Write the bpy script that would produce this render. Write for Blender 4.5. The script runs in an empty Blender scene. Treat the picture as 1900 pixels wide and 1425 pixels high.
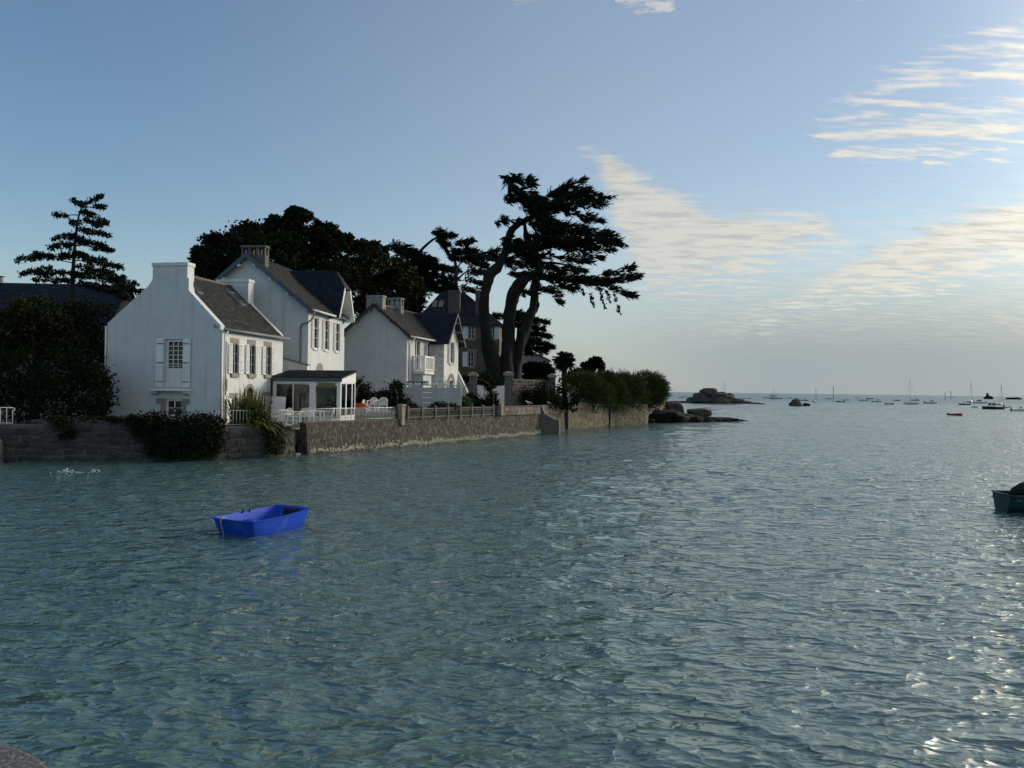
import bpy, bmesh, math, random
import numpy as np
from mathutils import Vector, Matrix, noise as mnoise

random.seed(7)
RNG = np.random.default_rng(11)
R = math.radians
S = bpy.context.scene
COL = S.collection

# ------------------------------------------------------------------ camera
FPX, CAMH = 1427.0, 3.8                      # focal length in photo pixels (1900 wide), eye height above the water
PITCH, ROLL = math.atan(10.8 / FPX), math.atan(0.0127)
cam_d = bpy.data.cameras.new('camera')
cam = bpy.data.objects.new('camera', cam_d)
COL.objects.link(cam)
cam_d.sensor_width = 36.0
cam_d.lens = FPX / 1900 * 36
cam_d.clip_start, cam_d.clip_end = 0.1, 30000
CAMR = Matrix.Rotation(math.pi / 2 + PITCH, 3, 'X') @ Matrix.Rotation(ROLL, 3, 'Z')
cam.matrix_world = Matrix.Translation((0, 0, CAMH)) @ CAMR.to_4x4()
S.camera = cam

# ------------------------------------------------------------------ sun, sky, exposure
SUN_AZ, SUN_EL = R(65), R(18)                # azimuth clockwise from +Y
sd = bpy.data.lights.new('sun', 'SUN')
sd.energy, sd.angle, sd.color = 1.35, R(9.0), (1.0, 0.90, 0.76)
sun = bpy.data.objects.new('sun', sd)
COL.objects.link(sun)
SUNV = Vector((math.sin(SUN_AZ) * math.cos(SUN_EL), math.cos(SUN_AZ) * math.cos(SUN_EL), math.sin(SUN_EL)))
sun.rotation_euler = SUNV.to_track_quat('Z', 'Y').to_euler()
S.view_settings.view_transform = 'Standard'
S.view_settings.look = 'None'
S.view_settings.exposure = 0.0
S.view_settings.gamma = 1.0
S.view_settings.use_curve_mapping = False
SKY_STRENGTH = 0.135
S.cycles.max_bounces, S.cycles.diffuse_bounces, S.cycles.glossy_bounces = 5, 2, 3
S.cycles.transmission_bounces, S.cycles.transparent_max_bounces = 4, 8
S.cycles.caustics_reflective = S.cycles.caustics_refractive = False
S.cycles.sample_clamp_indirect = 4.0

W = bpy.data.worlds.new('World')
S.world = W
W.use_nodes = True
W.cycles.sampling_method = 'MANUAL'
W.cycles.sample_map_resolution = 512
wt = W.node_tree
wt.nodes.clear()


def N(t, kind, **kw):
    n = t.nodes.new(kind)
    for k, v in kw.items():
        setattr(n, k, v)
    return n


def mth(t, op, a, b=None, c=None, clamp=False):
    n = N(t, 'ShaderNodeMath', operation=op)
    n.use_clamp = clamp
    for i, s in enumerate((a, b, c)):
        if s is None:
            continue
        if hasattr(s, 'links'):
            t.links.new(s, n.inputs[i])
        else:
            n.inputs[i].default_value = s
    return n.outputs[0]


def mixc(t, f, a, b):
    n = N(t, 'ShaderNodeMix', data_type='RGBA')
    for sock, s in ((n.inputs['Factor'], f), (n.inputs['A'], a), (n.inputs['B'], b)):
        cands = [sock]
        if sock.name in ('A', 'B'):
            cands = [i for i in n.inputs if i.name == sock.name and i.type == 'RGBA']
        if hasattr(s, 'links'):
            t.links.new(s, cands[0])
        else:
            cands[0].default_value = s if not isinstance(s, tuple) else (*s[:3], 1)
    return [o for o in n.outputs if o.type == 'RGBA'][0]


def sstep(t, x, lo, hi):
    n = N(t, 'ShaderNodeMapRange', interpolation_type='SMOOTHSTEP')
    t.links.new(x, n.inputs[0])
    n.inputs[1].default_value, n.inputs[2].default_value = lo, hi
    return n.outputs[0]


def build_sky():
    t = wt
    L = t.links
    sky = N(t, 'ShaderNodeTexSky', sky_type='NISHITA', sun_disc=False)
    sky.sun_elevation, sky.sun_rotation = SUN_EL, SUN_AZ
    sky.altitude, sky.air_density, sky.dust_density, sky.ozone_density = 0, 1.15, 0.35, 3.0
    tc = N(t, 'ShaderNodeTexCoord')
    sep = N(t, 'ShaderNodeSeparateXYZ')
    L.new(tc.outputs['Generated'], sep.inputs[0])
    x, y, z = sep.outputs
    az = mth(t, 'MULTIPLY', mth(t, 'ARCTAN2', x, y), 57.2958)
    el = mth(t, 'MULTIPLY', mth(t, 'ARCSINE', z), 57.2958)
    # the cloud layer is a flat deck: project the direction onto it
    zz = mth(t, 'ADD', mth(t, 'MAXIMUM', z, 0.0), 0.10)
    deck = N(t, 'ShaderNodeCombineXYZ')
    L.new(mth(t, 'DIVIDE', x, zz), deck.inputs[0])
    L.new(mth(t, 'DIVIDE', y, zz), deck.inputs[1])

    def tex(rot, sx, sy, detail, rough, off=0.0, dist=0.0):
        mp = N(t, 'ShaderNodeMapping')
        mp.inputs['Rotation'].default_value = (0, 0, rot)
        mp.inputs['Scale'].default_value = (sx, sy, 1)
        mp.inputs['Location'].default_value = (off, off * 0.7, 0)
        L.new(deck.outputs[0], mp.inputs[0])
        n = N(t, 'ShaderNodeTexNoise')
        n.inputs['Scale'].default_value = 1.0
        n.inputs['Detail'].default_value = detail
        n.inputs['Roughness'].default_value = rough
        n.inputs['Distortion'].default_value = dist
        L.new(mp.outputs[0], n.inputs['Vector'])
        return n.outputs['Fac']

    n_big = tex(R(20), 1.1, 2.2, 2, 0.6, 3.1)
    n_rip = tex(R(42), 3.8, 17.0, 2.5, 0.6, 1.7)
    n_puf = tex(R(34), 6.5, 13.0, 5, 0.70, 7.7)
    azn = mth(t, 'MULTIPLY', mth(t, 'ADD', az, 20.0), 0.01)
    # torn edges: the cloud outlines are shifted by the broken texture
    eln = mth(t, 'ADD', mth(t, 'MULTIPLY', el, 1 / 40.0), mth(t, 'ADD', mth(t, 'MULTIPLY', mth(t, 'SUBTRACT', n_puf, 0.5), 0.13), mth(t, 'MULTIPLY', mth(t, 'SUBTRACT', n_big, 0.5), 0.07)))

    def edge(pts):
        """elevation of a cloud edge along the azimuth (degrees)"""
        fc = N(t, 'ShaderNodeFloatCurve')
        cv = fc.mapping.curves[0]
        pts = [((p[0] + 20) / 100, p[1] / 40) for p in pts]
        pts = [(0.0, pts[0][1])] + [p for p in pts if 0 < p[0] < 1] + [(1.0, pts[-1][1])]
        while len(cv.points) < len(pts):
            cv.points.new(0.5, 0.5)
        for cp, p in zip(cv.points, pts):
            cp.location = p
            cp.handle_type = 'AUTO_CLAMPED'
        fc.mapping.use_clip = False
        fc.mapping.update()
        t.links.new(azn, fc.inputs['Value'])
        return fc.outputs[0]

    def between(bot, top, soft, slo=None):
        lo = mth(t, 'MULTIPLY', mth(t, 'SUBTRACT', eln, edge(bot)), 40 / (slo or soft), clamp=True)
        hi = mth(t, 'MULTIPLY', mth(t, 'SUBTRACT', edge(top), eln), 40 / soft, clamp=True)
        return mth(t, 'MULTIPLY', lo, hi)

    # thick lit bank over the headland with its plume, the long band rising to the right, ripples above, wisps at the top
    bank = between([(3.6, 18.5), (4.6, 16.6), (5.8, 15.0), (7, 11.6), (9, 7.0), (10, 5.6), (17.4, 6.4), (21, 7.6), (24.4, 9.0), (27, 11)],
                   [(3.6, 18.0), (4.4, 18.6), (6.2, 17.6), (9, 15.8), (11, 15.0), (14.8, 13.6), (20.9, 13.2), (23.4, 12.0), (25.5, 10.6), (27, 9.5)], 1.6, 4.5)
    band = between([(10, 4.6), (15.6, 3.4), (21, 4.4), (24.4, 4.9), (29.2, 5.6), (33.6, 6.6), (45, 8), (80, 10)],
                   [(10, 4.6), (15.6, 6.4), (21, 8.4), (25, 10.2), (27.7, 11.4), (33.6, 12.8), (45, 16), (80, 24)], 1.6, 3.6)
    ripl = between([(18, 20), (20.5, 17.6), (24, 13.6), (34, 13.2), (60, 15), (80, 15)], [(18, 19), (21, 20.4), (26, 23.0), (34, 24.6), (60, 32), (80, 34)], 2.4)
    wisp = between([(-1.5, 30), (0, 26), (2, 26), (3, 30), (6.5, 30), (7.5, 25.2), (11, 25.0), (13, 30), (23, 30), (24, 23.8), (26.3, 23.8), (28, 30), (80, 30)], [(0, 29.2), (80, 29.2)], 2.0)
    tx = mth(t, 'ADD', mth(t, 'MULTIPLY', n_puf, 0.62), mth(t, 'MULTIPLY', n_rip, 0.38))
    d_bank = sstep(t, mth(t, 'ADD', mth(t, 'MULTIPLY', bank, 0.50), tx), 0.54, 0.94)
    d_band = sstep(t, mth(t, 'ADD', mth(t, 'MULTIPLY', band, 0.50), tx), 0.56, 0.96)
    d_rip = sstep(t, mth(t, 'ADD', mth(t, 'MULTIPLY', ripl, 0.30), mth(t, 'ADD', mth(t, 'MULTIPLY', n_rip, 0.7), mth(t, 'MULTIPLY', n_puf, 0.3))), 0.72, 0.92)
    d_rip = mth(t, 'MULTIPLY', d_rip, sstep(t, ripl, 0.0, 0.25))
    d_bank = mth(t, 'MULTIPLY', d_bank, sstep(t, bank, 0.0, 0.2))
    d_band = mth(t, 'MULTIPLY', d_band, sstep(t, band, 0.0, 0.2))
    d_wsp = mth(t, 'MULTIPLY', sstep(t, mth(t, 'ADD', mth(t, 'MULTIPLY', wisp, 0.50), n_puf), 0.78, 1.15), mth(t, 'MULTIPLY', sstep(t, wisp, 0.0, 0.2), 0.85))
    # broken cloud overhead, out of view, thickened sunward to brighten the water's reflections
    rest = mth(t, 'MULTIPLY', mth(t, 'MULTIPLY', sstep(t, tx, 0.44, 0.66), sstep(t, el, 28, 40)), mth(t, 'ADD', 0.12, mth(t, 'MULTIPLY', sstep(t, az, -45, 15), 0.85)))
    thin = mth(t, 'MULTIPLY', mth(t, 'MULTIPLY', sstep(t, tx, 0.36, 0.68), sstep(t, az, 0, 14)), mth(t, 'MULTIPLY', mth(t, 'MULTIPLY', sstep(t, el, 16, 9), sstep(t, el, 1.5, 6)), 0.40))
    rest = mth(t, 'MAXIMUM', rest, thin)
    lit = mth(t, 'MAXIMUM', mth(t, 'MAXIMUM', d_bank, d_band), mth(t, 'MAXIMUM', d_rip, mth(t, 'MAXIMUM', d_wsp, rest)))
    # thin high haze, and a grey veil low over the sea, both thicker towards the sun
    high = mth(t, 'ADD', mth(t, 'MULTIPLY', mth(t, 'MULTIPLY', sstep(t, az, -36, 12), sstep(t, el, 80, 8)), 0.25), mth(t, 'MULTIPLY', sstep(t, el, 14, 0), 0.10))
    veil = mth(t, 'MULTIPLY', sstep(t, el, 11.0, 2.5), sstep(t, az, -14, 20))
    veil = mth(t, 'MULTIPLY', veil, 0.97)
    lowv = mth(t, 'MULTIPLY', mth(t, 'MULTIPLY', sstep(t, el, 9.0, 0.0), sstep(t, az, -55, -20)), 0.85)
    veil = mth(t, 'MAXIMUM', veil, lowv)
    # colours: cloud lit from behind brightens towards the sun
    sdot = N(t, 'ShaderNodeVectorMath', operation='DOT_PRODUCT')
    L.new(tc.outputs['Generated'], sdot.inputs[0])
    sdot.inputs[1].default_value = SUNV
    dd = mth(t, 'MAXIMUM', sdot.outputs['Value'], 0.0)
    toward = mth(t, 'POWER', dd, 6.0)
    glow = mth(t, 'POWER', dd, 28.0)  # extra glow added round the sun, beyond the view, to brighten the water
    c_lit = mixc(t, toward, (0.66, 0.65, 0.60), (1.35, 1.24, 0.98))
    c_lit = mixc(t, mth(t, 'MULTIPLY', sstep(t, tx, 0.56, 0.36), 0.7), c_lit, (0.42, 0.43, 0.43))
    c_veil = mixc(t, toward, (0.34, 0.395, 0.42), (0.42, 0.435, 0.425))
    mul = N(t, 'ShaderNodeVectorMath', operation='SCALE')
    L.new(sky.outputs[0], mul.inputs[0])
    mul.inputs['Scale'].default_value = SKY_STRENGTH
    c = mixc(t, high, mul.outputs[0], (0.68, 0.66, 0.58))
    c = mixc(t, veil, c, c_veil)
    c = mixc(t, mth(t, 'MULTIPLY', lit, 0.90), c, c_lit)
    gl = N(t, 'ShaderNodeVectorMath', operation='SCALE')
    gl.inputs[0].default_value = (1.0, 0.90, 0.70)
    L.new(mth(t, 'MULTIPLY', glow, 8.0), gl.inputs['Scale'])
    ad = N(t, 'ShaderNodeVectorMath', operation='ADD')
    L.new(c, ad.inputs[0])
    L.new(gl.outputs[0], ad.inputs[1])
    c = ad.outputs[0]
    bg = N(t, 'ShaderNodeBackground')
    L.new(c, bg.inputs[0])
    bg.inputs[1].default_value = 1.0
    out = N(t, 'ShaderNodeOutputWorld')
    L.new(bg.outputs[0], out.inputs[0])


build_sky()

# ------------------------------------------------------------------ helpers


def P(u, v, D):
    """world point seen at photo pixel (u, v), D metres ahead"""
    r = CAMR @ Vector(((u - 950) / FPX, (712.5 - v) / FPX, -1))
    return Vector((0, 0, CAMH)) + r * (D / r.y)


def PZ(u, v, z=0.0):
    """world point at height z seen at photo pixel (u, v)"""
    r = CAMR @ Vector(((u - 950) / FPX, (712.5 - v) / FPX, -1))
    return Vector((0, 0, CAMH)) + r * ((z - CAMH) / r.z)


MATS = {}


def mat(name, col, rough=0.7, var=0.15, scale=3.0, bump=0.0, bscale=20.0, metal=0.0, spec=0.4, col2=None, thr=(0.45, 0.65),
        vcol=False, inst=0.0, detail=5.0, stretch=None, streak=None, alpha_tr=None, bdist=0.02):
    if name in MATS:
        return MATS[name]
    m = bpy.data.materials.new(name)
    m.use_nodes = True
    t = m.node_tree
    b = t.nodes['Principled BSDF']
    L = t.links
    tc = N(t, 'ShaderNodeTexCoord')
    vec = tc.outputs['Object']
    if stretch:
        mp = N(t, 'ShaderNodeMapping')
        mp.inputs['Scale'].default_value = stretch
        L.new(vec, mp.inputs[0])
        vec = mp.outputs[0]
    nz = N(t, 'ShaderNodeTexNoise')
    nz.inputs['Scale'].default_value = scale
    nz.inputs['Detail'].default_value = detail
    nz.inputs['Roughness'].default_value = 0.65
    L.new(vec, nz.inputs['Vector'])
    f = nz.outputs['Fac']
    c = (*col, 1)
    if col2:
        cur = mixc(t, sstep(t, f, *thr), col, col2)
    else:
        lo = tuple(max(0, k * (1 - var)) for k in col)
        hi = tuple(k * (1 + var) for k in col)
        cur = mixc(t, sstep(t, f, 0.3, 0.7), lo, hi)
    if streak:                                  # rain streaks: stretched vertical stains, (colour, amount)
        mp2 = N(t, 'ShaderNodeMapping')
        mp2.inputs['Scale'].default_value = (3.2, 3.2, 0.22)
        L.new(tc.outputs['Object'], mp2.inputs[0])
        n2 = N(t, 'ShaderNodeTexNoise')
        n2.inputs['Scale'].default_value = 1.0
        n2.inputs['Detail'].default_value = 6
        L.new(mp2.outputs[0], n2.inputs['Vector'])
        cur = mixc(t, mth(t, 'MULTIPLY', sstep(t, n2.outputs['Fac'], 0.52, 0.78), streak[1]), cur, streak[0])
    if vcol:
        at = N(t, 'ShaderNodeAttribute', attribute_name='tone')
        mm = N(t, 'ShaderNodeVectorMath', operation='MULTIPLY')
        L.new(cur, mm.inputs[0])
        L.new(at.outputs['Color'], mm.inputs[1])
        cur = mm.outputs[0]
    if inst:
        oi = N(t, 'ShaderNodeObjectInfo')
        k = mth(t, 'ADD', 1 - inst, mth(t, 'MULTIPLY', oi.outputs['Random'], 2 * inst))
        mm = N(t, 'ShaderNodeVectorMath', operation='SCALE')
        L.new(cur, mm.inputs[0])
        L.new(k, mm.inputs['Scale'])
        cur = mm.outputs[0]
    L.new(cur, b.inputs['Base Color'])
    b.inputs['Roughness'].default_value = rough
    b.inputs['Metallic'].default_value = metal
    b.inputs['Specular IOR Level'].default_value = spec
    if bump:
        nb = N(t, 'ShaderNodeTexNoise')
        nb.inputs['Scale'].default_value = bscale
        nb.inputs['Detail'].default_value = 6
        nb.inputs['Roughness'].default_value = 0.7
        L.new(vec, nb.inputs['Vector'])
        bp = N(t, 'ShaderNodeBump')
        bp.inputs['Strength'].default_value = bump
        bp.inputs['Distance'].default_value = bdist
        L.new(nb.outputs['Fac'], bp.inputs['Height'])
        L.new(bp.outputs[0], b.inputs['Normal'])
    MATS[name] = m
    return m


def glass_mat(name, rough=0.02):
    m = bpy.data.materials.new(name)
    m.use_nodes = True
    t = m.node_tree
    t.nodes.clear()
    o = N(t, 'ShaderNodeOutputMaterial')
    tr = N(t, 'ShaderNodeBsdfTransparent')
    tr.inputs[0].default_value = (0.80, 0.84, 0.84, 1)
    gl = N(t, 'ShaderNodeBsdfGlossy')
    gl.inputs['Roughness'].default_value = rough
    fr = N(t, 'ShaderNodeFresnel')
    fr.inputs[0].default_value = 1.5
    mx = N(t, 'ShaderNodeMixShader')
    t.links.new(fr.outputs[0], mx.inputs[0])
    t.links.new(tr.outputs[0], mx.inputs[1])
    t.links.new(gl.outputs[0], mx.inputs[2])
    t.links.new(mx.outputs[0], o.inputs[0])
    return m


M = dict(
    white=mat('white_render', (0.585, 0.61, 0.625), 0.85, 0.06, 1.2, 0.25, 26, streak=((0.37, 0.37, 0.345), 0.50)),
    white2=mat('old_white_render', (0.66, 0.67, 0.66), 0.9, 0.10, 0.9, 0.3, 22, streak=((0.36, 0.36, 0.34), 0.55)),
    grey_render=mat('grey_white_render', (0.50, 0.52, 0.53), 0.9, 0.10, 0.7, 0.3, 22, streak=((0.38, 0.39, 0.39), 0.45)),
    wpaint=mat('white_paint', (0.78, 0.78, 0.77), 0.45, 0.05, 5),
    wmetal=mat('white_metal_paint', (0.62, 0.63, 0.61), 0.45, 0.12, 8),
    plastic=mat('white_plastic', (0.80, 0.80, 0.78), 0.35, 0.03, 5),
    granite=mat('granite', (0.26, 0.235, 0.19), 0.9, 0.25, 9, 0.4, 40),
    granite_d=mat('dark_granite', (0.12, 0.115, 0.105), 0.9, 0.3, 5, 0.5, 30),
    slate=mat('grey_slate', (0.042, 0.040, 0.037), 0.65, 0.35, 2.0, vcol=True, spec=0.3),
    slate_n=mat('navy_slate', (0.014, 0.017, 0.030), 0.55, 0.3, 2.0, vcol=True, spec=0.3),
    slate_d=mat('dark_slate', (0.035, 0.036, 0.042), 0.6, 0.3, 2.0, vcol=True, spec=0.3),
    ridge=mat('ridge_mortar', (0.15, 0.135, 0.11), 0.9, 0.3, 6, 0.4, 30),
    lead=mat('grey_zinc', (0.20, 0.21, 0.22), 0.5, 0.15, 4),
    bluepaint=mat('blue_grey_board_paint', (0.055, 0.085, 0.125), 0.55, 0.15, 4),
    pane=mat('window_glass', (0.012, 0.015, 0.017), 0.10, 0.2, 2, spec=0.22),
    dark=mat('dark_interior', (0.02, 0.02, 0.02), 0.9, 0.2, 3),
    iron=mat('black_iron', (0.02, 0.02, 0.025), 0.6, 0.2, 8),
    brown_stone=mat('brown_stone_render', (0.130, 0.112, 0.085), 0.95, 0.25, 0.8, 0.4, 12, streak=((0.08, 0.07, 0.055), 0.5)),
    chim=mat('grey_chimney_render', (0.24, 0.25, 0.24), 0.9, 0.2, 3, 0.3, 25),
    wood_int=mat('brown_wood', (0.13, 0.075, 0.04), 0.6, 0.3, 4),
    orange=mat('orange_plastic', (0.75, 0.10, 0.015), 0.6, 0.1, 4),
    bark=mat('cypress_bark', (0.014, 0.0125, 0.0115), 0.95, 0.5, 1.6, 1.0, 7, stretch=(3.0, 3.0, 0.35), bdist=0.12),
    bark2=mat('dark_bark', (0.022, 0.019, 0.017), 0.95, 0.3, 3, 0.8, 9, bdist=0.05),
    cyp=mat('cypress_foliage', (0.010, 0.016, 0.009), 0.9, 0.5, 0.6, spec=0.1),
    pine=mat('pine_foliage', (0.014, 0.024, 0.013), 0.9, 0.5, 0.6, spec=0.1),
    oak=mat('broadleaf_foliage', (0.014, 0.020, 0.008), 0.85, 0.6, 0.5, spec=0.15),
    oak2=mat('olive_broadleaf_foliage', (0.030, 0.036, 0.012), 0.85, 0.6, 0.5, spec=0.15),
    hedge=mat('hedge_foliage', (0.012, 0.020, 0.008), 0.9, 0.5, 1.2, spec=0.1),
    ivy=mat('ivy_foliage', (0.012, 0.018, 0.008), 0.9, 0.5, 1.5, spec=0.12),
    yell=mat('yellowing_foliage', (0.024, 0.030, 0.012), 0.85, 0.4, 0.9, spec=0.12, col2=(0.085, 0.075, 0.016), thr=(0.50, 0.75)),
    tam=mat('tamarisk_foliage', (0.050, 0.074, 0.020), 0.9, 0.4, 0.8, spec=0.12),
    shrub=mat('bright_shrub_foliage', (0.06, 0.10, 0.02), 0.8, 0.4, 1.5, spec=0.2),
    phor=mat('flax_leaf', (0.115, 0.115, 0.028), 0.6, 0.5, 1.6, spec=0.3),
    render_wall=mat('rough_sea_wall_render', (0.058, 0.053, 0.044), 0.95, 0.45, 6.0, 1.0, 9, col2=(0.175, 0.160, 0.135), thr=(0.46, 0.66), bdist=0.12, stretch=(1, 1, 0.6)),
    block=mat('granite_blocks', (0.150, 0.130, 0.098), 0.95, 0.25, 2.0, 0.5, 18, vcol=True),
    parapet=mat('grey_brown_parapet', (0.155, 0.143, 0.122), 0.95, 0.25, 2.0, 0.5, 18, vcol=True),
    dstone=mat('dark_sea_wall_stone', (0.058, 0.057, 0.058), 0.9, 0.45, 2.5, 0.7, 12, inst=0.30, bdist=0.04),
    mortar=mat('old_mortar', (0.085, 0.082, 0.078), 0.95, 0.4, 3, 0.6, 14),
    conc=mat('weathered_concrete', (0.115, 0.108, 0.096), 0.95, 0.3, 4, 0.4, 20),
    rock=mat('pink_grey_granite_rock', (0.075, 0.068, 0.060), 0.95, 0.4, 0.35, 0.8, 1.6, bdist=0.3),
    wetrock=mat('wet_black_rock', (0.014, 0.014, 0.013), 0.85, 0.5, 1.5, 0.8, 5, bdist=0.1, spec=0.15),
    ground=mat('garden_soil_and_paving', (0.10, 0.095, 0.08), 0.95, 0.3, 0.8, 0.4, 8),
    quay=mat('speckled_quay_granite', (0.10, 0.10, 0.10), 0.9, 0.5, 55, 0.8, 60, col2=(0.30, 0.29, 0.285), thr=(0.48, 0.66)),
    blue=mat('blue_dinghy_plastic', (0.006, 0.055, 0.46), 0.55, 0.12, 2.5, 0.15, 30, spec=0.22, col2=(0.035, 0.10, 0.48), thr=(0.5, 0.8)),
    blackpl=mat('black_plastic', (0.010, 0.010, 0.012), 0.8, 0.2, 6),
    rope=mat('rope', (0.30, 0.29, 0.24), 0.9, 0.2, 30),
    green=mat('dark_green_boat_paint', (0.006, 0.050, 0.045), 0.45, 0.25, 4),
    hullw=mat('white_boat_hull', (0.74, 0.75, 0.75), 0.4, 0.08, 2),
    hulln=mat('navy_boat_hull', (0.02, 0.03, 0.06), 0.4, 0.2, 2),
    hullg=mat('grey_boat_hull', (0.25, 0.26, 0.27), 0.5, 0.15, 2),
    hullgn=mat('green_boat_hull', (0.10, 0.16, 0.10), 0.5, 0.2, 2),
    hullr=mat('red_boat_hull', (0.33, 0.015, 0.03), 0.45, 0.15, 2),
    mast=mat('aluminium_mast', (0.25, 0.26, 0.27), 0.5, 0.1, 2),
    pole=mat('beacon_pole', (0.06, 0.055, 0.06), 0.7, 0.2, 2),
    gull=mat('gull_plumage', (0.75, 0.75, 0.74), 0.8, 0.05, 9),
    skin=mat('skin', (0.36, 0.22, 0.15), 0.6, 0.05, 9),
    cloth=mat('dark_clothing', (0.025, 0.025, 0.032), 0.9, 0.2, 9),
    hair=mat('dark_hair', (0.02, 0.015, 0.012), 0.7, 0.2, 9),
    iw=mat('veranda_inner_wall', (0.30, 0.30, 0.28), 0.9, 0.12, 2),
    barrel=mat('green_grey_barrel_plastic', (0.035, 0.05, 0.05), 0.5, 0.15, 4),
    glass=glass_mat('clear_glass'),
    foam=mat('foam', (0.75, 0.77, 0.77), 0.9, 0.05, 20),
)
GZ = 1.68                                      # garden level above the water


def link(o, parent=None):
    COL.objects.link(o)
    if parent:
        o.parent = parent
    return o


def tag(o, label, cat, group=None):
    o['label'], o['category'] = label, cat
    if group:
        o['group'] = group
    return o


def thing(name, label, cat, loc=(0, 0, 0), rz=0.0, group=None):
    o = bpy.data.objects.new(name, None)
    o.empty_display_size = 0.3
    link(o)
    o.location, o.rotation_euler = loc, (0, 0, rz)
    return tag(o, label, cat, group)


class MB:
    """collects shapes and links them as one mesh object"""

    def __init__(s):
        s.v, s.f, s.tone = [], [], []

    def add(s, vs, fs):
        k = len(s.v)
        s.v += [tuple(p) for p in vs]
        s.f += [tuple(i + k for i in f) for f in fs]
        return s

    def hexa(s, p):
        return s.add(p, [(0, 3, 2, 1), (4, 5, 6, 7), (0, 1, 5, 4), (1, 2, 6, 5), (2, 3, 7, 6), (3, 0, 4, 7)])

    def box(s, x0, x1, y0, y1, z0, z1):
        return s.hexa([(x0, y0, z0), (x1, y0, z0), (x1, y1, z0), (x0, y1, z0), (x0, y0, z1), (x1, y0, z1), (x1, y1, z1), (x0, y1, z1)])

    def obox(s, O, U, Nn, u0, u1, n0, n1, z0, z1):
        O, U, Nn = Vector(O), Vector(U), Vector(Nn)
        q = []
        for z in (z0, z1):
            for a, b in ((u0, n0), (u1, n0), (u1, n1), (u0, n1)):
                p = O + U * a + Nn * b
                q.append((p.x, p.y, p.z + z))
        return s.hexa(q)

    def prism(s, poly, vec):
        n = len(poly)
        vec = Vector(vec)
        vs = [Vector(p) for p in poly] + [Vector(p) + vec for p in poly]
        fs = [tuple(range(n)), tuple(reversed(range(n, 2 * n)))]
        fs += [(i, n + i, n + (i + 1) % n, (i + 1) % n) for i in range(n)]
        return s.add(vs, fs)

    def tube(s, pts, rad, n=8, cap=True):
        pts = [Vector(p) for p in pts]
        if not hasattr(rad, '__len__'):
            rad = [rad] * len(pts)
        vs, fs = [], []
        up = Vector((0, 0, 1))
        x = None
        for i, p in enumerate(pts):
            d = (pts[min(i + 1, len(pts) - 1)] - pts[max(i - 1, 0)]).normalized()
            if x is None:
                x = d.cross(up if abs(d.z) < 0.9 else Vector((1, 0, 0))).normalized()
            else:
                x = (x - d * x.dot(d)).normalized()
            y = d.cross(x)
            for k in range(n):
                a = 2 * math.pi * k / n
                vs.append(p + (x * math.cos(a) + y * math.sin(a)) * rad[i])
        for i in range(len(pts) - 1):
            for k in range(n):
                a, b = i * n + k, i * n + (k + 1) % n
                fs.append((a, b, b + n, a + n))
        if cap:
            fs.append(tuple(reversed(range(n))))
            fs.append(tuple(range((len(pts) - 1) * n, len(pts) * n)))
        return s.add(vs, fs)

    def lathe(s, prof, c=(0, 0, 0), n=12):
        vs, fs = [], []
        for r, z in prof:
            for k in range(n):
                a = 2 * math.pi * k / n
                vs.append((c[0] + r * math.cos(a), c[1] + r * math.sin(a), c[2] + z))
        for i in range(len(prof) - 1):
            for k in range(n):
                a, b = i * n + k, i * n + (k + 1) % n
                fs.append((a, b, b + n, a + n))
        fs.append(tuple(reversed(range(n))))
        fs.append(tuple(range((len(prof) - 1) * n, len(prof) * n)))
        return s.add(vs, fs)

    def build(s, name, m, parent=None, smooth=False, bevel=0.0, dz=0.0):
        me = bpy.data.meshes.new(name)
        v = [(a, b, c + dz) for a, b, c in s.v] if dz else s.v
        me.from_pydata(v, [], s.f)
        if s.tone:
            at = me.color_attributes.new('tone', 'FLOAT_COLOR', 'CORNER')
            arr = []
            for poly, tn in zip(s.f, s.tone):
                arr += [tn[0], tn[1], tn[2], 1.0] * len(poly)
            at.data.foreach_set('color', arr)
        me.materials.append(M[m] if isinstance(m, str) else m)
        if smooth:
            me.polygons.foreach_set('use_smooth', [True] * len(me.polygons))
        o = bpy.data.objects.new(name, me)
        link(o, parent)
        if bevel:
            bv = o.modifiers.new('bevel', 'BEVEL')
            bv.width, bv.segments, bv.limit_method = bevel, 2, 'ANGLE'
        return o


def mesh_np(name, V, F, m, parent=None, smooth=False):
    """quads or tris from numpy arrays"""
    me = bpy.data.meshes.new(name)
    k = F.shape[1]
    me.vertices.add(len(V))
    me.vertices.foreach_set('co', np.ascontiguousarray(V, dtype=np.float32).ravel())
    me.loops.add(F.size)
    me.loops.foreach_set('vertex_index', np.ascontiguousarray(F, dtype=np.int32).ravel())
    me.polygons.add(len(F))
    me.polygons.foreach_set('loop_start', np.arange(0, F.size, k, dtype=np.int32))
    me.polygons.foreach_set('loop_total', np.full(len(F), k, dtype=np.int32))
    if smooth:
        me.polygons.foreach_set('use_smooth', np.ones(len(F), dtype=bool))
    me.update(calc_edges=True)
    me.validate()
    me.materials.append(M[m] if isinstance(m, str) else m)
    o = bpy.data.objects.new(name, me)
    return link(o, parent)


def copy_obj(o, parent=None):
    c = o.copy()
    COL.objects.link(c)
    c.parent = parent
    return c


def copy_tree(o, parent=None):
    c = copy_obj(o, parent)
    for ch in list(o.children):
        copy_tree(ch, c)
    return c

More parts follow.
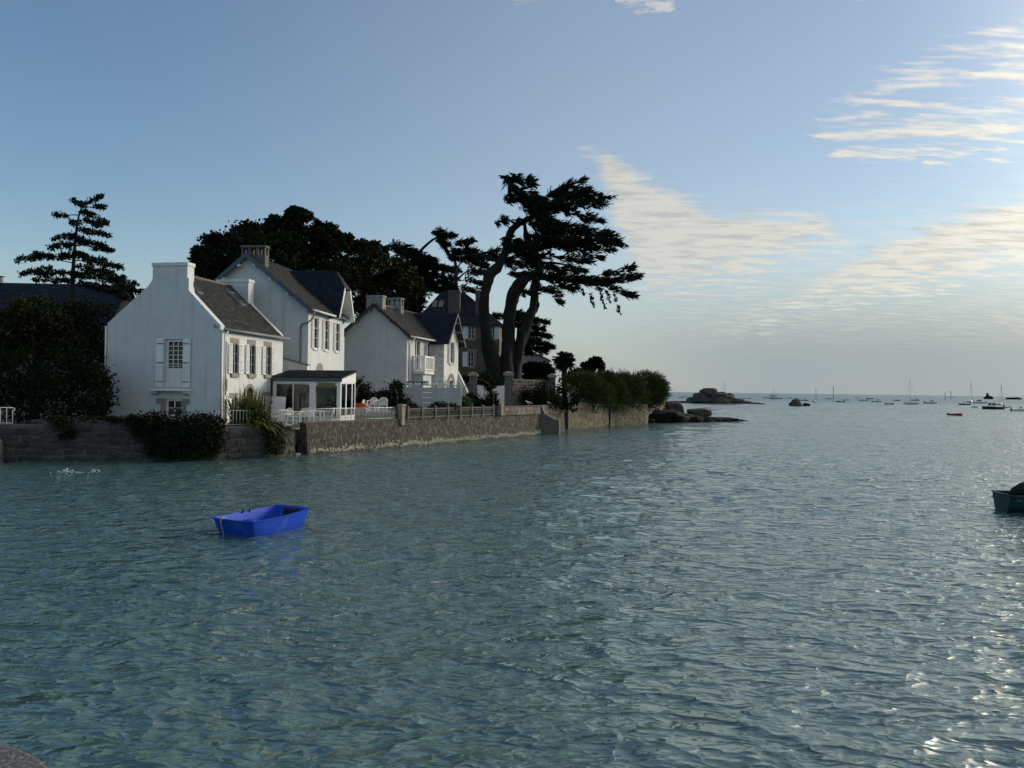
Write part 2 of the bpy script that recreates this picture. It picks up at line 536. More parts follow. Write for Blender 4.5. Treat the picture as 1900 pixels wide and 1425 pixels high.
# ------------------------------------------------------------------ the sea
def water_material():
    m = bpy.data.materials.new('sea_water')
    m.use_nodes = True
    t = m.node_tree
    b = t.nodes['Principled BSDF']
    L = t.links
    tc = N(t, 'ShaderNodeTexCoord')
    geo = N(t, 'ShaderNodeNewGeometry')
    nz = N(t, 'ShaderNodeTexNoise')
    nz.inputs['Scale'].default_value = 0.05
    nz.inputs['Detail'].default_value = 4
    L.new(tc.outputs['Object'], nz.inputs['Vector'])
    L.new(mixc(t, sstep(t, nz.outputs['Fac'], 0.35, 0.65), (0.066, 0.136, 0.118), (0.080, 0.152, 0.130)), b.inputs['Base Color'])
    b.inputs['IOR'].default_value = 2.3
    # the water outside the shelter of the quay is rougher
    ln = N(t, 'ShaderNodeVectorMath', operation='LENGTH')
    L.new(geo.outputs['Position'], ln.inputs[0])
    L.new(mth(t, 'ADD', 0.04, mth(t, 'MULTIPLY', sstep(t, ln.outputs['Value'], 90.0, 520.0), 0.34)), b.inputs['Roughness'])
    b.inputs['Specular IOR Level'].default_value = 0.5

    def rip(scale, st, rot):
        mp = N(t, 'ShaderNodeMapping')
        mp.inputs['Rotation'].default_value = (0, 0, rot)
        mp.inputs['Scale'].default_value = st
        L.new(tc.outputs['Object'], mp.inputs[0])
        n = N(t, 'ShaderNodeTexNoise')
        n.inputs['Scale'].default_value = scale
        n.inputs['Detail'].default_value = 1.5
        n.inputs['Roughness'].default_value = 0.5
        n.inputs['Distortion'].default_value = 0.2
        L.new(mp.outputs[0], n.inputs['Vector'])
        return n.outputs['Fac']
    def ridge(f):
        r_ = mth(t, 'SUBTRACT', 1.0, mth(t, 'ABSOLUTE', mth(t, 'MULTIPLY', mth(t, 'SUBTRACT', f, 0.5), 3.0)))
        return mth(t, 'MULTIPLY', r_, r_)
    h = mth(t, 'MULTIPLY', ridge(rip(1.6, (0.46, 1, 1), R(-16))), 0.64)
    h = mth(t, 'ADD', h, mth(t, 'MULTIPLY', ridge(rip(4.2, (0.52, 1, 1), R(-8))), 0.24))
    h = mth(t, 'ADD', h, mth(t, 'MULTIPLY', rip(9.0, (0.6, 1, 1), R(12)), 0.22))
    bp = N(t, 'ShaderNodeBump')
    bp.inputs['Strength'].default_value = 1.0
    bp.inputs['Distance'].default_value = 0.125
    L.new(h, bp.inputs['Height'])
    L.new(bp.outputs[0], b.inputs['Normal'])
    return m


def sea_heights(X, Y, dr):
    rng = np.random.default_rng(5)
    n = 84
    lam = 0.36 * (6.0 / 0.36) ** rng.random(n)
    lam.sort()
    main = R(-108)                               # travelling towards the quay, a little to the left
    th = main + rng.normal(0, 0.75, n)
    k = 2 * math.pi / lam
    slope = 0.034 * (lam / 1.2) ** 0.0 * np.exp(-(lam / 2.4) ** 2)
    A = slope / k * (0.6 + 0.8 * rng.random(n))
    ph = rng.random(n) * 2 * math.pi
    Z = np.zeros_like(X)
    DX = np.zeros_like(X)
    DY = np.zeros_like(X)
    # gusts: patches of rougher and smoother water
    g = 0.80 + 0.28 * np.sin(X * 0.11 + 0.07 * Y + 1) * np.sin(Y * 0.09 - 0.05 * X + 2) + 0.15 * np.sin(X * 0.31 - Y * 0.23)
    for i in range(n):
        w = np.clip((lam[i] / dr - 2.2) / 2.5, 0, 1)
        if w.max() <= 0:
            continue
        cx, cy = math.cos(th[i]), math.sin(th[i])
        a = k[i] * (cx * X + cy * Y) + ph[i]
        Z += w * A[i] * g * np.cos(a)
        s = -w * A[i] * g * np.sin(a) * 0.75
        DX += s * cx
        DY += s * cy
    # farther out, where the bay is open, a longer chop runs in from the sea
    rad = np.hypot(X, Y)
    wf = np.clip((rad - 45) / 130, 0, 1)
    lam2 = 2.5 * (12 / 2.5) ** rng.random(46)
    th2 = main + rng.normal(0, 0.5, 46)
    for l2, t2 in zip(lam2, th2):
        kk = 2 * math.pi / l2
        w = np.clip((l2 / dr - 2.0) / 1.5, 0, 1) * wf
        a = kk * (math.cos(t2) * X + math.sin(t2) * Y) + rng.random() * 6.283
        Z += w * (0.018 / kk) * np.cos(a)
    return Z, DX, DY


def build_sea():
    q = 0.0062
    rr = [2.0]
    while rr[-1] < 420:
        rr.append(rr[-1] + max(0.055, rr[-1] * q))
    while rr[-1] < 14000:
        rr.append(rr[-1] * 1.045)
    rr = np.array(rr)
    azs = np.concatenate([np.linspace(-math.pi, R(-42), 60, endpoint=False), np.linspace(R(-42), R(42), 640, endpoint=False), np.linspace(R(42), math.pi, 61)])
    RR, AA = np.meshgrid(rr, azs, indexing='ij')
    X, Y = RR * np.sin(AA), RR * np.cos(AA)
    DR = np.gradient(rr)[:, None] * np.ones_like(AA)
    DA = np.gradient(azs)[None, :] * RR
    dr = np.maximum(DR, DA)
    Z, DX, DY = sea_heights(X, Y, dr)
    V = np.stack([X + DX, Y + DY, Z], -1).reshape(-1, 3)
    nr, na = RR.shape
    i = (np.arange(nr - 1)[:, None] * na + np.arange(na - 1)[None, :]).ravel()
    F = np.stack([i, i + na, i + na + 1, i + 1], -1)
    # the middle disc under the quay
    c = len(V)
    V = np.vstack([V, [[0, 0, 0]]])
    o = mesh_np('water', V, F, water_material(), smooth=True)
    o['kind'] = 'structure'
    return o


build_sea()

# ------------------------------------------------------------------ land
land = MB()
LANDP = [(-60, 30), (-40, 33.7), (-24.8, 37.7), (-20.2, 38.9), (-15.4, 40.2), (-13.4, 41.9), (-13.5, 43.3), (-12.3, 44.0), (-7.5, 51.0), (-1.7, 60.6),
         (1.9, 66.6), (5.4, 76.5), (10.2, 84.7), (15.0, 90.2), (17.2, 95.0), (19.2, 99.4), (16, 128), (-60, 160), (-130, 90), (-120, 40)]
land.prism([(x, y, GZ) for x, y in LANDP], (0, 0, -1.2))
lo = land.build('ground', 'ground')
lo['kind'] = 'structure'


# ------------------------------------------------------------------ sea walls
def resample(pts, step):
    out = []
    for (a, b) in zip(pts[:-1], pts[1:]):
        a, b = np.array(a, float), np.array(b, float)
        n = max(1, int(np.linalg.norm(b[:2] - a[:2]) / step))
        for i in range(n):
            out.append(a + (b - a) * i / n)
    out.append(np.array(pts[-1], float))
    return np.array(out)


def rough_wall(name, parent, pts, m, thick=0.6, zbot=-0.5, step=0.16, amp=0.03, batter=0.06, seed=0.0, fringe=True):
    """pts: (x, y, ztop) along the water's edge, sea on the right hand"""
    Q = resample(pts, step)
    n = len(Q)
    d = np.gradient(Q[:, :2], axis=0)
    d /= np.linalg.norm(d, axis=1)[:, None]
    nrm = np.stack([d[:, 1], -d[:, 0]], 1)
    nz = 16
    V, idx = [], []
    for i in range(n):
        row = []
        zt = Q[i, 2] + 0.03 * mnoise.noise((Q[i, 0] * 0.8, Q[i, 1] * 0.8, seed))
        for k in range(nz + 1):
            z = zbot + (zt - zbot) * k / nz
            off = batter * (zt - z) + amp * (mnoise.noise((Q[i, 0] * 1.3, Q[i, 1] * 1.3, z * 1.6 + seed)) + 0.8 * mnoise.noise((Q[i, 0] * 4, Q[i, 1] * 4, z * 4.5 + seed)))
            row.append(len(V))
            V.append((Q[i, 0] + nrm[i, 0] * off, Q[i, 1] + nrm[i, 1] * off, z))
        for z in (zt, zbot):
            row.append(len(V))
            V.append((Q[i, 0] - nrm[i, 0] * thick, Q[i, 1] - nrm[i, 1] * thick, z))
        idx.append(row)
    F = []
    for a, b in zip(idx[:-1], idx[1:]):
        m2 = len(a)
        for k in range(m2 - 1):
            F.append((a[k], b[k], b[k + 1], a[k + 1]))
    mb = MB()
    mb.v, mb.f = V, F
    mb.f.append(tuple(idx[0]))
    mb.f.append(tuple(reversed(idx[-1])))
    o = mb.build(name, m, parent)
    return o


STONES = []


def stone_variants():
    for k in range(6):
        bm = bmesh.new()
        bmesh.ops.create_cube(bm, size=1.0)
        bmesh.ops.bevel(bm, geom=bm.edges[:], offset=0.10, segments=1, affect='EDGES')
        for v in bm.verts:
            v.co += Vector((random.uniform(-.05, .05), random.uniform(-.06, .06), random.uniform(-.05, .05)))
        me = bpy.data.meshes.new('stone')
        bm.to_mesh(me)
        bm.free()
        me.materials.append(M['dstone'])
        STONES.append(me)


stone_variants()


def stone_wall(name, label, pts, zbot, courses, cat='wall', stone_len=(0.45, 0.95), core='mortar', thick=0.6):
    """mortared wall with each stone a part; pts (x, y, ztop)"""
    root = thing(name, label, cat, (pts[0][0], pts[0][1], 0))
    core_o = rough_wall('mortar_core', None, pts, core, thick, zbot, 0.3, 0.02, 0.05, 2.0)
    core_o.parent = root
    core_o.location = (-pts[0][0], -pts[0][1], 0)
    for a, b in zip(pts[:-1], pts[1:]):
        A, B = Vector(a[:2]), Vector(b[:2])
        d = (B - A)
        Ln = d.length
        d /= Ln
        nr = Vector((d.y, -d.x))
        ang = math.atan2(d.y, d.x)
        z = 0.02
        zt = min(a[2], b[2]) - 0.10
        ci = 0
        while z < zt - 0.12:
            h = min(random.uniform(*courses), zt - z)
            s = random.uniform(-0.3, 0)
            while s < Ln - 0.05:
                w = random.uniform(*stone_len)
                s1 = min(s + w, Ln)
                s0 = max(s, 0)
                if s1 - s0 > 0.12:
                    me = random.choice(STONES)
                    o = bpy.data.objects.new('stone', me)
                    link(o, root)
                    c = A + d * (s0 + s1) / 2 + nr * (0.05 * (a[2] - z - h / 2) + random.uniform(-0.03, 0.025) - 0.08)
                    o.location = (c.x - pts[0][0], c.y - pts[0][1], z + h / 2)
                    o.scale = (max(0.08, s1 - s0 - 0.045), 0.26, max(0.06, h - 0.045))
                    o.rotation_euler = (random.uniform(-.03, .03), random.uniform(-.03, .03), ang)
                s = s1
            z += h
            ci += 1
    return root


stone_wall('stone_sea_wall', 'dark stone sea wall running out of the picture at the left edge', [(-31, 35.6, 1.79), (-24.72, 37.24, 1.79), (-22.9, 37.72, 1.79)], -0.5, (0.26, 0.42))
stone_wall('stone_sea_wall', 'dark stone sea wall below the blank white gable and the ivy mound', [(-22.9, 37.72, 1.99), (-20.13, 38.43, 2.0), (-16.6, 39.36, 2.0)], -0.5, (0.26, 0.44))
stone_wall('stone_sea_wall', 'dark patchy stone sea wall under the spiky flax plant', [(-16.6, 39.36, 1.72), (-15.24, 39.71, 1.72), (-13.06, 41.61, 1.70)], -0.5, (0.28, 0.5))

w = thing('rendered_sea_wall', 'short brownish rendered sea wall stub left of the dark steps opening', 'wall', (-13.06, 41.61, 0))
o = rough_wall('wall', w, [(-13.06, 41.61, 1.62), (-12.5, 42.05, 1.45), (-11.95, 42.48, 1.36)], 'render_wall', 0.55, -0.5, 0.12, 0.03, 0.08, 5)
o.location = (13.06, -41.61, 0)

w = thing('rendered_sea_wall', 'long rough rendered sea wall with pale waterline, below the railing and ornate fence', 'wall', (-11.63, 43.57, 0))
o = rough_wall('wall', w, [(-11.63, 43.57, 1.74), (-7.04, 50.6, 1.74), (-1.21, 60.23, 1.74), (2.37, 66.12, 1.74)], 'render_wall', 0.7, -0.5, 0.12, 0.035, 0.10, 9)
o.location = (11.63, -43.57, 0)
mb = MB()
Q = [(-11.72, 43.52), (-7.1, 50.6), (-1.27, 60.22)]
for a, b in zip(Q[:-1], Q[1:]):
    A, B = Vector((*a, 0)), Vector((*b, 0))
    d = (B - A).normalized()
    mb.obox(A, d, (d.y, -d.x, 0), 0, (B - A).length, -0.62, 0.05, 1.745, 1.80)
o = mb.build('coping', 'conc', w)
o.location = (11.63, -43.57, 0)
# white lime and barnacle crust along the water line, clinging to the wall
mb = MB()
rr = random.Random(4)
for a, b, dens in (((-11.63, 43.57), (-7.04, 50.6), 260), ((-7.04, 50.6), (-1.21, 60.23), 700), ((-1.21, 60.23), (2.37, 66.12), 600)):
    A, B = Vector((*a, 0)), Vector((*b, 0))
    d = (B - A).normalized()
    nr = Vector((d.y, -d.x, 0))
    for i in range(dens):
        s = rr.uniform(0, (B - A).length)
        z = 0.06 + abs(rr.gauss(0, 0.12)) + 0.05 * math.sin(s * 2.1)
        off = 0.10 * (1.74 - z) + 0.035
        c = A + d * s + nr * off + Vector((0, 0, z))
        w1, h1 = rr.uniform(0.03, 0.13), rr.uniform(0.03, 0.12)
        pts = []
        for k in range(6):
            an = k * math.pi / 3 + rr.uniform(-.3, .3)
            pts.append(c + d * math.cos(an) * w1 * rr.uniform(.6, 1.2) + Vector((0, 0, math.sin(an) * h1 * rr.uniform(.6, 1.2))) - nr * 0.02)
        tip = c + nr * 0.035
        k0 = len(mb.v)
        mb.add(pts + [tip], [(i2, (i2 + 1) % 6, 6) for i2 in range(6)])
MATS.pop('lime', None)
M['lime'] = mat('lime_and_barnacle_crust', (0.36, 0.335, 0.28), 0.95, 0.4, 8)
o = mb.build('barnacle_crust', 'lime', w)
o['kind'] = 'stuff'
o.location = (11.63, -43.57, 0)

# steps in the dark slot between the two walls
t = thing('stone_steps', 'dark stone steps in the black slot between the sea walls', 'steps', (-12.6, 43.0, 0))
mb = MB()
mb.box(-1.0, 0.75, -0.55, 0.60, -0.5, 0.10)
mb.build('step', 'granite_d', t)
for k in range(4):
    mb = MB()
    mb.box(-1.1 - 0.0, 0.35 - 0.3 * k, -0.52, 0.57, 0.10 + 0.3 * k + 0.003, 0.10 + 0.3 * (k + 1))
    mb.build('step', 'granite_d', t)

# parapet course and sloping buttress
def block_courses(mb, pts, z0f, z1f, bw, bh, thick, rng, prouds=(0.0, 0.03)):
    for a, b in zip(pts[:-1], pts[1:]):
        A, B = Vector((*a[:2], 0)), Vector((*b[:2], 0))
        Ln = (B - A).length
        d = (B - A) / Ln
        nr = Vector((d.y, -d.x, 0))
        rows = max(1, int(round((z1f - z0f) / bh)))
        for r in range(rows):
            za, zb = z0f + (z1f - z0f) * r / rows, z0f + (z1f - z0f) * (r + 1) / rows
            s = -bw * (0.5 if r % 2 else 0.0)
            while s < Ln:
                w_ = bw * rng.uniform(0.7, 1.3)
                s0, s1 = max(0, s), min(Ln, s + w_)
                if s1 - s0 > 0.06:
                    pr = rng.uniform(*prouds)
                    n0 = len(mb.f)
                    mb.obox(A, d, nr, s0 + 0.012, s1 - 0.012, -0.1, 0.03 + pr, za + 0.012, zb - 0.012)
                    tn = rng.uniform(0.65, 1.3)
                    mb.tone += [(tn, tn * rng.uniform(.95, 1.02), tn * rng.uniform(.88, 1.0))] * (len(mb.f) - n0)
                s += w_


rb = random.Random(21)
w = thing('block_parapet', 'low grey-brown block parapet on the sea wall where the gulls stand', 'wall', (-1.21, 60.23, 1.74))
mb = MB()
pp = [(-1.15, 60.2), (2.42, 66.05)]
A, B = Vector((*pp[0], 0)), Vector((*pp[1], 0))
d = (B - A).normalized()
mb.obox(A, d, (d.y, -d.x, 0), 0, (B - A).length, -0.45, 0.02, 1.742, 2.42)
o = mb.build('core', 'mortar', w)
o.location = (1.21, -60.23, -1.74)
mb = MB()
block_courses(mb, pp, 1.75, 2.40, 0.42, 0.33, 0.4, rb)
o = mb.build('blocks', 'parapet', w)
o['kind'] = 'stuff'
o.location = (1.21, -60.23, -1.74)
mb = MB()
mb.obox(A, d, (d.y, -d.x, 0), 0, (B - A).length, -0.5, 0.08, 2.423, 2.50)
o = mb.build('coping', 'conc', w)
o.location = (1.21, -60.23, -1.74)

w = thing('buttress', 'dark sloping buttress stub jutting from the sea wall into the water', 'wall', (2.4, 66.3, 0))
mb = MB()
prof = [(0.0, -0.5), (1.75, -0.5), (1.72, 1.25), (1.35, 1.30), (0.45, 1.78), (0.18, 2.46), (-0.1, 2.50), (-0.15, -0.5)]
mb.prism([(x, 0.0, z) for x, z in prof], (0.15, 1.1, 0))
mb.build('stub', 'granite_d', w, bevel=0.03)

w = thing('rendered_sea_wall', 'lower rendered wall in the bay behind the sloping buttress', 'wall', (2.3, 67.2, 0))
o = rough_wall('wall', w, [(2.55, 66.9, 1.74), (5.0, 73.4, 1.74)], 'render_wall', 0.6, -0.5, 0.14, 0.03, 0.08, 14)
o.location = (-2.3, -67.2, 0)
mb = MB()
pp = [(2.62, 67.2), (5.0, 73.3)]
A, B = Vector((*pp[0], 0)), Vector((*pp[1], 0))
d = (B - A).normalized()
mb.obox(A, d, (d.y, -d.x, 0), 0, (B - A).length, -0.45, 0.02, 1.742, 2.44)
o = mb.build('core', 'mortar', w)
o.location = (-2.3, -67.2, 0)
mb = MB()
block_courses(mb, pp, 1.75, 2.42, 0.42, 0.33, 0.4, rb)
o = mb.build('blocks', 'parapet', w)
o['kind'] = 'stuff'
o.location = (-2.3, -67.2, 0)
mb = MB()
mb.obox(A, d, (d.y, -d.x, 0), 0, (B - A).length, -0.5, 0.08, 2.443, 2.50)
o = mb.build('coping', 'conc', w)
o.location = (-2.3, -67.2, 0)


def block_wall(label, a, b, z0, z1, pier=True, bw=0.42, bh=0.22, m='block'):
    w = thing('granite_block_wall', label, 'wall', (a[0], a[1], 0))
    A, B = Vector((*a, 0)), Vector((*b, 0))
    d = (B - A).normalized()
    nr = Vector((d.y, -d.x, 0))
    mb = MB()
    mb.obox(A, d, nr, 0, (B - A).length, -0.5, 0.012, z0 - 0.5, z1)
    o = mb.build('core', 'mortar', w)
    mb2 = MB()
    block_courses(mb2, [a, b], z0, z1 - 0.02, bw, bh, 0.4, rb)
    o2 = mb2.build('blocks', m, w)
    o2['kind'] = 'stuff'
    mb3 = MB()
    mb3.obox(A, d, nr, -0.02, (B - A).length + 0.02, -0.53, 0.09, z1 + 0.003, z1 + 0.10)
    o3 = mb3.build('coping', 'conc', w)
    os = [o, o2, o3]
    if pier:
        mb4 = MB()
        mb4.obox(A, d, nr, -0.42, -0.022, -0.4, 0.22, z0 - 0.5, z1 + 0.12)
        os.append(mb4.build('pier', 'granite_d', w))
    for q in os:
        q.location = (-a[0], -a[1], 0)
    return w


block_wall('tan granite block sea wall nearest the round clipped bush', (5.55, 75.3), (10.55, 83.9), 0.0, 2.52)
block_wall('tan granite block sea wall under the tamarisks, beside the black rocks', (10.95, 84.6), (15.5, 89.6), 0.0, 2.16)
block_wall('far granite block wall at the end of the headland behind the black rocks', (17.6, 97.0), (20.2, 101.5), 1.2, 3.5, pier=False)
block_wall('short return wall at the tip of the tan block sea wall', (15.55, 89.7), (16.4, 92.6), 0.0, 2.16, pier=False)
# rounded wall end at the left edge of the photo
w = thing('round_wall_end', 'rounded dark pier end standing in the water at the left edge', 'wall', (-24.9, 36.75, 0))
mb = MB()
mb.lathe([(0.55, -0.5), (0.55, 0.75), (0.50, 1.05), (0.36, 1.28), (0.15, 1.38)], n=20)
mb.build('pier_end', 'granite_d', w, smooth=True)
mb = MB()
mb.lathe([(0.56, -0.3), (0.575, 0.02), (0.57, 0.10), (0.552, 0.16)], n=20)
mb.build('water_line_band', 'mortar', w, smooth=True)

# the quay under the photographer
mb = MB()
qz = 2.15
e = [PZ(-60, 1356, qz), PZ(0, 1374, qz), PZ(32, 1383, qz), PZ(60, 1394, qz), PZ(84, 1409, qz), PZ(104, 1427, qz), PZ(125, 1450, qz)]
poly = [(p.x, p.y, qz) for p in e] + [(-1.75, 3.1, qz), (-1.6, 2.2, qz), (3, 1.4, qz), (3, -6, qz), (-9, -6, qz), (-9, e[0].y + 2.0, qz)]
nq = len(poly)
mb.prism(poly, (0, 0, -2.7))
o = mb.build('quay', 'quay', bevel=0.03)
tag(o, 'speckled granite quay edge in the bottom left corner', 'quay')

# ------------------------------------------------------------------ houses
def facade(mb, O, U, Nn, u0, u1, z0, z1, openings=(), reveal=0.22):
    O, U, Nn = Vector(O), Vector(U), Vector(Nn)

    def pt(u, z, n=0.0):
        p = O + U * u + Nn * n
        return (p.x, p.y, p.z + z)
    us = sorted({u0, u1, *[o[0] for o in openings], *[o[1] for o in openings]})
    zs = sorted({z0, z1, *[o[2] for o in openings], *[o[3] for o in openings]})
    for a, b in zip(us[:-1], us[1:]):
        for c, d in zip(zs[:-1], zs[1:]):
            cu, cz = (a + b) / 2, (c + d) / 2
            if any(o[0] < cu < o[1] and o[2] < cz < o[3] for o in openings):
                continue
            mb.add([pt(a, c), pt(b, c), pt(b, d), pt(a, d)], [(0, 1, 2, 3)])
    for a, b, c, d in [o[:4] for o in openings]:
        q = [pt(a, c), pt(b, c), pt(b, d), pt(a, d)]
        r = [pt(a, c, -reveal), pt(b, c, -reveal), pt(b, d, -reveal), pt(a, d, -reveal)]
        mb.add(q + r, [(0, 1, 5, 4), (1, 2, 6, 5), (2, 3, 7, 6), (3, 0, 4, 7)])


def roof_plane(parent, P0, P1, P2, P3, m, dz=0.0, thick=0.09, sw=0.22, ex=0.15, name='roof', seed=1, moss=0.25):
    """P0-P1 eave, P3-P2 ridge, seen from above; slab plus overlapping slates"""
    rg = random.Random(seed)
    P0, P1, P2, P3 = [Vector(p) for p in (P0, P1, P2, P3)]
    nrm = (P1 - P0).cross(P3 - P0).normalized()
    if nrm.z < 0:
        nrm = -nrm
    mb = MB()
    mb.prism([P0 - nrm * 0.012, P1 - nrm * 0.012, P2 - nrm * 0.012, P3 - nrm * 0.012], -nrm * thick)
    slab = mb.build(name, 'lead' if m == 'slate' else 'iron', parent, dz=dz)
    Ls = ((P3 + P2) / 2 - (P0 + P1) / 2).length
    rows = max(2, int(Ls / ex))
    mb = MB()
    for r in range(rows):
        t0, t1 = r / rows, min(1.0, (r + 1.25) / rows)
        a0, b0 = P0.lerp(P3, t0), P1.lerp(P2, t0)
        a1, b1 = P0.lerp(P3, t1), P1.lerp(P2, t1)
        wd = (b0 - a0).length
        if wd < 0.1:
            continue
        n = max(1, int(wd / sw))
        off = 0.5 if r % 2 else 0.0
        for i in range(n + 1):
            s0, s1 = max(0, (i - off) / n), min(1, (i + 1 - off) / n)
            if s1 - s0 < 0.15 / n:
                continue
            g = 0.05 / n
            l0, l1 = 0.030 + rg.uniform(0, 0.014), 0.004
            j = rg.uniform(-0.006, 0.006)
            q = [a0.lerp(b0, s0 + g) + nrm * (l0 + j), a0.lerp(b0, s1 - g) + nrm * (l0 - j), a1.lerp(b1, s1 - g) + nrm * l1, a1.lerp(b1, s0 + g) + nrm * l1]
            q2 = [q[0] - nrm * 0.02, q[1] - nrm * 0.02]
            mb.add(q + q2, [(0, 1, 2, 3), (4, 5, 1, 0)])
            tn = rg.uniform(0.62, 1.35)
            if rg.random() < moss * 0.12:
                tn *= 1.9
            mb.tone += [(tn * rg.uniform(.95, 1.05), tn, tn * rg.uniform(.93, 1.05))] * 2
    sl = mb.build('slates', m, slab, dz=dz)
    sl['kind'] = 'stuff'
    return slab


def window(parent, O, U, Nn, u0, u1, z0, z1, nx=2, ny=3, rec=0.16, fw=0.06, name='window', fm='wpaint', dz=0.0, sill=None):
    mb = MB()
    A = lambda a, b, c, d, n0=-rec, n1=-rec + 0.05: mb.obox(O, U, Nn, a, b, n0, n1, c, d)
    e = 0.003
    A(u0 + e, u1 - e, z0 + e, z0 + fw)
    A(u0 + e, u1 - e, z1 - fw, z1 - e)
    A(u0 + e, u0 + fw, z0 + fw + .001, z1 - fw - .001)
    A(u1 - fw, u1 - e, z0 + fw + .001, z1 - fw - .001)
    iw, ih = (u1 - u0 - 2 * fw), (z1 - z0 - 2 * fw)
    for i in range(1, nx):
        c = u0 + fw + iw * i / nx
        hw = 0.032 if nx == 2 else 0.015
        A(c - hw, c + hw, z0 + fw + .001, z1 - fw - .001)
    for k in range(1, ny):
        c = z0 + fw + ih * k / ny
        A(u0 + fw + .001, u1 - fw - .001, c - 0.014, c + 0.014, -rec + 0.006, -rec + 0.044)
    w = mb.build(name, fm, parent, dz=dz)
    mb = MB()
    mb.obox(O, U, Nn, u0 + fw * .6, u1 - fw * .6, -rec - 0.02, -rec - 0.004, z0 + fw * .6, z1 - fw * .6)
    mb.build('pane', 'pane', w, dz=dz)
    if sill:
        mb = MB()
        mb.obox(O, U, Nn, u0 - 0.09, u1 + 0.09, 0.003, 0.10, z0 - 0.12, z0 - 0.003)
        mb.build('sill', sill, w, dz=dz)
    return w


def shutter(parent, O, U, Nn, u, w, z0, z1, ang, side, louvre=True, m='wpaint', dz=0.0, straps=False):
    """hinged at along-wall position u; side -1 opens towards -U, +1 towards +U; ang = angle to the wall"""
    U, Nn, O = Vector(U), Vector(Nn), Vector(O)
    d = (U * side * math.cos(ang) + Nn * math.sin(ang)).normalized()
    nn = Vector((d.y, -d.x, 0)) * side
    if nn.dot(Nn) < 0:
        nn = -nn
    O2 = O + U * u + Nn * 0.035
    mb = MB()
    if louvre:
        t = 0.045
        mb.obox(O2, d, nn, 0, t, 0, 0.035, z0, z1)
        mb.obox(O2, d, nn, w - t, w, 0, 0.035, z0, z1)
        for c in (z0, (z0 + z1) / 2 - t / 2, z1 - t):
            mb.obox(O2, d, nn, t + .001, w - t - .001, 0.002, 0.033, c, c + t)
        z = z0 + t + 0.03
        while z < z1 - t - 0.05:
            p0, p1 = O2 + d * t, O2 + d * (w - t)
            q = []
            for (p, n_, zz) in ((p0, 0.002, z), (p1, 0.002, z), (p1, 0.032, z - 0.03), (p0, 0.032, z - 0.03)):
                v = p + nn * n_
                q.append(Vector((v.x, v.y, v.z + zz)))
            mb.prism(q, (0, 0, 0.012))
            z += 0.075
    else:
        mb.obox(O2, d, nn, 0, w, 0, 0.035, z0, z1)
        mb.obox(O2, d, nn, 0.03, w - 0.03, 0.036, 0.05, z0 + 0.05, z0 + 0.13)
        mb.obox(O2, d, nn, 0.03, w - 0.03, 0.036, 0.05, z1 - 0.13, z1 - 0.05)
    s = mb.build('shutter', m, parent, dz=dz)
    if straps:
        for f in (0.12, 0.51, 0.9):
            zz = z0 + (z1 - z0) * f
            mb = MB()
            mb.obox(O2, d, nn, -0.03, w * 0.85, 0.052, 0.062, zz - 0.022, zz + 0.022)
            mb.build('strap_hinge', 'iron', s, dz=dz)
    return s


def pipe(parent, pts, r=0.05, m='lead', name='downpipe', dz=0.0):
    mb = MB()
    mb.tube(pts, r, 8)
    return mb.build(name, m, parent, smooth=True, dz=dz)


def chimney(parent, x0, x1, y0, y1, z0, z1, m='chim', cap=0.14, dz=0.0, vents=False, over=0.05):
    mb = MB()
    zb = z1 - (0.50 if vents else 0)
    mb.box(x0, x1, y0, y1, z0, zb)
    if vents:
        n = 3
        for i in range(n + 1):
            c = x0 + (x1 - x0) * i / n
            a, b = max(x0, c - 0.09), min(x1, c + 0.09)
            mb.box(a, b, y0, y0 + 0.15, zb + .002, z1)
            mb.box(a, b, y1 - 0.15, y1, zb + .002, z1)
    c = mb.build('chimney', m, parent, dz=dz)
    mb = MB()
    mb.box(x0 - over, x1 + over, y0 - over, y1 + over, z1 + 0.003, z1 + cap)
    mb.build('cap', m if m != 'white' else 'white2', c, dz=dz, bevel=0.015)
    return c


FX, FU = (1, 0, 0), (0, 1, 0)                 # sea front: normal +X, runs along +Y
GN, GU = (0, -1, 0), (1, 0, 0)                # gable towards the quay: normal -Y, runs along X
O0 = (0, 0, 0)


